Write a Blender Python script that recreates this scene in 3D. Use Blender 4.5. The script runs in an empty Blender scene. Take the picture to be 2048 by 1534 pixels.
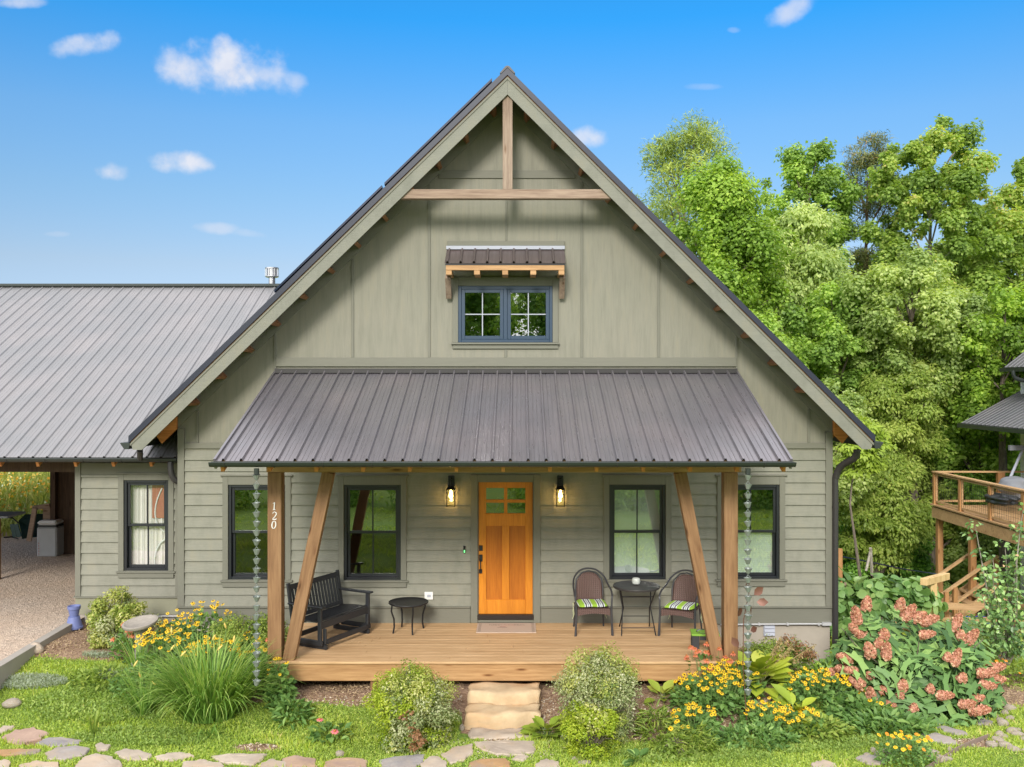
import bpy, math, random
import numpy as np
from mathutils import Vector, Matrix, Euler
R = math.radians
scene = bpy.context.scene
col = scene.collection

# ------------------------------------------------------------------ camera
FPX, VX, VY, CAMY, CAMZ = 1880.0, 1036.0, 767.0, -15.0, 4.47
cam_d = bpy.data.cameras.new("camera"); cam = bpy.data.objects.new("camera", cam_d); col.objects.link(cam)
cam.location = (0, CAMY, CAMZ); cam.rotation_euler = (R(90), 0, 0)
cam_d.sensor_width = 36; cam_d.lens = 36*FPX/2048; cam_d.shift_x = (1024-VX)/2048; cam_d.shift_y = 0
cam_d.clip_start = 0.1; cam_d.clip_end = 3000
scene.camera = cam
scene.render.resolution_x = 1024; scene.render.resolution_y = 767

# ------------------------------------------------------------------ light
SUN_AZ, SUN_EL = 10.0, 29.0            # light travels towards +Y and a little to +X
tv = Vector((math.sin(R(SUN_AZ))*math.cos(R(SUN_EL)), math.cos(R(SUN_AZ))*math.cos(R(SUN_EL)), -math.sin(R(SUN_EL))))
sd = bpy.data.lights.new("sun", 'SUN'); sd.energy = 2.7; sd.angle = R(14); sd.color = (1, .95, .87)
sun = bpy.data.objects.new("sun", sd); col.objects.link(sun); sun.rotation_euler = tv.to_track_quat('-Z', 'Y').to_euler()
scene.view_settings.view_transform = 'Standard'; scene.view_settings.look = 'None'
scene.view_settings.gamma = 1; scene.view_settings.exposure = 0.35

world = bpy.data.worlds.new("World"); scene.world = world; world.use_nodes = True
def build_world():
    nt = world.node_tree; N = nt.nodes; L = nt.links; N.clear()
    out = N.new('ShaderNodeOutputWorld'); bg = N.new('ShaderNodeBackground'); bg.inputs[1].default_value = 0.15
    sky = N.new('ShaderNodeTexSky'); sky.sky_type = 'NISHITA'; sky.sun_disc = False
    sky.sun_elevation = R(SUN_EL); sky.sun_rotation = R(180+SUN_AZ); sky.air_density = 1.0; sky.dust_density = .6; sky.ozone_density = 2.5
    tc = N.new('ShaderNodeTexCoord'); sep = N.new('ShaderNodeSeparateXYZ'); L.new(tc.outputs['Generated'], sep.inputs[0])
    # deepen the blue with elevation, as in the clear polarised sky of the photograph
    ramp = N.new('ShaderNodeValToRGB'); L.new(sep.outputs['Z'], ramp.inputs[0])
    e = ramp.color_ramp.elements
    e[0].position = 0.0; e[0].color = SKYC[0]
    e[1].position = 0.36; e[1].color = SKYC[4]
    for p, c in ((.12, SKYC[1]), (.19, SKYC[2]), (.26, SKYC[3])):
        k = e.new(p); k.color = c
    mul = N.new('ShaderNodeMixRGB'); mul.blend_type = 'MULTIPLY'; mul.inputs[0].default_value = 1
    L.new(sky.outputs[0], mul.inputs[1]); L.new(ramp.outputs[0], mul.inputs[2])
    # pale veil added overhead and behind the camera as unseen fill light
    def mr(src, a, b, hi):
        m = N.new('ShaderNodeMapRange'); m.interpolation_type = 'SMOOTHSTEP'; m.inputs[1].default_value = a; m.inputs[2].default_value = b; m.inputs[3].default_value = 0; m.inputs[4].default_value = hi
        L.new(src, m.inputs[0]); return m.outputs[0]
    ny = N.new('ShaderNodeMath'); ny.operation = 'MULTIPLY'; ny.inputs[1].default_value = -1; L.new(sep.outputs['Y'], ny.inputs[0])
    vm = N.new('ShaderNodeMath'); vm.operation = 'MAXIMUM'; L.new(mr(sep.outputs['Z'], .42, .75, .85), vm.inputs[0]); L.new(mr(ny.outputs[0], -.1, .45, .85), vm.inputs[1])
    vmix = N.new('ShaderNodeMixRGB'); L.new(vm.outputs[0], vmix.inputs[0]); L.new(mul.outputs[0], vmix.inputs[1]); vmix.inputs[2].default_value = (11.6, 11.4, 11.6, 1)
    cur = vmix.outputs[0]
    # clouds: soft masks in sky directions (infinitely far away), broken by noise
    noise = N.new('ShaderNodeTexNoise'); noise.inputs['Scale'].default_value = 26; noise.inputs['Detail'].default_value = 5; noise.inputs['Roughness'].default_value = .55
    L.new(tc.outputs['Generated'], noise.inputs[0])
    n2 = N.new('ShaderNodeTexNoise'); n2.inputs['Scale'].default_value = 60; n2.inputs['Detail'].default_value = 4; L.new(tc.outputs['Generated'], n2.inputs[0])
    # direction -> tangent plane coordinates a = x/y, b = z/y
    def math_(op, a, b=None, c=None):
        m = N.new('ShaderNodeMath'); m.operation = op
        for i, v in enumerate((a, b, c)):
            if v is None: continue
            if isinstance(v, (int, float)): m.inputs[i].default_value = v
            else: L.new(v, m.inputs[i])
        return m.outputs[0]
    ymax = math_('MAXIMUM', sep.outputs['Y'], 0.02)
    A = math_('DIVIDE', sep.outputs['X'], ymax); B = math_('DIVIDE', sep.outputs['Z'], ymax)
    nn = math_('SUBTRACT', noise.outputs[0], 0.5)
    total = None; shade = None
    CL = [  # px, py, half width, half height, tilt, density
        (172,90,74,28,-.10,.9),(372,140,66,46,.2,1),(455,132,120,55,.12,1.1),(530,150,70,36,.35,.8),(580,160,34,20,.1,.55),
        (358,326,68,25,0,1.0),(226,340,38,22,.1,.9),(1180,274,38,24,0,.85),(1578,20,62,26,-.5,.7),
        (435,456,50,12,.05,.45),(495,466,42,9,.15,.25),(40,4,60,14,0,.7),(1400,173,40,7,0,.2),(1468,60,14,6,0,.2),(112,468,26,6,0,.18)]
    for px, py, hw, hh, ti, de in CL:
        a0 = (px-VX)/FPX; b0 = (VY-py)/FPX
        da = math_('SUBTRACT', A, a0); db = math_('SUBTRACT', B, b0)
        ca, sa = math.cos(ti), math.sin(ti)
        u = math_('ADD', math_('MULTIPLY', da, ca*FPX/hw), math_('MULTIPLY', db, -sa*FPX/hw))
        v = math_('ADD', math_('MULTIPLY', da, sa*FPX/hh), math_('MULTIPLY', db, ca*FPX/hh))
        r2 = math_('ADD', math_('MULTIPLY', u, u), math_('MULTIPLY', v, v))
        d = math_('SUBTRACT', 1.0, r2)
        d = math_('MAXIMUM', d, -1.5)
        d = math_('ADD', d, math_('MULTIPLY', nn, 3.4))
        m = N.new('ShaderNodeMapRange'); m.interpolation_type = 'SMOOTHSTEP'; m.inputs[1].default_value = -.25; m.inputs[2].default_value = 1.35; m.inputs[3].default_value = 0; m.inputs[4].default_value = de
        L.new(d, m.inputs[0])
        total = m.outputs[0] if total is None else math_('MAXIMUM', total, m.outputs[0])
    total = math_('MULTIPLY', math_('MINIMUM', total, 0.93), math_('GREATER_THAN', sep.outputs['Y'], 0.05))
    cc = N.new('ShaderNodeMixRGB'); cc.inputs[1].default_value = (3.7, 3.9, 4.6, 1); cc.inputs[2].default_value = (4.7, 4.75, 5.0, 1); L.new(n2.outputs[0], cc.inputs[0])
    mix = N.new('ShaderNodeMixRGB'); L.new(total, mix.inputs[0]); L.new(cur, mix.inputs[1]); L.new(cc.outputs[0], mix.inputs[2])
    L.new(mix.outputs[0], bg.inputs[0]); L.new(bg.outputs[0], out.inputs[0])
SKYC = [(.42,.52,.82,1),(.593,.57,.615,1),(.533,.64,.70,1),(.46,.70,.83,1),(.13,.72,1.06,1)]
build_world()

# ------------------------------------------------------------------ helpers
rnd = random.Random(7); rng = np.random.default_rng(11)
def at(px, py, Y):
    Z = Y-CAMY
    return Vector(((px-VX)/FPX*Z, Y, CAMZ-(py-VY)/FPX*Z))
def smooth(a, b, t):
    t = max(0.0, min(1.0, (t-a)/(b-a))); return t*t*(3-2*t)
def ground_z(x, y):
    """height of the garden: a bank that rises to the house, level lawn in front, falling away to the right"""
    left = smooth(-3.0, -6.0, x)
    z = (0.26*smooth(-3.1, -1.9, y))*(1-left) + left*0.50*smooth(-3.4, -0.7, y)
    rt = smooth(3.2, 5.2, x)
    z = z*(1-rt) + rt*(-0.02*smooth(-3.5, -2.2, y) - 0.17*smooth(-2.2, 0, y))
    if y > 0.5 and x > 3: z -= smooth(3, 6, x)*(min(y, 16)-0.5)*0.205
    if y > 0.5: z -= 0.0
    if x < -7.19: z = 0.42 + .1*smooth(-3.0, -1.0, y)
    if y < -5.5: z *= smooth(-9, -5.5, y)
    z += 0.018*math.sin(x*2.3+1.1*y)+0.014*math.sin(3.1*y-1.3*x)
    return z
def drive_z(x, y):
    return 0.50+0.10*smooth(-4, 1, y)
def terr_z(x, y):
    """the large terrain sheet"""
    z = ground_z(x, y)
    if x < -7.2 and y > -6.2: z = drive_z(x, y)-0.05
    if y > 9 and x < 0: z = z + (y-9)*0.085*smooth(9, 13, y)*smooth(0, -6, x)
    if y < -5: z = 0.018*math.sin(x*.7)+0.05*math.sin(y*.3) - .1*0
    if y < -20: z += (-20-y)*0.03
    if x > 3 and y >= 16: z -= 0.02*(y-16) - 0.0
    if y>60: z = z
    return z
def on_ground(px, py, f=ground_z):
    Z = 9.0
    for i in range(4000):
        p = at(px, py, Z+CAMY)
        if p.z <= f(p.x, p.y): return p
        Z += 0.01
    return p

def tag(o, label=None, cat=None, group=None, kind=None):
    if label: o['label'] = label
    if cat: o['category'] = cat
    if group: o['group'] = group
    if kind: o['kind'] = kind
    return o
def empty(name, loc=(0,0,0), rz=0):
    o = bpy.data.objects.new(name, None); o.empty_display_size = .2; col.objects.link(o)
    o.location = loc; o.rotation_euler = (0, 0, rz); return o
def thing(name, label, cat, loc=(0,0,0), rz=0, group=None):
    return tag(empty(name, loc, rz), label, cat, group)
def copy_tree(o, parent=None):
    c = o.copy(); col.objects.link(c)
    if parent is not None: c.parent = parent
    for ch in list(o.children): copy_tree(ch, c)
    return c

class MB:
    def __init__(s): s.v = []; s.f = []; s.m = []; s.mi = 0
    def add(s, vs, fs):
        b = len(s.v); s.v += [tuple(v) for v in vs]
        for f in fs: s.f.append(tuple(b+i for i in f)); s.m.append(s.mi)
        return s
    def box(s, x0, x1, y0, y1, z0, z1):
        if x0 > x1: x0, x1 = x1, x0
        if y0 > y1: y0, y1 = y1, y0
        if z0 > z1: z0, z1 = z1, z0
        return s.add([(x0,y0,z0),(x1,y0,z0),(x1,y1,z0),(x0,y1,z0),(x0,y0,z1),(x1,y0,z1),(x1,y1,z1),(x0,y1,z1)],
                     [(0,3,2,1),(4,5,6,7),(0,1,5,4),(1,2,6,5),(2,3,7,6),(3,0,4,7)])
    def bar(s, p0, p1, w, h, up=(0,0,1)):
        p0 = Vector(p0); p1 = Vector(p1); d = (p1-p0).normalized(); u = Vector(up)
        if abs(d.dot(u)) > .98: u = Vector((0,1,0))
        a = d.cross(u).normalized(); b = a.cross(d).normalized()
        q = []
        for p in (p0, p1):
            for i, j in ((-1,-1),(1,-1),(1,1),(-1,1)): q.append(p+a*(i*w/2)+b*(j*h/2))
        return s.add(q, [(0,3,2,1),(4,5,6,7),(0,1,5,4),(1,2,6,5),(2,3,7,6),(3,0,4,7)])
    def tube(s, pts, rad, n=8, cap=True, flat=None):
        pts = [Vector(p) for p in pts]; rad = rad if isinstance(rad, (list, tuple)) else [rad]*len(pts)
        vs = []; prev = None
        for i, p in enumerate(pts):
            d = (pts[min(i+1, len(pts)-1)]-pts[max(i-1, 0)]).normalized()
            if prev is None:
                u = Vector((0,0,1)) if abs(d.z) < .9 else Vector((1,0,0))
                a = d.cross(u).normalized()
            else:
                a = (prev - d*prev.dot(d))
                a = a.normalized() if a.length > 1e-6 else d.orthogonal().normalized()
            prev = a; b = d.cross(a)
            for k in range(n):
                t = 2*math.pi*k/n; vs.append(p+(a*math.cos(t)+b*math.sin(t))*rad[i])
        fs = []
        for i in range(len(pts)-1):
            for k in range(n):
                k2 = (k+1) % n; fs.append((i*n+k, i*n+k2, (i+1)*n+k2, (i+1)*n+k))
        if cap: fs.append(tuple(range(n-1, -1, -1))); fs.append(tuple((len(pts)-1)*n+k for k in range(n)))
        return s.add(vs, fs)
    def lathe(s, prof, n=24, c=(0,0,0), cap=True):
        vs = []; fs = []
        for r, z in prof:
            for k in range(n):
                t = 2*math.pi*k/n; vs.append((c[0]+r*math.cos(t), c[1]+r*math.sin(t), c[2]+z))
        for i in range(len(prof)-1):
            for k in range(n):
                k2 = (k+1) % n; fs.append((i*n+k, i*n+k2, (i+1)*n+k2, (i+1)*n+k))
        if cap:
            if prof[0][0] > 1e-4: fs.append(tuple(range(n-1, -1, -1)))
            if prof[-1][0] > 1e-4: fs.append(tuple((len(prof)-1)*n+k for k in range(n)))
        return s.add(vs, fs)
    def prism(s, pts, y0, y1):
        """polygon in x,z (counter-clockwise seen from -Y) extruded between y0 (front) and y1"""
        n = len(pts); vs = [(x, y0, z) for x, z in pts]+[(x, y1, z) for x, z in pts]
        return s.add(vs, [tuple(range(n)), tuple(range(2*n-1, n-1, -1))]+[(i, i+n, (i+1) % n+n, (i+1) % n) for i in range(n)])
    def build(s, name, mat, parent=None, sm=False, bevel=0, loc=None):
        me = bpy.data.meshes.new(name); me.from_pydata(s.v, [], s.f)
        mats = mat if isinstance(mat, (list, tuple)) else [mat]
        for m in mats: me.materials.append(m)
        if len(mats) > 1: me.polygons.foreach_set('material_index', s.m)
        if sm: me.polygons.foreach_set('use_smooth', [True]*len(me.polygons))
        me.update()
        o = bpy.data.objects.new(name, me); col.objects.link(o)
        if parent is not None: o.parent = parent
        if loc is not None: o.location = loc
        if bevel:
            b = o.modifiers.new('bevel', 'BEVEL'); b.width = bevel; b.segments = 1; b.limit_method = 'ANGLE'; b.angle_limit = R(40)
        if sm:
            try: me.set_sharp_from_angle(angle=R(40))
            except Exception: pass
        return o
def bez(p0, p1, p2, p3, n=10):
    out = []
    for i in range(n+1):
        t = i/n; out.append(Vector(p0)*(1-t)**3+Vector(p1)*3*t*(1-t)**2+Vector(p2)*3*t*t*(1-t)+Vector(p3)*t**3)
    return out

# ------------------------------------------------------------------ materials
class NM:
    def __init__(s, name):
        s.mat = bpy.data.materials.new(name); s.mat.use_nodes = True; s.nt = s.mat.node_tree; s.N = s.nt.nodes; s.L = s.nt.links
        s.p = s.N['Principled BSDF']; s.out = s.N['Material Output']
    def n(s, t, **kw):
        x = s.N.new(t)
        for k, v in kw.items():
            if k in ('i0','i1','i2','i3'):
                x.inputs[int(k[1])].default_value = v
            else: setattr(x, k, v)
        return x
    def coords(s, scale=(1,1,1), rot=(0,0,0), kind='Object'):
        tc = s.n('ShaderNodeTexCoord'); mp = s.n('ShaderNodeMapping'); mp.inputs['Scale'].default_value = scale; mp.inputs['Rotation'].default_value = rot
        s.L.new(tc.outputs[kind], mp.inputs[0]); return mp.outputs[0]
    def noise(s, vec, scale, detail=4, rough=.55):
        x = s.n('ShaderNodeTexNoise'); x.inputs['Scale'].default_value = scale; x.inputs['Detail'].default_value = detail; x.inputs['Roughness'].default_value = rough
        if vec is not None: s.L.new(vec, x.inputs['Vector'])
        return x.outputs[0]
    def ramp(s, fac, stops):
        x = s.n('ShaderNodeValToRGB'); e = x.color_ramp.elements
        while len(e) > 1: e.remove(e[-1])
        e[0].position = stops[0][0]; e[0].color = (*stops[0][1], 1)
        for p, c in stops[1:]: k = e.new(p); k.color = (*c, 1)
        s.L.new(fac, x.inputs[0]); return x.outputs[0]
    def mix(s, fac, a, b, mode='MIX'):
        x = s.n('ShaderNodeMixRGB', blend_type=mode)
        for i, v in enumerate((fac, a, b)):
            if isinstance(v, (int, float)): x.inputs[i].default_value = v
            elif isinstance(v, tuple): x.inputs[i].default_value = (*v, 1)
            else: s.L.new(v, x.inputs[i])
        return x.outputs[0]
    def bump(s, h, st=.3, dist=.01):
        b = s.n('ShaderNodeBump'); b.inputs['Strength'].default_value = st; b.inputs['Distance'].default_value = dist
        s.L.new(h, b.inputs['Height']); s.L.new(b.outputs[0], s.p.inputs['Normal']); return b
    def base(s, v):
        if isinstance(v, tuple): s.p.inputs['Base Color'].default_value = (*v, 1)
        else: s.L.new(v, s.p.inputs['Base Color'])
    def set(s, rough=.6, metal=0, spec=.5):
        s.p.inputs['Roughness'].default_value = rough; s.p.inputs['Metallic'].default_value = metal; s.p.inputs['Specular IOR Level'].default_value = spec; return s
M = {}
def plain(name, c, rough=.6, metal=0, spec=.5, var=.12, scale=6):
    m = NM(name); v = m.coords(); n = m.noise(v, scale, 5)
    m.base(m.mix(n, tuple(x*(1-var) for x in c), tuple(min(1, x*(1+var)) for x in c))); m.set(rough, metal, spec); M[name] = m.mat; return m.mat
def painted(name, c, axis, emb=1.0, dirt=True):
    """painted wood-grain board; the embossed grain runs along axis"""
    m = NM(name)
    sc = {'x': (1.6, 18, 26), 'z': (26, 18, 1.6)}[axis]
    v = m.coords(sc); g = m.noise(v, 2.2, 6, .6)
    big = m.noise(m.coords((1,1,1)), 1.3, 3)
    colr = m.mix(g, tuple(x*.86 for x in c), tuple(x*1.12 for x in c))
    colr = m.mix(big, m.mix(1.0, colr, (.90,.94,.93), 'MULTIPLY'), colr)
    if dirt:
        dv = m.coords((5,1,.5) if axis == 'z' else (2,1,1.2)); d = m.ramp(m.noise(dv, 2.2, 6, .65), [(.28,(1.12,1.06,.96)),(.48,(1,1,1)),(.70,(.74,.75,.72))])
        colr = m.mix(.6, colr, d, 'MULTIPLY')
    m.base(colr); m.set(.62, 0, .35); m.bump(g, .45*emb, .006); M[name] = m.mat; return m.mat
def wood(name, ca, cb, axis, rough=.55, knots=True, planks=None, fine=1.0):
    m = NM(name)
    sc = {'x': (.7, 9, 9), 'y': (9, .7, 9), 'z': (9, 9, .7)}[axis]
    v = m.coords(sc); g = m.noise(v, 3.2*fine, 8, .62); g2 = m.noise(v, .7, 3)
    c = m.ramp(g, [(.3, cb), (.5, tuple((a+b)/2 for a, b in zip(ca, cb))), (.7, ca)])
    c = m.mix(m.ramp(g2, [(.35,(0,0,0)),(.65,(1,1,1))]), m.mix(1.0, c, (.82,.78,.74), 'MULTIPLY'), c)
    if knots:
        kv = m.coords({'x': (1.1, 5, 5), 'y': (5, 1.1, 5), 'z': (5, 5, 1.1)}[axis]); vo = m.n('ShaderNodeTexVoronoi'); vo.inputs['Scale'].default_value = 1.35; m.L.new(kv, vo.inputs['Vector'])
        k = m.ramp(vo.outputs['Distance'], [(.045,(.32,.22,.14)),(.10,(.75,.66,.58)),(.16,(1,1,1))]); c = m.mix(1.0, c, k, 'MULTIPLY')
    m.base(c); m.set(rough, 0, .4); m.bump(g, .25, .004); M[name] = m.mat; return m.mat
SAGE = (.238, .230, .184)
painted('siding_paint', SAGE, 'x'); painted('panel_paint', (.240,.227,.180), 'z', 1.2)
painted('trim_paint', (.180,.174,.138), 'x', .4, False); painted('trim_paint_vertical', (.180,.174,.138), 'z', .4, False)
painted('rake_paint', (.205,.201,.166), 'x', .4)
wood('cedar_vertical', (.34,.195,.095), (.20,.10,.045), 'z')
wood('cedar_horizontal', (.54,.325,.15), (.34,.185,.075), 'x')
wood('rafter_wood', (.74,.32,.10), (.48,.17,.045), 'x', knots=False)
wood('weathered_wood', (.40,.30,.225), (.20,.135,.10), 'x', .8)
wood('weathered_wood_vertical', (.38,.295,.225), (.20,.14,.105), 'z', .8)
wood('deck_wood', (.74,.50,.275), (.50,.31,.15), 'x', .6, knots=False)
wood('lookout_wood', (.36,.18,.085), (.20,.09,.04), 'x', knots=False); wood('new_wood', (.60,.39,.20), (.42,.25,.115), 'x', .6)
wood('new_wood_vertical', (.50,.27,.11), (.33,.16,.06), 'z', .6)
wood('yellow_wood', (.75,.56,.28), (.58,.38,.16), 'z', .6)
wood('dark_wood', (.10,.06,.035), (.04,.022,.014), 'z', .8)
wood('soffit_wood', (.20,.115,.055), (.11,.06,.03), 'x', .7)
def door_mat(name, a, b):
    return wood(name, a, b, 'z', .38, knots=False, fine=1.6)
door_mat('door_wood', (.72,.27,.022), (.56,.185,.012)); door_mat('door_panel_wood', (.52,.17,.014), (.40,.115,.008))
def metal_roof(name, c, rough, met=.35, streak=.25):
    m = NM(name); v = m.coords((24,.5,.5)); s_ = m.noise(v, 1.4, 4); b_ = m.noise(m.coords(), 1.1, 4)
    colr = m.mix(s_, tuple(x*(1-streak) for x in c), tuple(x*(1+streak) for x in c)); colr = m.mix(m.ramp(b_, [(.4,(0,0,0)),(.7,(1,1,1))]), colr, m.mix(1.0, colr, (1.18,1.12,1.1), 'MULTIPLY'))
    m.base(colr); m.set(rough, met, .5)
    r = m.ramp(m.noise(m.coords((14,1,1)), 2.2, 5), [(.3,(rough*.75,)*3),(.7,(rough*1.25,)*3)]); m.L.new(r, m.p.inputs['Roughness'])
    m.bump(m.noise(m.coords((3,.6,.6)), 2.0, 2), .06, .02); M[name] = m.mat
metal_roof('porch_metal', (.195,.186,.200), .33, .5); metal_roof('neighbour_metal', (.12,.12,.13), .45, .3, .1); metal_roof('wing_metal', (.215,.215,.22), .5, .25, .12); metal_roof('awning_metal', (.13,.105,.10), .4, .35)
plain('roof_edge', (.014,.018,.034), .45, .1); plain('gutter_metal', (.040,.048,.044), .38, .4); plain('downspout_metal', (.045,.042,.042), .42, .3)
plain('black_metal', (.012,.012,.014), .45, .2); plain('dark_bronze', (.035,.026,.022), .4, .4); plain('steel', (.55,.55,.56), .25, .9)
plain('window_frame', (.012,.014,.019), .35, 0, .6); plain('window_frame_sky_sheen', (.020,.045,.085), .35, 0, .6); plain('solar', (.012,.018,.045), .15, 0, .7)  # upper window frame: bluish sky sheen put into its base colour
plain('black_poly', (.022,.024,.028), .42, 0, .5); plain('white_plastic', (.72,.72,.70), .5); plain('conduit', (.42,.42,.42), .5); plain('vent_grey', (.36,.38,.44), .5)
plain('blind', (.66,.70,.66), .7, var=.04); plain('curtain', (.74,.69,.66), .9, var=.08); plain('curtain_red', (.40,.14,.10), .9, var=.2, scale=14); plain('interior', (.20,.19,.17), .9)
plain('plaster', (.38,.34,.28), .9, var=.10, scale=9); plain('skirt', (.235,.232,.160), .7); plain('concrete', (.33,.30,.26), .9, var=.15, scale=5)
plain('mat_fibre', (.52,.40,.31), 1.0, var=.1, scale=60); plain('ink', (.16,.11,.10), 1); plain('ink_red', (.38,.16,.15), 1)
plain('blue_pot', (.14,.17,.36), .6); plain('birdbath', (.30,.27,.23), .95, var=.25, scale=18); plain('green_paint', (.22,.42,.05), .5); plain('feeder_leg', (.035,.035,.038), .6)
plain('pale_wall', (.62,.62,.66), .7); plain('tarp_grey', (.20,.21,.23), .8); plain('blue_fabric', (.01,.05,.30), .6); plain('chrome', (.6,.6,.6), .2, 1)
plain('copper_leaf', (.17,.075,.05), .5, .3); plain('tan_board', (.42,.27,.15), .8); plain('grey_plastic', (.36,.37,.38), .6); plain('green_tub', (.02,.06,.055), .5)
def glass(name, tint, fac):
    m = NM(name); m.N.remove(m.p)
    tr = m.n('ShaderNodeBsdfTransparent'); tr.inputs[0].default_value = (*tint, 1)
    gl = m.n('ShaderNodeBsdfGlossy'); gl.inputs['Roughness'].default_value = 0.0; gl.inputs[0].default_value = (.93,.97,.95,1)
    w = m.noise(m.coords((1,1,1)), 1.6, 1); b = m.n('ShaderNodeBump'); b.inputs['Strength'].default_value = .05; b.inputs['Distance'].default_value = .02; m.L.new(w, b.inputs['Height']); m.L.new(b.outputs[0], gl.inputs['Normal'])
    mx = m.n('ShaderNodeMixShader'); mx.inputs[0].default_value = fac
    m.L.new(tr.outputs[0], mx.inputs[1]); m.L.new(gl.outputs[0], mx.inputs[2]); m.L.new(mx.outputs[0], m.out.inputs[0]); M[name] = m.mat
glass('glass', (.80,.86,.83), .36); glass('glass_curtain', (.93,.96,.95), .16); glass('glass_soft', (.90,.95,.92), .33); glass('glass_screened', (.42,.44,.42), .11); glass('glass_clear', (.92,.94,.9), .12)
def emis(name, c, st):
    m = NM(name); m.base(c); m.p.inputs['Emission Color'].default_value = (*c, 1); m.p.inputs['Emission Strength'].default_value = st; M[name] = m.mat
emis('lit_bulb', (1,.62,.20), 30)
emis('doorbell_light', (.2,.9,.3), .8)
def wicker(name, c):
    m = NM(name); v = m.coords(); w1 = m.n('ShaderNodeTexWave', wave_type='BANDS', bands_direction='X'); w1.inputs['Scale'].default_value = 11; m.L.new(v, w1.inputs[0])
    w2 = m.n('ShaderNodeTexWave', wave_type='BANDS', bands_direction='Z'); w2.inputs['Scale'].default_value = 11; m.L.new(v, w2.inputs[0])
    x = m.mix(.5, w1.outputs[0], w2.outputs[0], 'DIFFERENCE'); m.base(m.mix(x, tuple(k*1.6 for k in c), tuple(k*.35 for k in c))); m.bump(x, .8, .01); m.set(.5); M[name] = m.mat
wicker('wicker', (.10,.055,.045))
def stripes(name):
    m = NM(name); tc = m.n('ShaderNodeTexCoord'); sp = m.n('ShaderNodeSeparateXYZ'); m.L.new(tc.outputs['Object'], sp.inputs[0])
    a = m.n('ShaderNodeMath', operation='MULTIPLY', i1=5.2); m.L.new(sp.outputs[0], a.inputs[0]); f = m.n('ShaderNodeMath', operation='FRACT'); m.L.new(a.outputs[0], f.inputs[0])
    W = (.75,.77,.74); G = (.34,.56,.05); K = (.03,.035,.05)
    r = m.n('ShaderNodeValToRGB'); r.color_ramp.interpolation = 'CONSTANT'; e = r.color_ramp.elements
    e[0].position = 0; e[0].color = (*G,1); e[1].position = .30; e[1].color = (*W,1)
    for p, c in ((.38,K),(.48,W),(.56,(.3,.34,.4)),(.64,W),(.72,K),(.82,W),(.90,G)): k = e.new(p); k.color = (*c,1)
    m.L.new(f.outputs[0], r.inputs[0]); m.base(r.outputs[0]); m.set(.9); M[name] = m.mat
stripes('striped_fabric')
def leafmat(name, stops, trans=.35, rough=.5):
    m = NM(name); at_ = m.n('ShaderNodeAttribute', attribute_name='tint'); c = m.ramp(at_.outputs['Fac'], stops)
    m.base(c); m.set(rough, 0, .35)
    tl = m.n('ShaderNodeBsdfTranslucent'); cc = m.mix(1.0, c, (1.25,1.25,.55), 'MULTIPLY'); m.L.new(cc, tl.inputs[0])
    mx = m.n('ShaderNodeMixShader', i0=trans); m.L.new(m.p.outputs[0], mx.inputs[1]); m.L.new(tl.outputs[0], mx.inputs[2]); m.L.new(mx.outputs[0], m.out.inputs[0]); M[name] = m.mat
def bark(name, a, b):
    m = NM(name); g = m.noise(m.coords((7,7,1.5)), 3, 7, .65); m.base(m.ramp(g, [(.35,b),(.65,a)])); m.set(.9); m.bump(g, .7, .03); M[name] = m.mat
bark('bark', (.22,.18,.14), (.09,.07,.055)); bark('pale_bark', (.42,.38,.32), (.20,.17,.14)); bark('pine_bark', (.24,.14,.10), (.10,.06,.045))

# ------------------------------------------------------------------ numpy scattering of small shapes into one mesh
def scatter_mesh(name, T, F, P, X, Yd, Zd, S, tint, mat, parent=None, smooth_=False, kind=None):
    """T template verts (k,3), F faces; P positions; X,Yd,Zd unit frames (n,3); S scale (n,) or (n,3)"""
    T = np.asarray(T, float); n = len(P); k = len(T)
    S = np.asarray(S, float)
    if S.ndim == 1: S = np.repeat(S[:, None], 3, 1)
    V = P[:, None, :] + T[None, :, 0, None]*(X*S[:, :1])[:, None, :] + T[None, :, 1, None]*(Yd*S[:, 1:2])[:, None, :] + T[None, :, 2, None]*(Zd*S[:, 2:3])[:, None, :]
    V = V.reshape(-1, 3)
    lens = np.array([len(f) for f in F]); flat = np.concatenate([np.array(f) for f in F])
    idx = (flat[None, :] + (np.arange(n)*k)[:, None]).reshape(-1)
    tot = np.tile(lens, n); start = np.concatenate([[0], np.cumsum(tot)[:-1]])
    me = bpy.data.meshes.new(name); me.vertices.add(len(V)); me.vertices.foreach_set('co', V.astype(np.float32).ravel())
    me.loops.add(len(idx)); me.loops.foreach_set('vertex_index', idx.astype(np.int32))
    me.polygons.add(len(tot)); me.polygons.foreach_set('loop_start', start.astype(np.int32)); me.polygons.foreach_set('loop_total', tot.astype(np.int32))
    if smooth_: me.polygons.foreach_set('use_smooth', np.ones(len(tot), bool))
    a = me.attributes.new('tint', 'FLOAT', 'POINT'); a.data.foreach_set('value', np.repeat(np.asarray(tint, np.float32), k))
    me.materials.append(mat); me.update(calc_edges=True)
    o = bpy.data.objects.new(name, me); col.objects.link(o)
    if parent is not None: o.parent = parent
    if kind: o['kind'] = kind
    return o
def unit(v): return v/np.maximum(np.linalg.norm(v, axis=1, keepdims=True), 1e-9)
def frames(D, Nn):
    """leaf axis D (local Y), approximate normal Nn (local Z)"""
    D = unit(D); X = unit(np.cross(D, Nn)); Z = np.cross(X, D); return X, D, Z
LEAF = ([(0,0,0),(.36,.45,.08),(0,1,0),(-.36,.45,.08)], [(0,1,2,3)])
LEAF6 = ([(0,0,0),(.30,.25,.06),(.34,.55,.08),(0,1,-.06),(-.34,.55,.08),(-.30,.25,.06)], [(0,1,2,3),(0,3,4,5)])
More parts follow.
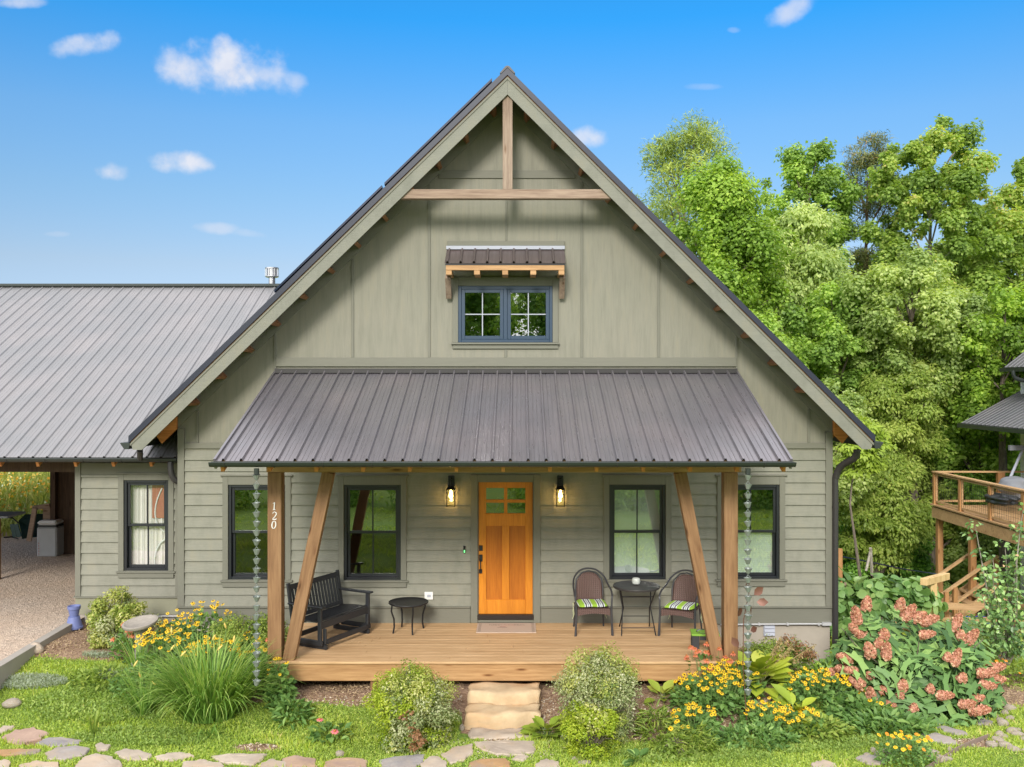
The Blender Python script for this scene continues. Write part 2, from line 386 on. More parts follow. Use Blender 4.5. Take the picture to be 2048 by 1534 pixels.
BLADE = ([(-.5,0,0),(.5,0,0),(.35,.55,.10),(-.35,.55,.10),(0,1,-.05)], [(0,1,2,3),(3,2,4)])
def rand_unit(n):
    v = rng.normal(size=(n, 3)); return unit(v)
def leaf_cloud(name, mat, parent, centers, radii, per, size, droop=.2, flat=.7, tmpl=LEAF, tint_base=None, shell=.55, aspect=1.0, updir=.8, offset=(0,0,0)):
    """clumps of leaves: centers (m,3), radii (m,)"""
    C = np.asarray(centers, float); m = len(C); Rr = np.asarray(radii, float)
    per_i = np.maximum(4, (per*(Rr/Rr.mean())**2).astype(int))
    id_ = np.repeat(np.arange(m), per_i); n = len(id_)
    u = rand_unit(n); rad = shell+(1-shell)*rng.random(n)**.5
    rad *= (1+.22*np.sin(u[:,0]*5+id_)+.18*np.sin(u[:,1]*7+id_*2))
    off = u*rad[:, None]*Rr[id_][:, None]; off[:, 2] *= flat
    P = C[id_]+off
    nor = unit(u*.8+rand_unit(n)*.55+np.array([0,0,updir]))
    D = unit(u*.6+rand_unit(n)*.8-np.array([0,0,droop])); D = unit(D-nor*(D*nor).sum(1, keepdims=True)*.85)
    X, Y, Z = frames(D, nor)
    S = size*(.65+.7*rng.random(n)); S3 = np.stack([S*aspect, S, S], 1)
    base = rng.random(m)*.5+.25 if tint_base is None else np.asarray(tint_base)
    t = np.clip(base[id_]+rng.normal(0, .16, n), 0, 1)
    return scatter_mesh(name, tmpl[0], tmpl[1], P-np.asarray(offset), X, Y, Z, S3, t, mat, parent)
# ================================================================== SETTING: terrain, drive, kerb
def grass_mask(x, y):
    n = .5+.25*math.sin(x*1.9+2*math.sin(y*1.3))+.25*math.sin(y*2.7+1.7*math.sin(x*1.1))
    g = 1.0
    if -3.6 < x < 3.6 and y > -4:
        e = -3.05 + .35*(n-.5)
        if x > 1.2: e = -3.0+.6*(n-.5)
        if -3.6 < x < -.7: e = -2.40+.4*(n-.5)
        g = 1-smooth(e-.12, e+.12, y)
    if x >= 3.6 and y > -4: g = .85-smooth(-2.3, -1.6, y)*(1-smooth(7.2, 8.0, x))
    if x <= -3.6: g = 1-smooth(-1.55+.25*n, -1.25+.25*n, y)
    for cx, cy, rx, ry in ((-3.2,-3.5,.3,.12),(-5.9,-3.35,.35,.12),(-.25,-3.0,.25,.45),(5.6,-3.35,.4,.15),(7.6,-2.9,.6,.35),(8.6,-.2,1.6,.35)):
        g = min(g, max(0, min(1, (math.hypot((x-cx)/rx, (y-cy)/ry)-.75)*2.2)))
    return max(0, min(1, g))
def axis_pts(a0, a1, step, far):
    core = list(np.arange(a0, a1+1e-6, step)); lo = []; hi = []
    s = step; p = a0
    while p > -far: s *= 1.22; p -= s; lo.append(p)
    s = step; p = a1
    while p < far: s *= 1.22; p += s; hi.append(p)
    return np.array(lo[::-1]+core+hi)
def sheet(name, xs, ys, zf, mat, mask=None):
    nx, ny = len(xs), len(ys); V = [(x, y, zf(x, y)) for y in ys for x in xs]
    F = [(j*nx+i, j*nx+i+1, (j+1)*nx+i+1, (j+1)*nx+i) for j in range(ny-1) for i in range(nx-1)]
    me = bpy.data.meshes.new(name); me.from_pydata(V, [], F); me.polygons.foreach_set('use_smooth', [True]*len(F)); me.materials.append(mat)
    a = me.attributes.new('tint', 'FLOAT', 'POINT'); a.data.foreach_set('value', [mask(v[0], v[1]) if mask else 0 for v in V])
    me.update(); o = bpy.data.objects.new(name, me); col.objects.link(o); o['kind'] = 'structure'; return o
def ground_material():
    m = NM('ground'); a = m.n('ShaderNodeAttribute', attribute_name='tint'); v = m.coords()
    chips = m.n('ShaderNodeTexVoronoi'); chips.inputs['Scale'].default_value = 22; m.L.new(m.coords((1,2.2,1)), chips.inputs['Vector'])
    soil = m.mix(chips.outputs['Color'], (.20,.125,.085), (.50,.36,.25)); soil = m.mix(m.noise(v, 3.5, 6), soil, m.mix(1.0, soil, (.55,.48,.42), 'MULTIPLY'))
    g = m.noise(v, 34, 6, .7); grass = m.ramp(g, [(.3,(.055,.09,.016)),(.5,(.14,.24,.04)),(.7,(.26,.36,.08))])
    big = m.noise(v, .6, 4); grass = m.mix(m.ramp(big, [(.35,(0,0,0)),(.65,(1,1,1))]), grass, m.mix(1.0, grass, (1.15,.95,.8), 'MULTIPLY'))
    f = m.n('ShaderNodeMath', operation='ADD'); m.L.new(a.outputs['Fac'], f.inputs[0]); s2 = m.n('ShaderNodeMath', operation='MULTIPLY_ADD', i1=1.2, i2=-.6); m.L.new(m.noise(v, 7, 5), s2.inputs[0]); m.L.new(s2.outputs[0], f.inputs[1])
    k = m.ramp(f.outputs[0], [(.4,(0,0,0)),(.6,(1,1,1))])
    m.base(m.mix(k, soil, grass)); m.set(.95, 0, .2); m.bump(m.mix(.5, g, chips.outputs['Distance']), .9, .03); M['ground'] = m.mat
ground_material()
def gravel_material():
    m = NM('gravel'); vo = m.n('ShaderNodeTexVoronoi'); vo.inputs['Scale'].default_value = 38; m.L.new(m.coords(), vo.inputs['Vector'])
    vo2 = m.n('ShaderNodeTexVoronoi'); vo2.inputs['Scale'].default_value = 13; m.L.new(m.coords(), vo2.inputs['Vector'])
    c = m.mix(vo.outputs['Color'], (.26,.20,.16), (.66,.56,.46)); c = m.mix(.35, c, m.mix(vo2.outputs['Color'], (.3,.25,.21), (.62,.54,.45)))
    c = m.mix(m.noise(m.coords(), .9, 4), c, m.mix(1.0, c, (1.15,1.0,.85), 'MULTIPLY')); m.base(c); m.set(.95); m.bump(m.mix(.5, vo.outputs['Distance'], vo2.outputs['Distance']), 1.0, .03); M['gravel'] = m.mat
gravel_material()
def gm_all(x, y):
    if y < -4.6 or y > 1.5 or abs(x) > 12: return 1.0
    return grass_mask(x, y)
xs = axis_pts(-8, 10, .12, 900); ys = axis_pts(-5, 2, .12, 900)
sheet('ground', xs, ys, terr_z, M['ground'], gm_all)
# gravel drive and carport floor
dx = np.concatenate([np.arange(-40, -16, 2), np.arange(-16, -7.18, .3), [-7.19]]); dy = np.arange(-6, 9.9, .3)
sheet('driveway', dx, dy, lambda x, y: drive_z(x, y), M['gravel'])
kb = MB()
for i in range(16):
    y0 = -6+i*.45; y1 = y0+.45
    if y1 > .3: y1 = .3
    z0 = drive_z(0, y0)+.045; z1 = drive_z(0, y1)+.045
    kb.add([(-7.25,y0,z0),(-7.12,y0,z0),(-7.12,y1,z1),(-7.25,y1,z1),(-7.25,y0,z0-.5),(-7.12,y0,z0-.5),(-7.12,y1,z1-.5),(-7.25,y1,z1-.5)],
           [(0,1,2,3),(1,5,6,2),(0,3,7,4)]+([(0,4,5,1)] if i == 0 else [])+([(3,2,6,7)] if y1 >= .3 else []))
    if y1 >= .3: break
kb.build('kerb', M['concrete'])['kind'] = 'structure'

# ================================================================== HOUSE
house = thing('house', 'sage green gabled cottage with dark metal roofs, timber porch and orange wooden front door', 'house')
CORNER_L, CORNER_R = -5.42, 5.01
XR, ZR, SL, SR, OV = -.16, 9.13, .972, 1.0, -.70
def z_roof(x): return ZR-(x-XR)*SR if x > XR else ZR+(x-XR)*SL
W = lambda px: (px-VX)/FPX*15.0           # x on the front wall
H = lambda py: CAMZ-(py-VY)/FPX*15.0      # z on the front wall
# window rectangles on the front wall: x0,x1,z0,z1
wins = [(W(457.5),W(571.5),H(1158.8),H(969.3)), (W(688.3),W(802),H(1159.6),H(969.5)), (W(1218.3),W(1330.8),H(1158.4),H(968.9)), (W(1445),W(1558),H(1157.5),H(968.9))]
upw = (W(916.5),W(1105),H(685),H(572))
door = (W(955.5),W(1067),H(1238),H(963))
Z_BELT, Z_SID0, Z_SKIRT0 = H(897), H(1213), H(1245)
def minus(iv, cuts):
    out = [iv]
    for a, b in cuts:
        nx = []
        for p, q in out:
            if b <= p or a >= q: nx.append((p, q)); continue
            if a > p: nx.append((p, a))
            if b < q: nx.append((b, q))
        out = nx
    return [(p, q) for p, q in out if q-p > .004]
def siding(parent, x0, x1, z0, z1, yp, openings, pitch=.179, name='lap_siding'):
    mb = MB(); r = random.Random(int(abs(x0)*100)); z = z0
    while z < z1-.01:
        zt = min(z+pitch, z1)
        br = sorted({z, zt} | {e for o in openings for e in (o[2], o[3]) if z+.002 < e < zt-.002})
        for a, b in zip(br, br[1:]):
            mid = (a+b)/2; cuts = [(o[0], o[1]) for o in openings if o[2] < mid < o[3]]
            ivs = minus((x0, x1), cuts); fin = []
            for p, q in ivs:
                if q-p > 2.2 and r.random() < .7:
                    c = p+(q-p)*r.uniform(.25, .75); fin += [(p, c-.0015), (c+.0015, q)]
                else: fin.append((p, q))
            ya = yp-.003-.027*(1-(a-z)/pitch); yb = yp-.003-.027*(1-(b-z)/pitch)
            for p, q in fin:
                mb.add([(p,ya,a),(q,ya,a),(q,yb,b),(p,yb,b),(p,yp,a),(q,yp,a),(q,yp,b),(p,yp,b)], [(0,1,2,3),(4,7,6,5),(0,4,5,1),(3,2,6,7),(0,3,7,4),(1,5,6,2)])
        z += pitch
    return mb.build(name, M['siding_paint'], parent)
# lower front wall core with openings
def core(mb, x0, x1, z0, z1, y0, y1, ops):
    br = sorted({z0, z1} | {e for o in ops for e in (o[2], o[3]) if z0 < e < z1})
    for a, b in zip(br, br[1:]):
        mid = (a+b)/2
        for p, q in minus((x0, x1), [(o[0], o[1]) for o in ops if o[2] < mid < o[3]]): mb.box(p, q, y0, y1, a, b)
wc = MB(); core(wc, CORNER_L, CORNER_R, Z_SKIRT0, Z_BELT, 0.0, .16, wins+[door])
# upper gable wall in columns
ops = [upw]; xsb = sorted({CORNER_L, CORNER_R, XR, upw[0], upw[1]})
for a, b in zip(xsb, xsb[1:]):
    za, zb = z_roof(a), z_roof(b)
    if upw[0] <= a and b <= upw[1]:
        wc.prism([(a, Z_BELT), (b, Z_BELT), (b, upw[2]), (a, upw[2])], 0, .16); wc.prism([(a, upw[3]), (b, upw[3]), (b, zb), (a, za)], 0, .16)
    else: wc.prism([(a, Z_BELT), (b, Z_BELT), (b, zb), (a, za)], 0, .16)
wc.build('front_wall', M['panel_paint'], house)
sw = MB(); sw.box(CORNER_L, CORNER_L+.16, .161, 9, .5, z_roof(CORNER_L)-.05); sw.box(CORNER_R-.16, CORNER_R, .161, 9, Z_SKIRT0, z_roof(CORNER_R)-.05)
sw.box(CORNER_L, CORNER_R, 9.001, 9.15, -2.5, Z_BELT); sw.prism([(CORNER_L, Z_BELT), (CORNER_R, Z_BELT), (CORNER_R, z_roof(CORNER_R)), (XR, ZR), (CORNER_L, z_roof(CORNER_L))], 9.001, 9.15)
sw.build('side_wall', M['siding_paint'], house)
fl = MB(); fl.box(CORNER_L+.161, CORNER_R-.161, .161, 9.0, .45, .6); fl.box(CORNER_L+.161, CORNER_R-.161, .161, 9.0, 3.4, 3.6); fl.build('interior_floor', M['interior'], house)
siding(house, W(370), W(1650), Z_SID0+.012, H(902), 0, wins+[(door[0]-.1, door[1]+.1, 0, door[3]+.1)])
# boards of the front
def board(name, boxes, mat='trim_paint'):
    mb = MB()
    for b in boxes: mb.box(*b)
    return mb.build(name, M[mat], house, bevel=.003)
board('corner_board', [(CORNER_L, W(370), -.042, -.001, Z_SID0+.012, z_roof(CORNER_L)-.26)], 'trim_paint_vertical')
board('corner_board', [(W(1650), CORNER_R, -.042, -.001, Z_SID0+.012, z_roof(CORNER_R)-.26)], 'trim_paint_vertical')
board('skirt_board', [(CORNER_L, door[0]-.12, -.024, -.001, Z_SKIRT0-.02, Z_SID0-.012), (door[1]+.12, CORNER_R, -.024, -.001, Z_SKIRT0-.02, Z_SID0-.012)])
board('drip_cap', [(CORNER_L-.02, door[0]-.12, -.055, -.001, Z_SID0-.012, Z_SID0+.011), (door[1]+.12, CORNER_R+.05, -.055, -.001, Z_SID0-.012, Z_SID0+.011)])
board('belt_board', [(W(370)+.001, W(553), -.030, -.001, H(897), H(888)+.02)]); board('belt_board', [(W(1472), W(1650)-.001, -.030, -.001, H(897), H(888)+.02)])
board('belt_board', [(W(553), W(1472), -.036, -.001, H(733), H(715))])
board('belt_board', [(W(878), W(1150), -.022, -.001, H(357), H(341))])
board('belt_board', [(W(895), W(1129), -.045, -.001, H(492), H(482.5))])
bat = []
for px in (705.5, 858.5, 1163.5, 1317):
    x = W(px); bat.append((x-.02, x+.02, -.019, -.001, H(715)+.001, z_roof(x)-.27))
bat.append((W(1010.5), W(1014.5), -.019, -.001, H(482)+.001, H(357)-.001)); bat.append((W(1009), W(1014), -.019, -.001, H(715)+.001, H(699)))
for px, lo in ((395, 888), (1617.5, 888)):
    x = W(px); bat.append((x-.02, x+.02, -.019, -.001, H(lo)+.022, z_roof(x)-.27))
bat.append((W(548), W(553), -.021, -.001, H(745), z_roof(W(550))-.27)); bat.append((W(1471), W(1475), -.021, -.001, H(745), z_roof(W(1473))-.27))
for b in bat: board('batten', [b], 'trim_paint_vertical')
fr = MB()
for s_, xe in ((-1, CORNER_L), (1, CORNER_R)):
    a = .001*s_
    pts = [(XR+a, ZR-.006), (xe, z_roof(xe)-.006), (xe, z_roof(xe)-.25), (XR+a, ZR-.25)]
    if s_ > 0: pts = pts[::-1]
    fr.prism(pts, -.028, -.002)
fr.build('frieze_board', M['rake_paint'], house)
# foundation, vent, conduit
fd = MB(); fd.box(CORNER_L+.03, CORNER_R-.03, .012, .3, -2.6, Z_SKIRT0-.021); fd.build('foundation', M['plaster'], house)
ve = MB(); vx0, vx1, vz0, vz1 = W(1527), W(1550), H(1272), H(1248.5)
ve.box(vx0, vx1, -.004, .011, vz0, vz1)
for k in range(3):
    za = vz0+.014+k*.058; ve.add([(vx0+.012,-.030,za),(vx1-.012,-.030,za),(vx1-.012,-.008,za+.05),(vx0+.012,-.008,za+.05)], [(0,1,2,3)])
    ve.box(vx0+.012, vx1-.012, -.030, -.0045, za-.003, za)
ve.build('foundation_vent', M['vent_grey'], house)
cd = MB(); zc = H(1247.5); cd.tube([(W(1440), -.04, zc-.005), (W(1480), -.045, zc), (W(1600), -.045, zc+.008), (W(1642), -.045, zc+.008)], .014, 8); cd.box(W(1642), W(1660), -.075, -.025, zc-.012, zc+.035)
for px in (1515, 1572, 1634): cd.box(W(px), W(px+3.5), -.063, -.0245, zc-.014, zc+.025)
cd.build('conduit', M['conduit'], house)
cd = MB(); cd.tube([(W(268), .55, .62), (W(355), .55, .62)], .014, 8); cd.tube([(W(372), -.05, .40), (W(440), -.05, .39), (W(540), -.05, .39)], .014, 8); cd.tube([(W(381), -.08, .3), (W(381), -.08, .68)], .007, 6); cd.build('conduit', M['conduit'], house)

# windows ------------------------------------------------------------
def window(rc, yp, mu, ml, blind=None, trim=.09, head=.16, screened=True, sill=True):
    x0, x1, z0, z1 = rc; t = .045; zm = z0+(z1-z0)*.50
    f = MB(); f.box(x0, x0+t, yp-.018, yp+.10, z0, z1); f.box(x1-t, x1, yp-.018, yp+.10, z0, z1); f.box(x0+t, x1-t, yp-.018, yp+.10, z1-t, z1); f.box(x0+t, x1-t, yp-.018, yp+.10, z0, z0+t)
    wo = f.build('window', M['window_frame'], house, bevel=.004)
    def sash(a, b, c, d, y, mull):
        s = MB(); w = .042
        s.box(a, a+w, y, y+.035, c, d); s.box(b-w, b, y, y+.035, c, d); s.box(a+w, b-w, y, y+.035, d-w, d); s.box(a+w, b-w, y, y+.035, c, c+w)
        if mull: s.box((a+b)/2-.010, (a+b)/2+.010, y+.002, y+.03, c+w, d-w)
        s.build('sash', M['window_frame'], wo, bevel=.003)
        return a+w, b-w, c+w, d-w
    e = .002
    u = sash(x0+t+e, x1-t-e, zm-.02, z1-t-e, yp+.012, mu); l = sash(x0+t+e, x1-t-e, z0+t+e, zm+.024, yp+.05, ml)
    g = MB(); g.add([(u[0],yp+.028,u[2]),(u[1],yp+.028,u[2]),(u[1],yp+.028,u[3]),(u[0],yp+.028,u[3])], [(0,1,2,3)]); g.build('pane', M['glass_curtain' if blind == 'curtain' else 'glass_soft' if blind == 'blind' else 'glass'], wo)
    g = MB(); g.add([(l[0],yp+.066,l[2]),(l[1],yp+.066,l[2]),(l[1],yp+.066,l[3]),(l[0],yp+.066,l[3])], [(0,1,2,3)]); g.build('pane', M['glass_curtain' if blind == 'curtain' else 'glass_soft' if blind in ('blind', 'half') else 'glass_screened' if screened else 'glass'], wo)
    tb = MB(); tb.box(x0-trim, x0-.001, yp-.042, yp-.001, z0-.001, z1+head-.022); tb.box(x1+.001, x1+trim, yp-.042, yp-.001, z0-.001, z1+head-.022); tb.box(x0-.0005, x1+.0005, yp-.041, yp-.001, z1+.001, z1+head-.022)
    tb.box(x0-trim-.03, x1+trim+.03, yp-.062, yp-.001, z1+head-.021, z1+head)
    tb.build('trim', M['trim_paint_vertical'], wo, bevel=.003)
    sb = MB(); sb.box(x0-trim-.03, x1+trim+.03, yp-.065, yp-.001, z0-.03, z0-.003); sb.box(x0-trim, x1+trim, yp-.044, yp-.001, z0-.115, z0-.031); sb.build('sill', M['trim_paint'], wo, bevel=.003)
    if blind == 'blind' or blind == 'half':
        b = MB(); zt = z1-t if blind == 'blind' else zm; z = z0+.05
        while z < zt: b.add([(x0+.05,yp+.100,z),(x1-.05,yp+.100,z),(x1-.05,yp+.112,z+.034),(x0+.05,yp+.112,z+.034)], [(0,1,2,3)]); z += .032
        b.build('blind', M['blind'], wo)
    if blind == 'curtain':
        b = MB(); n = 60; vs = []
        for i in range(n+1):
            x = x0+.03+(x1-x0-.06)*i/n; y = yp+.15+.018*math.sin(i*.9)+.006*math.sin(i*2.3); vs += [(x,y,z0+.02),(x,y,z1-.02)]
        b.add(vs, [(2*i,2*i+2,2*i+3,2*i+1) for i in range(n)]); b.build('curtain', M['curtain'], wo, sm=True)
        b = MB(); b.tube(bez((x1-.16,yp+.12,z1-.15),(x1-.34,yp+.12,z1-.5),(x1-.30,yp+.12,z0+.75),(x1-.12,yp+.12,z0+.62),14), .012, 8); b.tube(bez((x1-.1,yp+.12,z0+.5),(x1-.26,yp+.12,z0+.42),(x1-.3,yp+.12,z0+.2),(x1-.28,yp+.12,z0+.08),10), .014, 8); b.build('chair_back', M['white_plastic'], wo, sm=True)
        b = MB(); b.box(x1-.33, x1-.10, yp+.128, yp+.131, zm+.1, z1-.1); b.build('curtain', M['curtain_red'], wo)
    return wo
window(wins[0], 0, False, False); window(wins[1], 0, True, True); window(wins[2], 0, True, True, 'blind'); window(wins[3], 0, True, False, 'half')
# upper casement pair
def upper_window():
    x0, x1, z0, z1 = upw; t = .05; xm = (x0+x1)/2; f = MB(); fm = M['window_frame_sky_sheen']
    f.box(x0, x0+t, -.02, .10, z0, z1); f.box(x1-t, x1, -.02, .10, z0, z1); f.box(x0+t, x1-t, -.02, .10, z1-t, z1); f.box(x0+t, x1-t, -.02, .10, z0, z0+t); f.box(xm-.03, xm+.03, -.02, .10, z0+t, z1-t)
    wo = f.build('window', fm, house, bevel=.004)
    for a, b in ((x0+t+.002, xm-.032), (xm+.032, x1-t-.002)):
        s = MB(); c, d, w = z0+t+.002, z1-t-.002, .055; s.box(a, a+w, -.008, .04, c, d); s.box(b-w, b, -.008, .04, c, d); s.box(a+w, b-w, -.008, .04, d-w, d); s.box(a+w, b-w, -.008, .04, c, c+w)
        s.build('sash', fm, wo, bevel=.003)
        mu = MB(); mu.box((a+b)/2-.008, (a+b)/2+.008, .005, .03, c+w, d-w); zz = (c+d)/2; mu.box(a+w, (a+b)/2-.0085, .006, .029, zz-.008, zz+.008); mu.box((a+b)/2+.0085, b-w, .006, .029, zz-.008, zz+.008)
        mu.build('muntin', M['vent_grey'], wo)
        g = MB(); g.add([(a+w,.018,c+w),(b-w,.018,c+w),(b-w,.018,d-w),(a+w,.018,d-w)], [(0,1,2,3)]); g.build('pane', M['glass'], wo)
    tb = MB(); T = .09; tb.box(x0-T, x0-.001, -.03, -.001, z0-.001, z1+.14); tb.box(x1+.001, x1+T, -.03, -.001, z0-.001, z1+.14); tb.box(x0-.0005, x1+.0005, -.029, -.001, z1+.001, z1+.14); tb.build('trim', M['trim_paint_vertical'], wo, bevel=.003)
    sb = MB(); sb.box(x0-.11, x1+.11, -.065, -.001, z0-.032, z0-.003); sb.box(x0-T, x1+T, -.032, -.001, z0-.10, z0-.033); sb.build('sill', M['trim_paint'], wo, bevel=.003)
upper_window()
# door ---------------------------------------------------------------
def front_door():
    x0, x1, z0, z1 = door
    s = MB(); yb = .045
    a, b = x0+.012, x1-.012; zb, zt = z0+.075, z1-.012
    px = lambda v: W(860+v/3.934); pz = lambda v: H(900+v/3.934)
    st = [(a, px(441)), (px(750), b)]
    for p, q in st: s.box(p, q, yb-.02, yb+.025, zb, zt)
    L, Rr = px(441), px(750)
    s.box(L, Rr, yb-.02, yb+.025, pz(300), zt); s.box(L, Rr, yb-.0195, yb+.025, pz(600), pz(505)); s.box(L, Rr, yb-.02, yb+.025, zb, pz(1180))
    s.box(px(566), px(624), yb-.0195, yb+.025, pz(1180), pz(600))
    s.box(px(583), px(608), yb-.0195, yb+.025, pz(505), pz(300)); s.box(L, px(583), yb-.019, yb+.025, pz(416), pz(391)); s.box(px(608), Rr, yb-.019, yb+.025, pz(416), pz(391))
    s.box(L-.02, Rr+.02, yb-.035, yb-.0205, pz(505)-.012, pz(505)+.012)
    d = s.build('door', M['door_wood'], house, bevel=.004)
    for p, q in ((L, px(566)), (px(624), Rr)):
        MB().box(p, q, yb+.003, yb+.02, pz(1180), pz(600)).build('door_panel', M['door_panel_wood'], d)
    for p, q in ((L, px(583)), (px(608), Rr)):
        for c, e in ((pz(391), pz(300)), (pz(505), pz(416))):
            MB().add([(p,yb,c),(q,yb,c),(q,yb,e),(p,yb,e)], [(0,1,2,3)]).build('pane', M['glass'], d)
    h = MB(); hx = px(397); h.box(px(386), px(413), yb-.04, yb-.0205, pz(878), pz(825)); h.box(px(385), px(410), yb-.04, yb-.0205, pz(972), pz(940)); h.tube([(hx,yb-.035,pz(865)),(hx,yb-.07,pz(880)),(hx,yb-.075,pz(910)),(hx,yb-.065,pz(940)),(hx,yb-.035,pz(955))], .009, 8); h.build('handle', M['black_metal'], d, bevel=.003)
    MB().box(px(386), px(414), yb-.045, yb-.0205, pz(793), pz(752)).build('deadbolt', M['black_metal'], d, bevel=.004)
    MB().box(x0-.005, x1+.005, -.05, .14, z0, z0+.073).build('threshold', M['dark_bronze'], d, bevel=.006)
    jb = MB(); jb.box(x0, x0+.011, -.005, .14, z0+.074, z1); jb.box(x1-.011, x1, -.005, .14, z0+.074, z1); jb.box(x0+.011, x1-.011, -.005, .14, z1-.011, z1)
    jb.build('jamb', M['trim_paint_vertical'], d)
    T = .11; tb = MB(); tb.box(x0-T, x0-.001, -.042, -.001, H(1245)+.003, z1+.11); tb.box(x1+.001, x1+T, -.042, -.001, H(1245)+.003, z1+.11); tb.box(x0-.0005, x1+.0005, -.041, -.001, z1+.001, z1+.11); tb.box(x0-.0005, x1+.0005, -.02, .0, H(1245)+.003, z0-.001)
    tb.build('trim', M['trim_paint_vertical'], d, bevel=.003)
front_door()
bl = MB(); bl.tube([(W(929), -.03, H(1105)), (W(929), -.034, H(1091))], .018, 10); db = bl.build('doorbell', M['black_metal'], house, sm=True)
MB().box(W(928), W(930.5), -.056, -.050, H(1104), H(1099)).build('button', M['doorbell_light'], db)
ou = MB(); ou.box(W(849.5), W(866.5), -.045, -.012, H(1198), H(1183)); ou.build('outlet_box', M['white_plastic'], house, bevel=.004)
MB().box(W(855), W(862), -.049, -.0455, H(1193), H(1188)).build('outlet_cover', M['vent_grey'], house.children[-1] if False else bpy.data.objects['outlet_box'])

# main roof ----------------------------------------------------------
XL_E, XR_E = -5.89, 5.40
def roofslab(mb, x_a, x_b, lo, hi, y0, y1):
    """slab following the roof between x_a and x_b on one slope, between heights lo and hi above the roof line"""
    xs_ = sorted((x_a, x_b))
    mb.prism([(xs_[0], z_roof(xs_[0])+lo), (xs_[1], z_roof(xs_[1]-1e-6 if xs_[1] <= XR else xs_[1])+lo), (xs_[1], z_roof(xs_[1])+hi), (xs_[0], z_roof(xs_[0])+hi)], y0, y1)
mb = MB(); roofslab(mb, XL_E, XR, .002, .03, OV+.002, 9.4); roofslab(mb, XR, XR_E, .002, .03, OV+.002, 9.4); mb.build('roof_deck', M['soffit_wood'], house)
mb = MB(); roofslab(mb, XL_E-.03, XR-.0, .031, .14, OV-.02, 9.45); rf1 = mb.build('roof', M['roof_edge'], house)
mb = MB(); roofslab(mb, XR+.0, XR_E+.03, .031, .14, OV-.02, 9.45); rf2 = mb.build('roof', M['roof_edge'], house)
for rf, sx in ((rf1, -1), (rf2, 1)):
    rb = MB(); y = OV+.1
    while y < 9.3:
        xe = XL_E-.03 if sx < 0 else XR_E+.03
        rb.add([(XR,y,z_roof(XR)+.14),(XR,y+.05,z_roof(XR)+.14),(XR,y+.025,z_roof(XR)+.165),(xe,y,z_roof(xe)+.14),(xe,y+.05,z_roof(xe)+.14),(xe,y+.025,z_roof(xe)+.165)], [(0,3,5,2),(2,5,4,1)]); y += .2286
    rb.build('rib', M['roof_edge'], rf)
rc = MB(); rc.prism([(XR-.10,ZR+.045), (XR,ZR+.142), (XR+.10,ZR+.045), (XR+.115,ZR+.06), (XR+.03,ZR+.158), (XR,ZR+.168), (XR-.03,ZR+.158), (XR-.115,ZR+.06)], OV-.03, 9.46); rc.build('ridge_cap', M['downspout_metal'], house)
# rake boards
ze = z_roof(XL_E)-.10; zf = z_roof(XR_E)-.10
mb = MB(); mb.prism([(XL_E, z_roof(XL_E)), (XL_E+.03, ze), (XL_E+.16/SL, ze), (XR-.001, ZR-.262), (XR-.001, ZR)], OV, OV+.03); rk = mb.build('rake_board', M['rake_paint'], house)
MB().prism([(XL_E-.01, z_roof(XL_E-.01)-.03), (XR-.001, ZR-.035), (XR-.001, ZR+.003), (XL_E-.01, z_roof(XL_E-.01)+.003)], OV-.012, OV-.0005).build('rake_trim', M['trim_paint'], rk)
mb = MB(); mb.prism([(XR+.001, ZR), (XR+.001, ZR-.262), (XR_E-.16, zf), (XR_E-.03, zf), (XR_E, z_roof(XR_E))], OV, OV+.03); rk = mb.build('rake_board', M['rake_paint'], house)
MB().prism([(XR+.001, ZR+.003), (XR+.001, ZR-.035), (XR_E+.01, z_roof(XR_E+.01)-.03), (XR_E+.01, z_roof(XR_E+.01)+.003)], OV-.012, OV-.0005).build('rake_trim', M['trim_paint'], rk)
# lookouts
def lookout(x, s_):
    sl = SL if s_ < 0 else -SR; d = Vector((1, 0, sl)).normalized(); nn = Vector((-d.z, 0, d.x)); nn = nn if nn.z < 0 else -nn
    c = Vector((x, 0, z_roof(x))); mb = MB(); a = c+nn*.006; b = c+nn*.15
    q = [a-d*.03, b-d*.03, b+d*.03, a+d*.03]; vs = [(p.x, OV+.035, p.z) for p in q]+[(p.x, -.03, p.z) for p in q]
    mb.add(vs, [(0,1,2,3),(7,6,5,4),(0,4,5,1),(1,5,6,2),(2,6,7,3),(3,7,4,0)]); mb.build('lookout', M['lookout_wood'], house)
for px in (968, 912, 856.5, 803, 747, 691, 637, 582, 526, 471, 415, 360): lookout((px+8-VX)/129.0, -1)
for k in range(11): lookout(.22+k*.43, 1)
# eave rafters seen under the left and right eaves
for s_, xe, xw in ((-1, XL_E+.12, CORNER_L), (1, XR_E-.12, CORNER_R)):
    for y in (-.075, .5, 1.1, 1.7, 2.3):
        if s_ < 0 and y > .3: continue
        mb = MB(); D_ = .30 if s_ > 0 else .27
        pts = [(xw+.001*s_, z_roof(xw)-.004), (xe, z_roof(xe)-.004), (xe-D_*.42*s_, z_roof(xe-D_*.42*s_)-D_), (xw+.001*s_, z_roof(xw)-D_)]
        mb.prism(pts if s_ < 0 else pts[::-1], y, y+.045); mb.build('rafter_tail', M['rafter_wood'], house)
cb = MB(); cb.box(at(1005.3,0,OV+.04).x, at(1025,0,OV+.04).x, OV+.04, OV+.18, at(0,378.5,OV+.04).z, ZR-.2); cb.build('king_post', M['weathered_wood_vertical'], house, bevel=.004)
zc1, zc0 = at(0,378.5,OV+.04).z, at(0,397,OV+.04).z
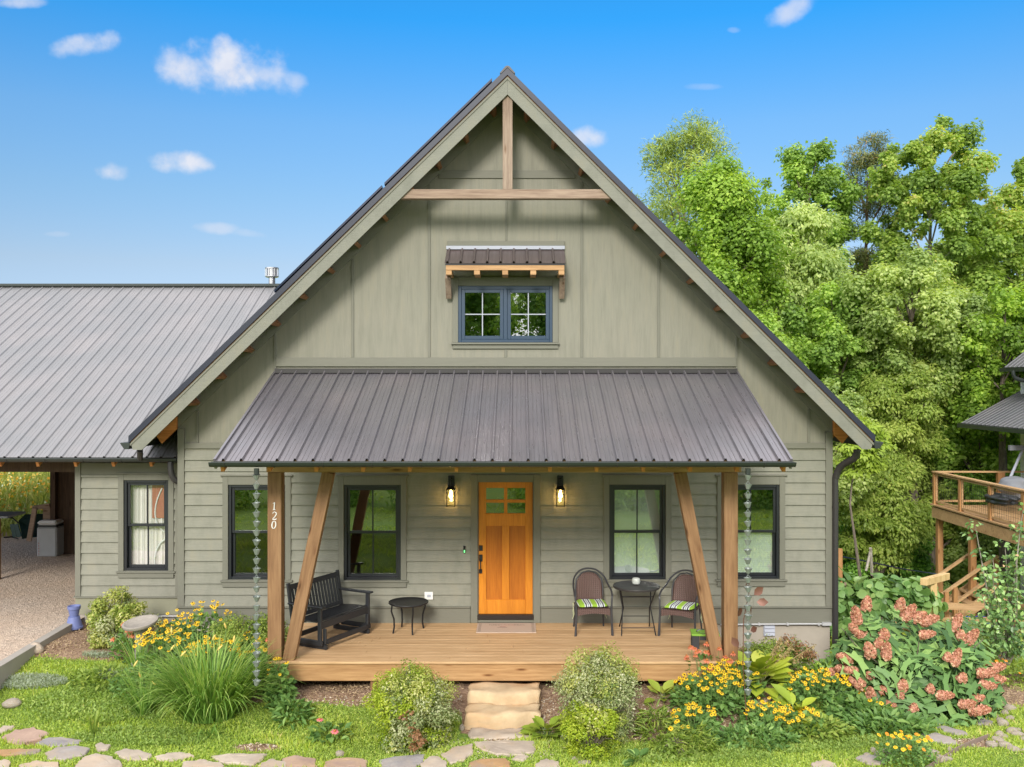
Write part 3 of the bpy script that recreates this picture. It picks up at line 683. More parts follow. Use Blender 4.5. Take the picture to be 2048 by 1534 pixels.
cb = MB(); cb.prism([(XR-(ZR-.25-zc0)/SL, zc0), (XR+(ZR-.25-zc0), zc0), (XR+(ZR-.25-zc1), zc1), (XR-(ZR-.25-zc1)/SL, zc1)], OV+.038, OV+.178); cb.build('collar_beam', M['weathered_wood'], house, bevel=.004)
# solar panels on the left slope
for a, b in ((-.40, -2.05), (-2.09, -3.74)):
    mb = MB(); roofslab(mb, b, a, .22, .26, OV+.12, 4.2); mb.build('solar_panel', M['solar'], house)
# main gutters
def gutter(p0, p1, r, name='gutter', n=8, hooks=None, mat='gutter_metal'):
    p0 = Vector(p0); p1 = Vector(p1); d = (p1-p0).normalized(); a = Vector((0,0,1)).cross(d).normalized(); vs = []; 
    for p in (p0, p1):
        for rr in (r, r-.006):
            for k in range(n+1):
                t = math.pi*k/n; vs.append(p+a*math.cos(t)*rr-Vector((0,0,1))*math.sin(t)*rr)
    m_ = n+1; fs = []
    for k in range(n):
        fs.append((k, k+1, 2*m_+k+1, 2*m_+k)); fs.append((m_+k, 3*m_+k, 3*m_+k+1, m_+k+1))
    for q in (0, 2*m_): fs += [(q+k, q+m_+k, q+m_+k+1, q+k+1) for k in range(n)]
    fs.append((0, 2*m_, 3*m_, m_)); fs.append((n, m_+n, 3*m_+n, 2*m_+n))
    fs.append(tuple(range(m_))); fs.append(tuple(2*m_+n-k for k in range(m_)))
    g = MB(); g.add(vs, fs)
    for s_ in (1, -1):
        g.tube([p0+a*s_*(r-.003), p1+a*s_*(r-.003)], .006, 6)
    o = g.build(name, M[mat], house, sm=True)
    if hooks:
        for h in hooks:
            c = p0+d*h; hb = MB(); hb.tube([c+a*math.cos(math.pi*k/8)*(r+.004)-Vector((0,0,1))*math.sin(math.pi*k/8)*(r+.004) for k in range(9)], .005, 5); hb.build('gutter_hook', M['downspout_metal'], o)
    return o
def kgutter(x0, s_):  # eave gutter of the main roof seen end-on
    mb = MB(); z = z_roof(XL_E if s_ < 0 else XR_E)+.01
    pts = [(x0, z), (x0+s_*.02, z-.10), (x0+s_*.09, z-.10), (x0+s_*.15, z-.015), (x0+s_*.15, z)]
    mb.prism(pts[::-1] if s_ < 0 else pts, OV-.02, 9.4); mb.build('gutter', M['gutter_metal'], house, bevel=.004)
kgutter(XL_E-.005, -1); kgutter(XR_E+.005, 1)
# right downspout with corrugated elbow
ds = MB(); X1 = (1666-VX)/125.0; xg = (1716-VX)/FPX*14.6; zg = at(0, 902, -.4).z
path = bez((xg, -.35, zg+.02), (xg+.01, -.35, zg-.24), (X1+.06, -.1, zg-.10), (X1+.005, -.07, zg-.46), 26)
ds.tube(path, [.052+.005*(i % 2) for i in range(27)], 12); ds.tube([(X1, -.07, zg-.44), (X1, -.07, H(1320))], .047, 14)
ds.tube([(X1, -.07, zg-.9), (X1, -.07, zg-.93)], .051, 14)
ds.build('downspout', M['downspout_metal'], house, sm=True)

# porch --------------------------------------------------------------
def ribbed(name, x0, x1, pe, pr, mat, parent, pitch=.2286, rise=.036, ystart=None, phase=.0, minor=True):
    """metal sheet from eave point pe=(y,z) to ridge point pr with raised ribs"""
    prof = []; x = x0+phase
    prof.append((x0, 0))
    while x < x1-.06:
        if x > x0+.001: prof.append((x, 0))
        prof += [(x+.014, rise), (x+.034, rise), (x+.048, 0)]
        if minor:
            for q in (.10, .16): prof += [(x+q, 0), (x+q+.005, .004), (x+q+.010, 0)]
        x += pitch
    prof = [p for p in prof if p[0] < x1]; prof.append((x1, 0))
    d = Vector((0, pr[0]-pe[0], pr[1]-pe[1])); L_ = d.length; d.normalize(); nrm = Vector((0, -d.z, d.y)); vs = []
    for x, h in prof:
        t0 = 0.0
        if ystart: t0 = ystart(x)
        for t in (t0, 1.0):
            p = Vector((x, pe[0], pe[1]))+d*L_*t+nrm*h; vs.append(p)
    mb = MB(); mb.add(vs, [(2*i, 2*i+2, 2*i+3, 2*i+1) for i in range(len(prof)-1)])
    # visible thickness at the lower edge
    b = [Vector(vs[2*i])-nrm*.006 for i in range(len(prof))]; k = len(mb.v)
    mb.v += [tuple(v) for v in b]
    for i in range(len(prof)-1): mb.f.append((2*i, k+i, k+i+1, 2*i+2)); mb.m.append(0)
    return mb.build(name, mat, parent)
PXL, PXR = -3.87, 3.49; PE = (-3.02, at(0,922,-3.02).z); PT = (-.03, H(745))
porch = ribbed('porch_roof', PXL, PXR, PE, PT, M['porch_metal'], house, phase=.09)
sl_ = Vector((0, PT[0]-PE[0], PT[1]-PE[1])); Lp = sl_.length; sl_.normalize(); nr_ = Vector((0, -sl_.z, sl_.y))
def pslab(mb, x0, x1, t0, t1, h0, h1):
    q = []
    for t in (t0, t1):
        for h in (h0, h1):
            p = Vector((0, PE[0], PE[1]))+sl_*t+nr_*h; q.append((p.y, p.z))
    vs = [(x, *c) for x in (x0, x1) for c in q]
    mb.add(vs, [(0,1,3,2),(4,6,7,5),(0,4,5,1),(2,3,7,6),(1,5,7,3),(0,2,6,4)])
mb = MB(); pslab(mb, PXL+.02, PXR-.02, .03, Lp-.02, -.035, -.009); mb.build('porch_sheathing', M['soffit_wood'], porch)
for xa in (PXL-.012, PXR-.018):
    mb = MB(); pslab(mb, xa, xa+.03, -.0, Lp, -.11, .03); mb.build('rake_flashing', M['porch_metal'], porch)
mb = MB(); mb.box(PXL, PXR, -.05, -.002, H(743.5)+.0, H(737)); mb.box(PXL, PXR, -.10, -.05, H(746), H(743.6)); mb.build('wall_flashing', M['downspout_metal'], porch)
k = 0; x = PXL+.06
while x < PXR:
    mb = MB(); pslab(mb, x, x+.045, .02, Lp-.03, -.16, -.036); mb.build('rafter', M['rafter_wood'], house); x += (PXR-PXL-.165)/12
gx = [(420-VX)/157.8, (1590-VX)/157.8]
gutter((gx[0], -3.09, at(0,924.5,-3.09).z), (gx[1], -3.09, at(0,924.5,-3.09).z), .062, hooks=[.2+.62*i for i in range(12)])
PF = -2.09; PW = .19
PXa, PXb = (535-VX)/145.6, (1476-VX)/145.6
ZD = H(1245)
mb = MB(); mb.box(PXa-.02, PXb+.05, PF+.01, PF+.15, at(0,945,PF).z, at(0,945,PF).z+.24); mb.build('porch_beam', M['cedar_horizontal'], house, bevel=.005)
zb_ = at(0,945,PF).z-.001
posts = []
for x0 in (PXa, PXb-PW):
    mb = MB(); mb.box(x0, x0+PW, PF, PF+PW, ZD+.0005, zb_); posts.append(mb.build('porch_post', M['cedar_vertical'], house, bevel=.006))
def brace(xt, xb, w=.15):
    mb = MB(); p0 = Vector((xb, PF+.09, ZD+.002)); p1 = Vector((xt, PF+.09, zb_-.001)); L_ = (p1-p0).length
    mb.box(-w/2, w/2, -.075, .075, 0, L_)
    o = mb.build('brace', M['cedar_vertical'], house, bevel=.005); ang = math.atan2(p1.x-p0.x, p1.z-p0.z); o.location = p0; o.rotation_euler = (0, ang, 0)
brace((655-VX)/145.6, (575.5-VX)/145.6, .165); brace((1362-VX)/145.6, (1437-VX)/145.6, .165)
# house number on the left post (raised numerals), built as strokes
def stroke(mb, pts, ws, y):
    pts = [Vector((p[0], p[1])) for p in pts]; a = []; b = []
    for i, p in enumerate(pts):
        d = (pts[min(i+1, len(pts)-1)]-pts[max(0, i-1)]).normalized(); n_ = Vector((-d.y, d.x))*ws[i]/2; a.append(p+n_); b.append(p-n_)
    vs = [(q.x, y, q.y) for q in a]+[(q.x, y, q.y) for q in b]; n = len(pts); vs += [(v[0], y+.006, v[2]) for v in vs]
    f = []
    for i in range(n-1): f += [(i, n+i, n+i+1, i+1), (i, i+1, 2*n+i+1, 2*n+i), (n+i, 3*n+i, 3*n+i+1, n+i+1)]
    mb.add(vs, f)
nx = lambda v: at(420+v/3.652, 0, PF).x
nz = lambda v: at(0, 900+v/3.652, PF).z
def numeral(k, cx, top, bot):
    mb = MB(); y = PF-.008; x = nx(cx); zt, zb2 = nz(top), nz(bot); h = zt-zb2; w = h*.30
    if k == 1: stroke(mb, [(x-.003, zb2), (x+.004, zt)], [h*.13, h*.13], y); stroke(mb, [(x-w*.6, zt-h*.16), (x+.008, zt)], [h*.05, h*.1], y-.0005); stroke(mb, [(x-w*.6, zb2), (x+w*.6, zb2)], [h*.06, h*.06], y-.001)
    if k == 2:
        pts = [(x-w*.8, zt-h*.24), (x-w*.6, zt-h*.08), (x, zt), (x+w*.75, zt-h*.14), (x+w*.8, zt-h*.34), (x+w*.2, zt-h*.62), (x-w*.9, zb2+.003)]; stroke(mb, pts, [h*.06,h*.08,h*.07,h*.12,h*.13,h*.1,h*.06], y); stroke(mb, [(x-w*.9, zb2), (x+w*.5, zb2), (x+w, zb2+h*.1)], [h*.1, h*.13, h*.05], y-.0005)
    if k == 0:
        n = 20; stroke(mb, [(x+w*.85*math.cos(2*math.pi*i/n)+.15*w*math.sin(2*math.pi*i/n), (zt+zb2)/2+h/2*math.sin(2*math.pi*i/n)) for i in range(n+1)], [h*(.05+.09*abs(math.cos(2*math.pi*i/n))) for i in range(n+1)], y)
    mb.build('house_numeral', M['white_plastic'], posts[0])
numeral(1, 470, 382, 436); numeral(2, 472, 451, 506); numeral(0, 467, 518, 573)
# deck
deck = MB(); y = -2.115; i = 0
bx0, bx1 = PXa-.03, PXb+.03
dm = []
while y < -.03:
    w = .135; y1 = min(y+w, -.026); cuts = [bx0, bx1] if i == 0 else [bx0]+sorted(rnd.uniform(-2.5, 2.3) for _ in range(1+(i % 2)))+[bx1]
    for a, b in zip(cuts, cuts[1:]): deck.box(a+(.001 if a > bx0 else 0), b-(.001 if b < bx1 else 0), y, y1, ZD-.03, ZD)
    y += w+.006; i += 1
dk = deck.build('porch_deck', M['deck_wood'], house, bevel=.002)
zf0, zf1 = at(0,1362,PF).z, ZD-.031
mb = MB(); mb.box(PXa+.10, PXb, PF+.002, PF+.04, zf0, zf1); mb.build('deck_fascia', M['cedar_horizontal'], house, bevel=.003)
mb = MB(); mb.box(PXb-.04, PXb, PF+.041, -.03, zf0, zf1); mb.box(PXa+.05, PXa+.09, PF+.002, -.03, zf0, zf1); mb.build('deck_fascia', M['cedar_horizontal'], house)
mb = MB(); mb.box(PXa+.1, PXb-.1, -1.9, -.05, ZD-.20, ZD-.04); mb.build('deck_joist', M['dark_wood'], house)
for xx in (PXa+.02, PXb-.21, (740-VX)/145.6):
    mb = MB(); mb.box(xx, xx+.185, PF+.045, PF+.22, -.2, zf0+.1); mb.build('deck_leg', M['cedar_vertical'], house)

# awning over the upper window ----------------------------------------
def awning():
    xl, xr = W(893), W(1129); zt = H(500); f0, f1 = at(889,0,-.5).x, at(1131.5,0,-.5).x; zfr = at(0,526,-.5).z
    aw = ribbed('awning', f0, f1, (-.5, zfr), (-.03, zt), M['awning_metal'], house, pitch=.205, phase=.02, minor=False)
    MB().box(xl, xr, -.06, -.002, H(499.5), H(492.5)).build('flashing', M['vent_grey'], aw)
    MB().box(f0+.01, f1-.01, -.495, -.46, zfr-.03, zfr-.008).build('front_trim', M['black_metal'], aw)
    zb = at(0,540,-.5).z; b = MB(); b.box(f0+.02, f1-.02, -.49, -.40, zb, zfr-.031); b.build('beam', M['cedar_horizontal'], aw, bevel=.003)
    for i in range(5):
        x = f0+.02+(f1-f0-.04-.09)*i/4; MB().box(x, x+.09, -.485, -.035, zb-.07, zb-.001).build('rafter', M['cedar_horizontal'], aw, bevel=.003)
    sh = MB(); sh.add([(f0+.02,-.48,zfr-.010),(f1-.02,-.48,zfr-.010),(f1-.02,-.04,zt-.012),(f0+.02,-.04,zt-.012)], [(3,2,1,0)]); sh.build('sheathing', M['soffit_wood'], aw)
    for x in (W(898.5), W(1123)):
        k = MB(); k.bar((x, -.30, zb-.075), (x, -.055, H(595)), .085, .10, (0,1,0)); k.build('bracket', M['weathered_wood_vertical'], aw, bevel=.003)
awning()

# wing ---------------------------------------------------------------
YW = .6; SW = FPX/(YW+15)
WX = lambda px: (px-VX)/SW
WZ = lambda py: CAMZ-(py-VY)/SW
wl, wr = WX(152), CORNER_L-.002
wwin = (WX(249), WX(338), WZ(1141), WZ(960))
wc = MB(); core(wc, wl, wr, WZ(1225), WZ(925), YW, YW+.15, [wwin]); wc.build('wing_wall', M['siding_paint'], house)
siding(house, WX(163), wr-.012, WZ(1192)+.0, WZ(950), YW, [wwin], .1795)
mb = MB(); mb.box(wl, WX(163), YW-.042, YW-.001, WZ(1193)+.012, WZ(926)); mb.build('corner_board', M['trim_paint_vertical'], house, bevel=.003)
mb = MB(); mb.box(WX(352), wr, YW-.040, YW-.001, WZ(1193)+.012, WZ(926)); mb.build('corner_board', M['trim_paint_vertical'], house, bevel=.003)
mb = MB(); mb.box(WX(163)+.001, WX(352)-.001, YW-.026, YW-.001, WZ(949), WZ(926)); mb.build('frieze_board', M['trim_paint'], house)
mb = MB(); mb.box(wl-.02, wr, YW-.055, YW-.001, WZ(1193)-.012, WZ(1193)+.011); mb.build('drip_cap', M['trim_paint'], house)
mb = MB(); mb.box(wl, wr, YW-.024, YW-.001, WZ(1228), WZ(1193)-.0125); mb.build('skirt_board', M['skirt'], house)
mb = MB(); mb.box(wl, wr, YW-.012, YW+.2, -.3, WZ(1228)-.001); mb.build('foundation', M['concrete'], house)
mb = MB(); mb.box(wl, wl+.15, YW+.151, 1.3, .3, 3.25); mb.box(wl, wl+.15, 1.301, 6.3, .3, 3.6); mb.box(wl+.16, wr, 6.8, 6.95, .3, 5.0); mb.build('side_wall', M['siding_paint'], house)
window(wwin, YW, True, True, 'curtain', head=.12, screened=False)
# wing roof
WE = (.12, at(0,914.5,.12).z); WR = (6.4, at(0,572,6.4).z)
def wing_start(x):
    if x < CORNER_L-.01: return 0.0
    zt = z_roof(x)-.12; return max(0.0, min(.98, (zt-WE[1])/(WR[1]-WE[1])))
wing = ribbed('wing_roof', -17.0, -2.7, WE, WR, M['wing_metal'], house, rise=.022, ystart=wing_start, phase=.03)
bk = (12.7, WE[1]); mb = MB(); mb.add([(-17,WR[0],WR[1]),(-2.7,WR[0],WR[1]),(-2.7,bk[0],bk[1]),(-17,bk[0],bk[1])], [(0,1,2,3)]); mb.build('wing_roof', M['wing_metal'], house)
mb = MB(); mb.add([(-17,WE[0]+.03,WE[1]-.03),(CORNER_L-.02,WE[0]+.03,WE[1]-.03),(CORNER_L-.02,WR[0],WR[1]-.03),(-17,WR[0],WR[1]-.03)], [(3,2,1,0)])
mb.add([(-17,bk[0],bk[1]-.03),(-4,bk[0],bk[1]-.03),(-4,WR[0],WR[1]-.03),(-17,WR[0],WR[1]-.03)], [(0,1,2,3)]); mb.build('wing_sheathing', M['dark_wood'], wing)
MB().prism([(0,0)]*0 or [(-17, WR[1]-.03), (-2.75, WR[1]-.03), (-2.75, WR[1]+.045), (-17, WR[1]+.045)], WR[0]-.12, WR[0]+.12).build('ridge_cap', M['gutter_metal'], wing, bevel=.02)
x = -16.9
while x < CORNER_L-.1:
    mb = MB(); mb.bar((x, WE[0]+.03, WE[1]-.10), (x, WR[0], WR[1]-.10), .045, .12); mb.build('rafter', M['rafter_wood'], house); x += .61
gutter((-17, .04, at(0,917,.04).z), (CORNER_L-.03, .04, at(0,917,.04).z), .058, hooks=[.3+.61*i for i in range(19)])
# corrugated elbow and short spout over the wing
ds = MB(); pe = [at(341,926,.05), at(344,955,.15), at(352,965,.35)]
ds.tube(bez(at(341,924,.05), at(340,950,.02), at(345,962,.05), at(362,965,.1), 18), [.045+.005*(i % 2) for i in range(19)], 12); ds.build('downspout', M['downspout_metal'], house, sm=True)
ds = MB(); ds.tube([at(280,900,-.3), at(280,917,-.02)], .045, 12); ds.build('downspout', M['downspout_metal'], house, sm=True)
# flue on the wing ridge
fl = MB(); fp = at(544, 570, 6.5); r_ = .075
fl.lathe([(r_,-.2),(r_,.17),(.12,.17),(.155,.185),(.155,.20),(.13,.21),(.13,.36),(.155,.365),(.155,.395),(.13,.40),(.0,.405)], 20, (fp.x, fp.y, fp.z)); flo = fl.build('flue', M['steel'], house, sm=True)
cg = MB()
for k in range(14):
    t = 2*math.pi*k/14; cg.box(fp.x+.15*math.cos(t)-.006, fp.x+.15*math.cos(t)+.006, fp.y+.15*math.sin(t)-.006, fp.y+.15*math.sin(t)+.006, fp.z+.20, fp.z+.37)
cg.build('cage', M['steel'], flo)
# carport: post, plank wall
cp = MB(); cp.box(at(100,0,6.2).x, at(110,0,6.2).x, 6.2, 6.33, .3, 5.6); cp.build('carport_post', M['dark_wood'], house)
cw = MB(); cw.box(at(110,0,6.3).x, wl+.1, 6.34, 6.42, .3, 5.9); cw.build('carport_wall', M['dark_wood'], house)
cp = MB(); cp.box(-14.0, -13.85, .5, .65, .3, 3.5); cp.build('carport_post', M['dark_wood'], house)
cp = MB(); cp.box(-14.0, wl, .62, .76, 3.0, 3.2); cp.build('carport_beam', M['dark_wood'], house)
# ================================================================== PORCH THINGS
ZDK = ZD
def px_on_z(px, py, z):
    Z = (CAMZ-z)*FPX/(py-VY); return Vector(((px-VX)/FPX*Z, Z+CAMY, z))
# wall lanterns
def lantern(px, label):
    t = thing('wall_lantern', label, 'wall lamp', (W(px), -.035, H(976)), 0, 'lanterns beside the front door')
    b = MB(); b.box(-.05, .05, -.01, .02, .02, .20); b.build('backplate', M['black_metal'], t, bevel=.004)
    a = MB(); a.tube(bez((0,0,.12),(0,-.06,.2),(0,-.13,.16),(0,-.11,.05),10), .011, 8); a.box(-.012, .012, -.13, 0, .14, .165); a.build('arm', M['black_metal'], t, sm=True)
    c = MB(); c.add([(-.075,-.185,-.005),(.075,-.185,-.005),(.075,-.035,-.005),(-.075,-.035,-.005),(-.045,-.155,.045),(.045,-.155,.045),(.045,-.065,.045),(-.045,-.065,.045)], [(0,1,5,4),(1,2,6,5),(2,3,7,6),(3,0,4,7),(4,5,6,7),(3,2,1,0)]); c.build('lantern_cap', M['black_metal'], t)
    f = MB()
    for sx in (-.064, .064):
        for sy in (-.174, -.046): f.box(sx-.005, sx+.005, sy-.005, sy+.005, -.27, -.005)
    for z in (-.275, -.085):
        f.box(-.069, .069, -.179, -.169, z, z+.009); f.box(-.069, .069, -.051, -.041, z, z+.009); f.box(-.069, -.059, -.169, -.051, z, z+.009); f.box(.059, .069, -.169, -.051, z, z+.009)
    f.build('cage', M['dark_bronze'], t)
    g = MB(); g.box(-.058, .058, -.168, -.052, -.262, -.012); g.build('lantern_glass', M['glass_clear'], t)
    bb = MB(); bb.lathe([(.004,-.15),(.026,-.125),(.030,-.10),(.022,-.07),(.013,-.05),(.013,-.02)], 14, (0,-.11,0)); bb.build('bulb', M['lit_bulb'], t, sm=True)
    l = bpy.data.lights.new('lamp_light', 'POINT'); l.energy = 1.6; l.color = (1,.58,.2); l.shadow_soft_size = .03; lo = bpy.data.objects.new('lamp_light', l); col.objects.link(lo); lo.parent = t; lo.location = (0,-.11,-.19)
    return t
lantern(903, 'black lantern with a glowing bulb on the wall left of the orange door')
lantern(1120, 'black lantern with a glowing bulb on the wall right of the orange door')
# rain chains
def rain_chain(px, label, n, leafy=False):
    x = (px-VX)/157.0; z0 = at(0,940,-3.09).z
    t = thing('rain_chain', label, 'rain chain', (x, -3.09, z0), 0, 'rain chains hanging from the porch gutter')
    o = MB(); o.lathe([(.033,.02),(.033,-.055),(.026,-.06)], 14); o.build('gutter_outlet', M['gutter_metal'], t, sm=True)
    cup = MB(); cup.lathe([(.012,-.040),(.020,-.040),(.048,.024),(.052,.026),(.046,.026),(.019,-.034),(.012,-.034)], 10, cap=False)
    src = None; mi = M['chain_metal']
    for k in range(n):
        z = -.085-.1185*k
        if src is None: src = cup.build('cup', mi, t, sm=False); c = src
        else: c = src.copy(); col.objects.link(c); c.parent = t
        c.location = (rnd.uniform(-.003,.003), 0, z); c.rotation_euler = (rnd.uniform(-.12,.12), rnd.uniform(-.12,.12), rnd.uniform(0,3))
    ch = MB()
    for k in range(n):
        z = -.085-.1185*k
        for s_ in (-1, 1): ch.tube([(s_*.030,0,z+.02),(0,0,z+.062),(0,0,z+.08)], .0035, 5, cap=False)
    ch.build('links', mi, t)
    return t
plain('chain_metal', (.24,.27,.245), .5, .35, var=.35, scale=30)
c1 = rain_chain(516, 'chain of small metal cups hanging from the gutter left of the numbered post', 23)
c2 = rain_chain(1493.5, 'chain of small metal cups with copper leaves hanging right of the right porch post', 24)
def copper_vine():
    t = thing('copper_vine', 'twisted stake with rusty copper leaves beside the right rain chain', 'garden ornament', (0,0,0))
    X = lambda px: (px-VX)/FPX*12.05
    Zz = lambda py: CAMZ-(py-VY)/FPX*12.05
    s = MB(); s.tube([(X(1494),-2.95,Zz(1450)),(X(1486),-2.95,Zz(1330)),(X(1487),-2.95,Zz(1240)),(X(1498),-2.95,Zz(1185))], .006, 6); s.build('stem', M['copper_leaf'], t, sm=True)
    for px, py, sz, a in ((1482,1230,.17,.9),(1477,1295,.15,.6),(1508,1190,.16,-.9),(1513,1204,.15,-1.5),(1502,1215,.15,-2.2),(1501,1262,.12,-1.0),(1494,1180,.13,.1)):
        l = MB(); l.add([(0,0,0),(.28,-.1,.3),(.33,-.05,.62),(0,.02,1.0),(-.33,.08,.62),(-.28,.1,.3),(0,.10,.5)], [(0,1,6),(1,2,6),(2,3,6),(3,4,6),(4,5,6),(5,0,6)])
        o = l.build('leaf', M['copper_leaf'], t, sm=True); o.scale = (sz,sz,sz); o.location = (X(1488), -2.95, Zz(py)); o.location.x = X(px); o.rotation_euler = (rnd.uniform(-.5,.3), a*-1, rnd.uniform(-1,1))
copper_vine()
# doormat
dmt = MB(); p = px_on_z(1012, 1246, ZDK)
dmt.box(W(955.5), W(1071), -.645, -.075, ZDK+.001, ZDK+.013); dmo = tag(dmt.build('doormat', M['mat_fibre'], None, bevel=.003), 'flat tan doormat with faded lettering in front of the orange door', 'doormat')
ink = MB(); r5 = random.Random(5); x = W(955.5)+.19; zz = ZDK+.0145
def rect(mb, x0, x1, y0, y1): mb.add([(x0,y0,zz),(x1,y0,zz),(x1,y1,zz),(x0,y1,zz)], [(0,1,2,3)])
ik = MB(); ir = MB(); i = 0
while x < W(1071)-.19:
    w = r5.choice((.014,.018,.020)); m_ = ir if .40 < (x-W(955.5))/.92 < .62 else ik
    rect(m_, x, x+.004, -.235, -.175)
    if r5.random() < .8: rect(m_, x+.0045, x+w, -.182, -.175)
    if r5.random() < .6: rect(m_, x+.0045, x+w, -.208, -.202)
    if r5.random() < .5: rect(m_, x+.0045, x+w, -.235, -.229)
    if r5.random() < .5: rect(m_, x+w-.0035, x+w, -.228, -.183)
    x += w+.009; i += 1
rect(ir, W(1000), W(1012), -.32, -.30); rect(ik, W(996), W(1015), -.36, -.345)
for q in (.03, .045, .06): rect(ik, W(955.5)+q, W(955.5)+q+.004, -.62, -.10); rect(ik, W(1071)-q-.004, W(1071)-q, -.62, -.10)
ik.build('lettering', M['ink'], dmo); ir.build('red_lettering', M['ink_red'], dmo)

# glider bench: local frame x = length, -y = front
def bench():
    t = thing('glider_bench', 'black slatted glider bench angled behind the left brace on the porch', 'bench', (-2.80, -.95, ZDK), R(62))
    m = M['black_poly']; Lh = .58
    s = MB()
    for i in range(9):
        y = -.26+i*.052; z = .385+.012*math.cos((i-2)/3.)+(.018 if i == 0 else 0)
        s.box(-Lh+.02, Lh-.02, y, y+.045, z-.012, z+.008)
    s.build('seat', m, t, bevel=.003)
    a = MB(); a.box(-Lh+.01, Lh-.01, -.285, -.262, .30, .40); a.box(-Lh+.01, Lh-.01, .19, .212, .30, .38); a.build('apron', m, t, bevel=.003)
    b = MB()
    def bp(x, h): return (x, .22+h*.22, .40+h)      # a point on the sloping back
    for i in range(15):
        x = -Lh+.085+i*(2*Lh-.17)/14; b.bar(bp(x,.02), bp(x,.42), .042, .018, (1,0,0))
    b.build('back_slats', m, t, bevel=.002)
    r = MB(); r.bar(bp(-Lh+.03,.44), bp(Lh-.03,.44), .03, .075, (0,.2,1)); r.bar(bp(-Lh+.03,.02), bp(Lh-.03,.02), .03, .06, (0,.2,1)); r.build('back_rail', m, t, bevel=.004)
    for s_ in (-1, 1):
        x = s_*(Lh-.02)
        p = MB(); p.bar((x,.20,.10), bp(x,.50), .04, .055, (1,0,0)); p.build('back_post', m, t, bevel=.006)
        p = MB(); p.bar((x,-.262,.08), (x,-.262,.60), .042, .06, (0,1,0)); p.build('leg', m, t, bevel=.006)
        p = MB(); p.box(x-.045, x+.045, -.34, .31, .601, .628); p.build('armrest', m, t, bevel=.008)
        p = MB(); p.bar((x,-.31,.10), (x,.24,.10), .04, .07); p.build('side_rail', m, t, bevel=.005)
        xb = s_*(Lh-.085)
        q = MB(); q.bar((xb,-.34,.035), (xb,.34,.035), .045, .068); q.build('base_rail', m, t, bevel=.005)
        for y in (-.30, .27):
            q = MB(); q.bar((xb,y,.07), (xb,y,.30), .042, .055, (0,1,0)); q.build('base_post', m, t, bevel=.012)
    for y in (-.32, .30):
        q = MB(); q.bar((-Lh+.11,y,.11), (Lh-.11,y,.11), .03, .07); q.build('stretcher', m, t, bevel=.004)
bench()
# round black side table
def side_table():
    c = px_on_z(817, 1204, ZDK+.445)
    t = thing('side_table', 'low round black metal side table between the bench and the orange door', 'table', (c.x, c.y, ZDK))
    a = MB(); a.lathe([(0,.44),(.26,.435),(.295,.448),(.305,.455),(.308,.44),(.30,.43),(.27,.418),(0,.42)], 40, cap=False); a.build('tabletop', M['black_metal'], t, sm=True)
    for k, ang in enumerate((R(215), R(290), R(35), R(120))):
        cx, cy = math.cos(ang), math.sin(ang); l = MB(); l.tube([(cx*.285,cy*.285,.425),(cx*.295,cy*.295,.34),(cx*.25,cy*.25,.22),(cx*.245,cy*.245,.10),(cx*.265,cy*.265,.0)], .013, 8); l.build('leg', M['black_metal'], t, sm=True)
side_table()
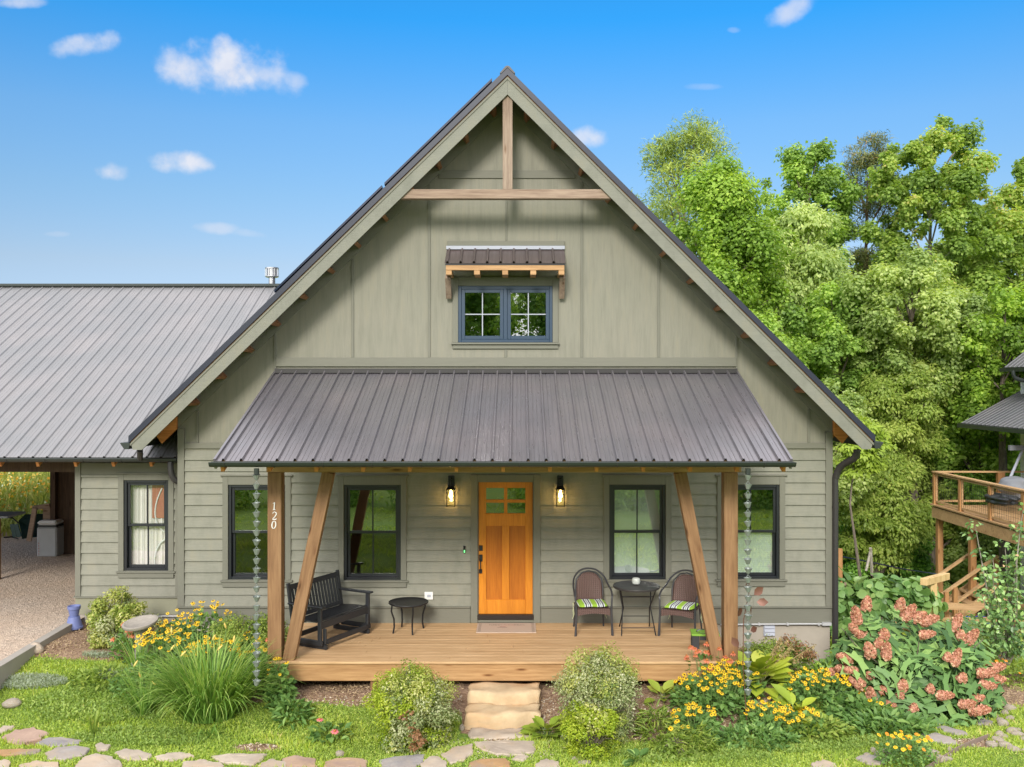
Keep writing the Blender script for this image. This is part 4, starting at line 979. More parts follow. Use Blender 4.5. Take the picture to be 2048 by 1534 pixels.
# wicker chairs : local frame front = -y
def wicker_chair(loc, rz, label, cl):
    t = thing('wicker_chair', label, 'chair', loc, rz, 'wicker chairs at the bistro table')
    fm = M['chair_frame']; r = .014
    # back panel: curved sheet
    n, k = 14, 8; vs = []
    for j in range(k+1):
        v = j/k
        for i in range(n+1):
            u = -1+2*i/n; hw = .215*(1-.0*v); x = u*hw*(.92+.08*v); top = .46-.16*u*u*u*u-.06*u*u
            z = .42+v*top*.93; y = .22+.08*v-.05*u*u; vs.append((x,y,z))
    fs = [(j*(n+1)+i, j*(n+1)+i+1, (j+1)*(n+1)+i+1, (j+1)*(n+1)+i) for j in range(k) for i in range(n)]
    b = MB(); b.add(vs, fs); o = b.build('backrest', M['wicker'], t, sm=True); so = o.modifiers.new('s', 'SOLIDIFY'); so.thickness = .015
    # hoop from arm to arm over the back
    def hoop(dx, dz, rr):
        pts = [(-.275-dx,-.27,0),(-.27-dx,-.26,.25),(-.275-dx,-.25,.50),(-.285-dx,-.22,.60),(-.285-dx,-.10,.66),(-.27-dx,.08,.70),(-.235-dx*.6,.22,.79),(-.13,.30,.88+dz),(0,.32,.905+dz)]
        pts += [(-p[0],p[1],p[2]) for p in pts[-2::-1]]
        P = []
        for i in range(len(pts)-1):
            p0 = Vector(pts[max(0,i-1)]); p1 = Vector(pts[i]); p2 = Vector(pts[i+1]); p3 = Vector(pts[min(len(pts)-1,i+2)])
            for s_ in range(5):
                q = s_/5; P.append(.5*((2*p1)+(-p0+p2)*q+(2*p0-5*p1+4*p2-p3)*q*q+(-p0+3*p1-3*p2+p3)*q**3))
        P.append(Vector(pts[-1])); m = MB(); m.tube(P, rr, 8); return m
    hoop(0,0,r).build('arm_hoop', fm, t, sm=True)
    pts = [(-.205,.20,.40),(-.215,.22,.60),(-.20,.27,.75),(-.11,.29,.845),(0,.30,.87)]; pts += [(-p[0],p[1],p[2]) for p in pts[-2::-1]]
    m = MB(); m.tube(pts, .012, 8); m.build('back_frame', fm, t, sm=True)
    for s_ in (-1, 1):
        l = MB(); l.tube([(s_*.265,-.262,.44),(s_*.272,-.27,.2),(s_*.285,-.285,0)], .016, 8); l.build('leg', fm, t, sm=True)
        l = MB(); l.tube([(s_*.215,.21,.44),(s_*.225,.25,.2),(s_*.235,.29,0)], .014, 8); l.build('leg', fm, t, sm=True)
    s = MB(); s.box(-.25, .25, -.26, .22, .385, .405); s.build('seat', M['wicker'], t, bevel=.005)
    a = MB(); n = 12; vs = []
    for i in range(n+1):
        u = -1+2*i/n; vs += [(u*.25,-.268,.395),(u*.25,-.270,.30+.035*(1-u*u)+0.0)]
    a.add(vs, [(2*i,2*i+1,2*i+3,2*i+2) for i in range(n)]); o = a.build('apron', M['wicker'], t); so = o.modifiers.new('s', 'SOLIDIFY'); so.thickness = .012
    cu = thing('seat_cushion', cl, 'cushion', loc, rz, 'striped cushions on the wicker chairs'); cu.location.z += .406
    mb = MB(); N_ = 10; vs = []
    def prof(u, v):
        e = max(abs(u), abs(v)); return .055*(1-e**6)**.5 if e < 1 else 0
    for sg in (1, -1):
        for j in range(N_+1):
            for i in range(N_+1):
                u = -1+2*i/N_; v = -1+2*j/N_; q = .97+.03*(1-u*u*v*v); vs.append((u*.225*(1-.06*v*v*abs(u)), -.02+v*.225, .0275+sg*.5*prof(u, v)+.003*math.sin(u*5+v*4)))
    fs = []; o_ = (N_+1)**2
    for j in range(N_):
        for i in range(N_):
            a0 = j*(N_+1)+i; fs.append((a0, a0+1, a0+N_+2, a0+N_+1)); fs.append((o_+a0, o_+a0+N_+1, o_+a0+N_+2, o_+a0+1))
    mb.add(vs, fs); mb.build('cushion_pad', M['striped_fabric'], cu, sm=True)
    for s_ in (-1, 1):
        for k in range(2):
            st = MB(); st.tube([(s_*.22,.19,.02),(s_*(.25+.01*k),.21,-.02),(s_*(.26-.02*k),.20,-.14-.05*k),(s_*(.25+.02*k),.19,-.22-.04*k)], .004, 5); st.build('tie', M['tie_cloth'], cu)
plain('tie_cloth', (.5,.55,.32), .9); plain('chair_frame', (.055,.055,.06), .4, .3)
wicker_chair((1.13, -.52, ZDK), R(4), 'dark wicker armchair to the left of the bistro table', 'green white and navy striped cushion on the wicker chair nearest the door')
wicker_chair((2.50, -.66, ZDK), R(-25), 'dark wicker armchair to the right of the bistro table, behind the brace', 'green white and navy striped cushion on the wicker chair behind the brace')
# bistro table
def bistro():
    c = px_on_z(1273, 1171, ZDK+.70)
    t = thing('bistro_table', 'round dark mesh bistro table on crossed folding legs between the wicker chairs', 'table', (c.x, c.y, ZDK))
    a = MB(); a.lathe([(0,.70),(.345,.70),(.358,.705),(.362,.695),(.355,.672),(.345,.672),(.345,.69),(0,.69)], 44, cap=False); a.build('tabletop', M['table_mesh'], t, sm=True)
    m = M['black_metal']
    for s_ in (-1, 1):
        l = MB(); l.tube([(s_*.27,-.22,.69),(s_*.20,0,.36),(s_*.235,.26,0),(s_*.235,.30,0)], .009, 8); l.build('leg', m, t, sm=True)
        l = MB(); l.tube([(s_*.25,.22,.69),(s_*.215,0,.36),(s_*.26,-.26,0),(s_*.26,-.30,0)], .009, 8); l.build('leg', m, t, sm=True)
    for y, z, w in ((.12,.20,.215),(-.20,.10,.245),(-.13,.56,.235),(.1,.50,.23)):
        l = MB(); l.tube([(-w,y,z),(w,y,z)], .007, 6); l.build('crossbar', m, t)
    b = MB(); b.lathe([(.03,0),(.055,.012),(.066,.045),(.060,.085),(.052,.095),(.046,.092),(.052,.05),(.03,.012),(0,.010)], 20, cap=False)
    o = tag(b.build('candle_bowl', M['patterned_bowl'], None, sm=True), 'small pale patterned bowl standing on the bistro table', 'bowl'); o.location = (c.x+.0, c.y+.06, ZDK+.706)
plain('table_mesh', (.045,.04,.04), .5, .3, var=.5, scale=40); plain('patterned_bowl', (.50,.52,.48), .4, var=.4, scale=22)
bistro()
# pet feeder
def feeder():
    t = thing('feeder_stand', 'small raised pet feeder with a green top and black legs behind the right brace', 'pet feeder', (2.70, -1.42, ZDK), R(-6))
    MB().box(-.20, .20, -.15, .15, .20, .228).build('top_board', M['green_paint'], t, bevel=.003)
    for sx in (-1, 1):
        for sy in (-1, 1): MB().box(sx*.14-.05, sx*.14+.05, sy*.115-.022, sy*.115+.022, 0, .199).build('leg', M['feeder_leg'], t, bevel=.003)
        MB().box(sx*.175-.011, sx*.175+.011, -.09, .09, .13, .199).build('side_rail', M['feeder_leg'], t)
    MB().box(-.085, .085, -.137, -.118, .14, .199).build('front_rail', M['feeder_leg'], t)
    b = MB(); b.lathe([(.0,.19),(.085,.195),(.115,.2285),(.125,.232),(.125,.236),(.112,.235),(.09,.215),(0,.212)], 28, cap=False); o = tag(b.build('steel_bowl', M['chrome'], None, sm=True), 'shiny steel pet bowl set in the green top of the feeder', 'bowl')
    o.location = (2.70, -1.42, ZDK+.002)
feeder()

# ================================================================== GARDEN OBJECTS
def pots():
    x, y = -7.14, .12; z = ground_z(x, y)
    z = at(158, 1255, y).z
    t = thing('upturned_pots', 'blue painted flowerpots stacked base to base against the wing corner', 'flowerpot', (x, y, z-.01))
    a = MB(); a.lathe([(.135,0),(.135,.03),(.125,.035),(.085,.19),(0,.19)], 28); a.build('lower_pot', M['blue_pot'], t, sm=True)
    a = MB(); a.lathe([(.065,.191),(.085,.30),(.098,.31),(.10,.36),(.088,.362),(.08,.33),(.055,.22),(0,.21)], 28); a.build('upper_pot', M['blue_pot'], t, sm=True)
pots()
def birdbath():
    c = at(281, 1249, -1.4); z = ground_z(c.x, c.y)
    t = thing('birdbath', 'weathered grey stone birdbath with a tilted bowl among the yellow flowers', 'birdbath', (c.x, c.y, z))
    h = c.z-z; a = MB(); a.lathe([(.13,-.05),(.125,.05),(.09,.10),(.07,h*.5),(.085,h-.08),(.12,h-.04),(0,h-.04)], 22); a.build('pedestal', M['birdbath'], t, sm=True)
    a = MB(); a.lathe([(0,-.035),(.13,-.03),(.235,.0),(.25,.025),(.25,.045),(.22,.048),(.18,.02),(0,.008)], 36, cap=False); o = a.build('bowl', M['birdbath'], t, sm=True); o.location = (0,0,h); o.rotation_euler = (R(9), R(-6), 0)
birdbath()
# stone steps and flagstones
def stonemat(name, a, b, c2=None, sc=2.5):
    m = NM(name); v = m.coords(); n1 = m.noise(v, sc, 7, .62); n2 = m.noise(m.coords((1,1,5)), 1.5, 4, .6); col_ = m.ramp(n1, [(.30,b),(.52,tuple((x+y)/2 for x, y in zip(a, b))),(.70,a)])
    if c2: col_ = m.mix(m.ramp(n2, [(.48,(0,0,0)),(.66,(1,1,1))]), col_, c2)
    m.base(col_); m.set(.85, 0, .3); m.bump(n1, .7, .03); M[name] = m.mat
stonemat('step_stone', (.66,.50,.31), (.42,.30,.18), (.54,.36,.20)); stonemat('flag_tan', (.56,.47,.37), (.33,.27,.22), (.48,.36,.25)); stonemat('flag_grey', (.40,.37,.35), (.23,.21,.215), (.38,.31,.25))
stonemat('flag_red', (.48,.34,.26), (.30,.20,.16), (.50,.34,.20)); stonemat('flag_orange', (.48,.29,.14), (.30,.18,.09), (.28,.23,.19)); stonemat('pebble', (.50,.45,.38), (.28,.24,.19), (.40,.30,.20), 9)
def slab(name, x0, x1, y0, y1, z0, z1, seed, mat, label, cat, group=None, over=.0):
    """rough split stone with bulging riser"""
    r = random.Random(seed); nx_, nz_, ny_ = 22, 7, 8; mb = MB(); 
    def P(u, v, w):
        x = x0+(x1-x0)*u; y = y0+(y1-y0)*v; z = z0+(z1-z0)*w
        e = .022*math.sin(u*7+seed)+.014*math.sin(u*19+seed*2)+.007*math.sin(u*47+w*9)
        if v == 0: y += e-.022*math.sin(w*math.pi)+.008*math.sin(u*31+w*6)
        if u in (0, 1): x += (.015*math.sin(w*5+v*7+seed))*1
        if w == 1: z += .010*math.sin(u*7+v*5+seed)+.005*math.sin(u*17-v*9)-.016*max(0, 1-v*9)**2-.008*(1 if u in (0,1) else 0)
        return (x, y, z)
    def grid(f, a, b):
        k = len(mb.v); vs = [f(i/a, j/b) for j in range(b+1) for i in range(a+1)]
        mb.add(vs, [(j*(a+1)+i, j*(a+1)+i+1, (j+1)*(a+1)+i+1, (j+1)*(a+1)+i) for j in range(b) for i in range(a)])
    grid(lambda u, w: P(u, 0, w), nx_, nz_); grid(lambda u, v: P(u, v, 1), nx_, ny_); grid(lambda v, w: P(1, v, w), ny_, nz_); grid(lambda v, w: P(0, 1-v, w), ny_, nz_); grid(lambda u, w: P(1-u, 1, w), nx_, nz_)
    import bmesh
    o = mb.build(name, mat, None, sm=True)
    bm = bmesh.new(); bm.from_mesh(o.data); bmesh.ops.remove_doubles(bm, verts=bm.verts, dist=.0005); bm.to_mesh(o.data); bm.free()
    return tag(o, label, cat, group)
def xz(px, Y): return (px-VX)/FPX*(Y+15)
slab('stone_step', xz(937,-2.5), xz(1080,-2.5), -2.52, -2.13, .02, at(0,1383,-2.5).z, 1, M['step_stone'], 'thick sandstone step touching the deck, uppermost of the stairs', 'step', 'sandstone steps up to the porch')
slab('stone_step', xz(930.5,-2.9), xz(1080,-2.9), -2.90, -2.525, -.12, at(0,1427,-2.9).z, 2, M['step_stone'], 'thick sandstone step in the middle, beside the hosta', 'step', 'sandstone steps up to the porch')
slab('stone_step', xz(936,-3.3), xz(1080,-3.3), -3.22, -2.905, -.2, ground_z(0,-3.1)+.035, 3, M['flag_tan'], 'thin flat stone step at the foot of the stairs', 'step', 'sandstone steps up to the porch')
def flag(pts, mat, label, h=.03, name='flagstone', cat='flagstone', group='flagstones laid in the lawn'):
    P = [on_ground(*p) for p in pts]; n = len(P); c = sum(P, Vector())/n; r = random.Random(int(c.x*1000))
    rim = []
    for i in range(n):
        a, b = P[i], P[(i+1) % n]
        for k in range(4):
            q = a.lerp(b, k/4); d = (q-c); rim.append(q+d.normalized()*r.uniform(-.022,.022) if k else q*1)
    m = MB(); N_ = len(rim); vs = []
    for s_, dz in ((1.0,-.06),(1.0,h*.6),(.96,h),(.6,h*1.05)):
        for q in rim: p = c+(q-c)*s_; vs.append((p.x, p.y, ground_z(p.x, p.y)+dz+.003*math.sin(p.x*30)*(dz > 0)))
    fs = [(j*N_+i, j*N_+(i+1) % N_, (j+1)*N_+(i+1) % N_, (j+1)*N_+i) for j in range(3) for i in range(N_)]; fs.append(tuple(3*N_+i for i in range(N_)))
    m.add(vs, fs); return tag(m.build(name, mat, None, sm=False), label, cat, group)
def A(ox, oy, sc, pts): return [(ox+x/sc, oy+y/sc) for x, y in pts]
Lz = (0, 1160, 3.657); Mz = (520, 1300, 2.844); Rz = (1240, 1200, 2.535)
FL = [
 (Lz, [(10,1165),(110,1110),(250,1092),(365,1135),(270,1180),(150,1218),(60,1200)], 'flag_red', 'reddish flagstone near the left edge, behind the thin orange one'),
 (Lz, [(265,1205),(330,1175),(450,1162),(605,1190),(560,1212),(380,1232)], 'flag_grey', 'dark purple grey flagstone right of the reddish one on the left'),
 (Lz, [(-20,1262),(100,1252),(300,1256),(265,1282),(40,1296),(-20,1296)], 'flag_orange', 'long orange flagstone at the left edge'),
 (Lz, [(318,1285),(420,1240),(560,1228),(660,1250),(600,1300),(470,1332),(350,1325)], 'flag_grey', 'large mauve grey flagstone on the left in front of the dark one'),
 (Lz, [(695,1225),(740,1205),(810,1225),(790,1252),(720,1262)], 'flag_tan', 'small tan flagstone below the iris tuft'),
 (Lz, [(550,1372),(600,1320),(700,1282),(790,1300),(890,1350),(880,1400),(560,1420)], 'flag_tan', 'rounded tan flagstone cut by the lower edge, left of the pale oblong one'),
 (Lz, [(838,1275),(900,1255),(1010,1258),(1112,1290),(1080,1330),(930,1330)], 'flag_tan', 'oblong tan flagstone with a pale grey chipped corner'),
 (Lz, [(1130,1310),(1220,1282),(1340,1276),(1420,1300),(1300,1332),(1170,1342)], 'flag_tan', 'narrow tan flagstone right of the one with the chipped corner'),
 (Lz, [(1545,1302),(1700,1285),(1955,1285),(1900,1340),(1860,1372),(1640,1350)], 'flag_tan', 'wide pale flagstone in front of the daylily clump'),
 (Lz, [(1335,1350),(1460,1326),(1600,1352),(1640,1372),(1620,1400),(1340,1400)], 'flag_tan', 'low tan flagstone cut by the lower edge left of the wide pale one'),
 (Lz, [(150,1365),(270,1338),(430,1350),(450,1400),(140,1400)], 'flag_tan', 'grey tan flagstone cut by the lower edge near the left corner'),
 (Lz, [(1900,1362),(1970,1328),(2080,1340),(2120,1400),(1900,1400)], 'flag_tan', 'small pale flagstone cut by the lower edge right of the wide pale one'),
 (Lz, [(-20,1110),(20,1085),(105,1080),(90,1100),(0,1128)], 'flag_tan', 'little flagstone highest up at the left edge'),
 (Lz, [(-20,1340),(40,1330),(80,1350),(60,1400),(-20,1400)], 'flag_tan', 'flagstone in the lower left corner'),
 (Mz, [(125,630),(200,612),(320,632),(325,690),(150,690)], 'flag_red', 'brownish red flagstone cut by the lower edge behind the white pebble'),
 (Mz, [(365,650),(430,628),(560,628),(610,640),(600,690),(370,690)], 'flag_red', 'mottled pinkish flagstone cut by the lower edge below the white pebble'),
 (Mz, [(678,640),(760,620),(850,610),(940,605),(930,640),(880,690),(690,690)], 'flag_grey', 'bluish grey flagstone in front of the round yellow green bush'),
 (Mz, [(1025,605),(1120,560),(1210,545),(1210,600),(1150,640),(1080,655)], 'flag_tan', 'pointed tan flagstone left of the foot of the stairs'),
 (Mz, [(1215,535),(1340,528),(1560,530),(1562,590),(1480,612),(1340,605),(1250,570)], 'flag_tan', 'large brown flagstone directly below the stairs'),
 (Mz, [(1190,655),(1250,632),(1400,632),(1425,650),(1420,690),(1190,690)], 'flag_orange', 'orange brown flagstone cut by the lower edge below the stairs'),
 (Mz, [(910,660),(960,620),(1010,618),(1065,655),(1060,690),(910,690)], 'flag_tan', 'wedge shaped tan flagstone cut by the lower edge left of the orange brown one'),
 (Mz, [(1565,660),(1630,628),(1700,650),(1705,690),(1560,690)], 'flag_tan', 'tan flagstone cut by the lower edge below the hosta'),
 (Mz, [(1430,630),(1480,614),(1530,618),(1500,642)], 'flag_tan', 'thin sliver of flagstone right of the orange brown one'),
 (Rz, [(970,838),(1030,822),(1095,838),(1090,870),(975,870)], 'flag_tan', 'tan flagstone cut by the lower edge right of the yellow daisies'),
 (Rz, [(1195,812),(1240,796),(1310,802),(1345,822),(1320,845),(1250,842)], 'flag_grey', 'pale grey flagstone left of the orange marigolds'),
 (Rz, [(1528,690),(1600,684),(1680,705),(1712,732),(1640,735),(1560,715)], 'flag_grey', 'long pale grey flagstone in the grass right of the marigolds'),
 (Rz, [(1600,648),(1660,650),(1740,675),(1765,690),(1700,692),(1640,672)], 'flag_grey', 'narrow pale grey flagstone nearer the hydrangea'),
 (Rz, [(1770,620),(1830,612),(1890,625),(1880,640),(1800,636)], 'flag_grey', 'grey flagstone at the right foot of the hydrangea'),
]
for (a, b, s_), pts, mt, lb in FL: flag(A(a, b, s_, pts), M[mt], lb)
def rock(px, py, w, h, mat, label, seed, name='rock', cat='rock', group=None, stretch=.8):
    p = on_ground(px, py+h*.3); s_ = FPX/(p.y+15); rw = w/s_/2; rh = h/s_*.55; r = random.Random(seed)
    import bmesh
    bm = bmesh.new(); bmesh.ops.create_icosphere(bm, subdivisions=2, radius=1); a, b, c = r.uniform(0,6), r.uniform(0,6), r.uniform(0,6)
    for v in bm.verts:
        f = 1+.16*math.sin(v.co.x*2.3+a)+.14*math.sin(v.co.y*2.9+b)+.10*math.sin(v.co.z*3.7+c); v.co *= f
    me = bpy.data.meshes.new(name); bm.to_mesh(me); bm.free(); me.polygons.foreach_set('use_smooth', [True]*len(me.polygons)); me.materials.append(mat)
    o = bpy.data.objects.new(name, me); col.objects.link(o); o.location = (p.x, p.y, ground_z(p.x, p.y)+rh*.45); o.scale = (rw, rw*stretch, rh); o.rotation_euler = (0, 0, r.uniform(-.5,.5))
    return tag(o, label, cat, group)
rock(25, 1405, 38, 16, M['pebble'], 'pale knobbly rock in the lawn near the left edge', 3); rock(68, 1298, 36, 22, M['flag_tan'], 'blocky tan rock at the foot of the kerb', 4)
rock(681, 1507, 21, 13, M['pebble'], 'round white pebble above the pinkish flagstone', 5); rock(836, 1506, 15, 9, M['pebble'], 'small white pebble below the round yellow green bush', 6)
rock(924, 1456, 12, 15, M['pebble'], 'small rounded stone left of the middle sandstone step', 8); rock(1170, 1525, 27, 9, M['pebble'], 'flat white pebble on the grass at the lower edge, centre right', 9); rock(1150, 1518, 12, 9, M['pebble'], 'little tan pebble left of the flat white one', 10)
# border pebbles
PB = [(1755,1508,20,12),(1745,1500,14,10),(1770,1503,16,10),(1765,1515,18,10),(1735,1510,15,12),(1782,1512,20,8),(1776,1520,22,9),(1869,1505,24,12),(1878,1518,28,12),(1895,1518,22,9),(1866,1514,20,8),(1899,1499,12,11),(1899,1511,12,9),(1838,1460,18,9),(1850,1463,12,7),
 (1985,1488,28,12),(2000,1481,26,10),(1990,1478,14,12),(2012,1490,26,14),(1998,1470,20,16),(2010,1474,16,12),(2026,1462,26,14),(2036,1468,24,12),(2046,1478,16,10),(2007,1447,24,16),(2000,1440,18,10),(2018,1436,20,10),(2010,1425,16,10),(2022,1417,26,12),(2034,1460,14,9),(2028,1498,26,10),(1975,1448,22,8),(1963,1440,18,8),(1947,1490,10,6),(1925,1492,14,6),(1990,1432,14,8),(2046,1500,14,8)]
def _plab():
    out = {}
    ords = ['first','second','third','fourth','fifth','sixth','seventh','eighth','ninth','tenth','eleventh','twelfth','thirteenth','fourteenth','fifteenth','sixteenth','seventeenth','eighteenth','nineteenth','twentieth','twenty-first','twenty-second','twenty-third']
    for lo, hi, where in ((0,1800,'in the heap left of the marigolds'),(1800,1960,'between the marigolds and the lawn edging'),(1960,3000,'along the curved path at the right edge')):
        ids = sorted((i for i, p in enumerate(PB) if lo <= p[0] < hi), key=lambda i: PB[i][0])
        for k, i in enumerate(ids):
            w = PB[i][2]; out[i] = ('large ' if w >= 24 else 'small ' if w <= 14 else '')+'pale rounded stone '+where+', '+(ords[k]+' from the left' if k else 'leftmost of them')
    return out
PLAB = _plab()
for i, (x, y, w, h) in enumerate(PB):
    cl = x < 1800; mid = 1800 <= x < 1960
    lb = ('pale rounded border stone in the heap left of the marigolds' if cl else 'pale rounded border stone between the marigolds and the lawn edging' if mid else 'pale rounded border stone along the curved path at the right edge')
    rock(x, y, w, h, M['pebble'], PLAB[i], 20+i, 'border_stone', 'stone', 'border stones left of the marigolds' if cl else 'border stones right of the marigolds' if mid else 'border stones along the curved path')
ed = MB(); P = [on_ground(x, y) for x, y in ((1868,1534),(1890,1520),(1915,1504),(1945,1490),(1970,1480),(1978,1478))]; P.insert(0, P[0]*2-P[1])
for a, b in zip(P, P[1:]):
    a = a.copy(); b = b.copy(); a.z = ground_z(a.x, a.y)+.015; b.z = ground_z(b.x, b.y)+.015; ed.bar(a, b, .012, .09)
tag(ed.build('lawn_edging', M['edging'] if 'edging' in M else plain('edging', (.22,.16,.13), .8), None), 'low brown edging strip between the clover and the lawn at lower right', 'edging')

# ================================================================== CARPORT THINGS
def carport_things():
    # trestle table at the left edge
    zg = .6; c = px_on_z(-20, 1110, zg)
    t = thing('workbench', 'bench with a dark top on a timber leg at the left edge under the carport', 'table', (0,0,0))
    y = 3.6; z = at(0,1030,y).z; a = MB(); a.box(at(-60,0,y).x, at(28,0,y).x, y-.25, y+.45, z-.03, z+.01); a.build('tabletop', M['tarp_grey'], t)
    for xx in (-4, -50):
        a = MB(); a.box(at(xx-3,0,y).x, at(xx+6,0,y).x, y-.1, y, .57, z-.031); a.build('leg', M['cedar_vertical'], t)
    # white cooler chest
    y = 6.0; a = MB(); x0, x1 = at(73,0,y).x, at(99.5,0,y).x+.15; zb, zt = .59, at(0,1042,y).z
    t = thing('cooler_chest', 'scuffed white plastic chest with a dark band beside the brown post', 'storage box', (0,0,0))
    MB().box(x0, x1, y, y+.5, zb, zt-.14).build('body', M['grey_plastic'], t, bevel=.03)
    MB().box(x0-.005, x1+.005, y-.01, y+.51, zt-.10, zt).build('lid', M['white_plastic'], t, bevel=.05)
    MB().box(x0+.03, x1-.0, y-.006, y+.4, zt-.139, zt-.10).build('band', M['black_metal'], t)
    m = MB()
    for k in range(5): m.box(x0+.04, x0+.06, y-.003, y-.0005, zb+.06+k*.06, zb+.085+k*.06)
    m.build('print', M['ink_red'], t)
    # leaning wooden frame
    y = 6.1; t = thing('wooden_trestle', 'weathered leaning wooden trestle behind the white chest', 'trestle', (0,0,0))
    MB().bar(at(58,1082,y), at(70,1016,y), .10, .05, (0,1,0)).build('leg', M['weathered_wood'], t)
    MB().bar(at(66,1016,y+.1), at(100,1011,y+.1), .10, .05, (0,1,0)).build('rail', M['weathered_wood'], t)
    MB().bar(at(94,1014,y+.2), at(94,1045,y+.2), .16, .05, (0,1,0)).build('leg', M['weathered_wood'], t)
    # tipped wheelbarrow
    y = 6.6; t = thing('wheelbarrow', 'dark green wheelbarrow tipped on its side under the carport', 'wheelbarrow', (0,0,0))
    a = MB(); P = [at(38,1041,y), at(50,1030,y), at(70,1030,y+.3), at(66,1075,y+.4), at(44,1078,y), at(42,1060,y-.1)]; Q = [p+Vector((.10,.35,-.02)) for p in P]
    n = len(P); a.add([*P, *Q], [tuple(range(n))]+[(i, i+n, (i+1) % n+n, (i+1) % n) for i in range(n)]); o = a.build('tray', M['green_tub'], t); so = o.modifiers.new('s', 'SOLIDIFY'); so.thickness = .02
    for k in range(2):
        a = MB(); a.tube([at(37,1046+k*32,y), at(25,1036+k*38,y), at(8,1033+k*42,y-.2)], .018, 8); a.build('handle', M['black_metal'], t, sm=True)
    for k in range(2):
        a = MB(); a.bar(at(24+k*8,1048,y), at(30+k*9,1074,y), .09, .03, (0,1,0)); a.build('leg', M['green_tub'], t)
carport_things()
# ================================================================== PLANTS
leafmat('leaf_maple', [(0, (0.097, 0.175, 0.026)), (0.5, (0.278, 0.44, 0.065)), (1, (0.578, 0.738, 0.13))], .5); leafmat('leaf_dark', [(0, (0.07, 0.161, 0.04)), (0.5, (0.197, 0.392, 0.073)), (1, (0.431, 0.713, 0.134))], .5)
leafmat('leaf_yellow', [(0, (0.138, 0.22, 0.035)), (0.5, (0.33, 0.44, 0.087)), (1, (0.578, 0.633, 0.176))], .5); leafmat('leaf_pale', [(0, (0.176, 0.265, 0.081)), (0.5, (0.394, 0.511, 0.162)), (1, (0.709, 0.776, 0.324))], .5)
leafmat('leaf_tulip', [(0, (0.112, 0.195, 0.037)), (0.5, (0.3, 0.438, 0.086)), (0.85, (0.505, 0.601, 0.147)), (1, (0.702, 0.585, 0.22))], .5); leafmat('needle', [(0, (0.076, 0.09, 0.028)), (0.5, (0.151, 0.195, 0.055)), (0.85, (0.246, 0.243, 0.078)), (1, (0.378, 0.212, 0.094))], .2)
leafmat('leaf_mid', [(0, (0.114, 0.202, 0.045)), (0.5, (0.292, 0.456, 0.091)), (1, (0.616, 0.785, 0.183))], .5)
leafmat('variegated_green', [(0,(.12,.20,.03)),(.35,(.30,.38,.06)),(.7,(.55,.55,.17)),(1,(.72,.70,.38))]); leafmat('variegated_silver', [(0,(.12,.18,.06)),(.35,(.30,.36,.15)),(.7,(.52,.54,.30)),(1,(.72,.70,.50))]); leafmat('bright_green', [(0,(.14,.24,.015)),(.5,(.34,.44,.03)),(1,(.55,.60,.07))])
leafmat('brown_leaf', [(0,(.16,.07,.03)),(1,(.36,.19,.09))], .15); leafmat('spirea', [(0, (0.091, 0.156, 0.024)), (0.5, (0.234, 0.336, 0.054)), (1, (0.468, 0.528, 0.12))]); leafmat('daylily', [(0, (0.093, 0.197, 0.036)), (0.5, (0.225, 0.392, 0.072)), (1, (0.502, 0.6, 0.172))])
leafmat('hosta', [(0,(.12,.21,.03)),(.5,(.30,.40,.05)),(1,(.52,.56,.12))], .25, .4); leafmat('hosta_gold', [(0,(.24,.34,.03)),(.5,(.46,.54,.06)),(1,(.66,.66,.15))], .25, .4)
leafmat('daisy_leaf', [(0, (0.069, 0.146, 0.038)), (0.5, (0.156, 0.291, 0.074)), (1, (0.351, 0.51, 0.147))]); leafmat('grass_blade', [(0, (0.146, 0.221, 0.024)), (0.5, (0.325, 0.469, 0.046)), (0.9, (0.585, 0.649, 0.092)), (1, (0.894, 0.69, 0.33))], .4); leafmat('clover_leaf', [(0, (0.168, 0.262, 0.053)), (0.5, (0.372, 0.497, 0.088)), (1, (0.642, 0.662, 0.174))], .35)
leafmat('thyme_leaf', [(0, (0.12, 0.194, 0.043)), (0.5, (0.269, 0.389, 0.079)), (1, (0.478, 0.568, 0.157))]); leafmat('silver_leaf', [(0,(.25,.31,.22)),(.5,(.42,.48,.36)),(1,(.62,.65,.52))]); leafmat('hydrangea_leaf', [(0, (0.057, 0.129, 0.037)), (0.5, (0.144, 0.274, 0.074)), (0.9, (0.288, 0.451, 0.124)), (1, (0.721, 0.741, 0.116))], .25, .45)
leafmat('pink_bloom', [(0, (0.327, 0.162, 0.074)), (0.4, (0.523, 0.229, 0.148)), (0.75, (0.698, 0.364, 0.263)), (1, (0.774, 0.607, 0.358))], .25); leafmat('meadow_leaf', [(0,(.14,.20,.03)),(.5,(.32,.36,.08)),(1,(.50,.48,.16))]); leafmat('meadow_flower', [(0, (0.675, 0.33, 0.03)), (0.6, (0.765, 0.462, 0.05)), (0.85, (0.765, 0.66, 0.15)), (1, (0.72, 0.858, 0.7))], .3)
leafmat('vine_leaf', [(0, (0.076, 0.164, 0.046)), (0.5, (0.178, 0.328, 0.094)), (1, (0.383, 0.529, 0.187))], .3, .4); leafmat('seed_stalk', [(0,(.22,.16,.07)),(1,(.48,.36,.16))], .1); leafmat('dry_leaf', [(0,(.30,.20,.11)),(1,(.55,.42,.26))], .1)
plain('petal_yellow', (.76,.47,.004), .6, var=.15, scale=30); plain('petal_orange', (.74,.25,.008), .6, var=.15, scale=30); plain('petal_coral', (.60,.15,.07), .6, var=.2, scale=30); plain('petal_pink', (.70,.16,.20), .6); plain('flower_eye', (.06,.025,.012), .8); plain('stem_green', (.12,.19,.05), .7); plain('bud_yellow', (.68,.50,.13), .6); plain('cone_orange', (.42,.13,.03), .8)

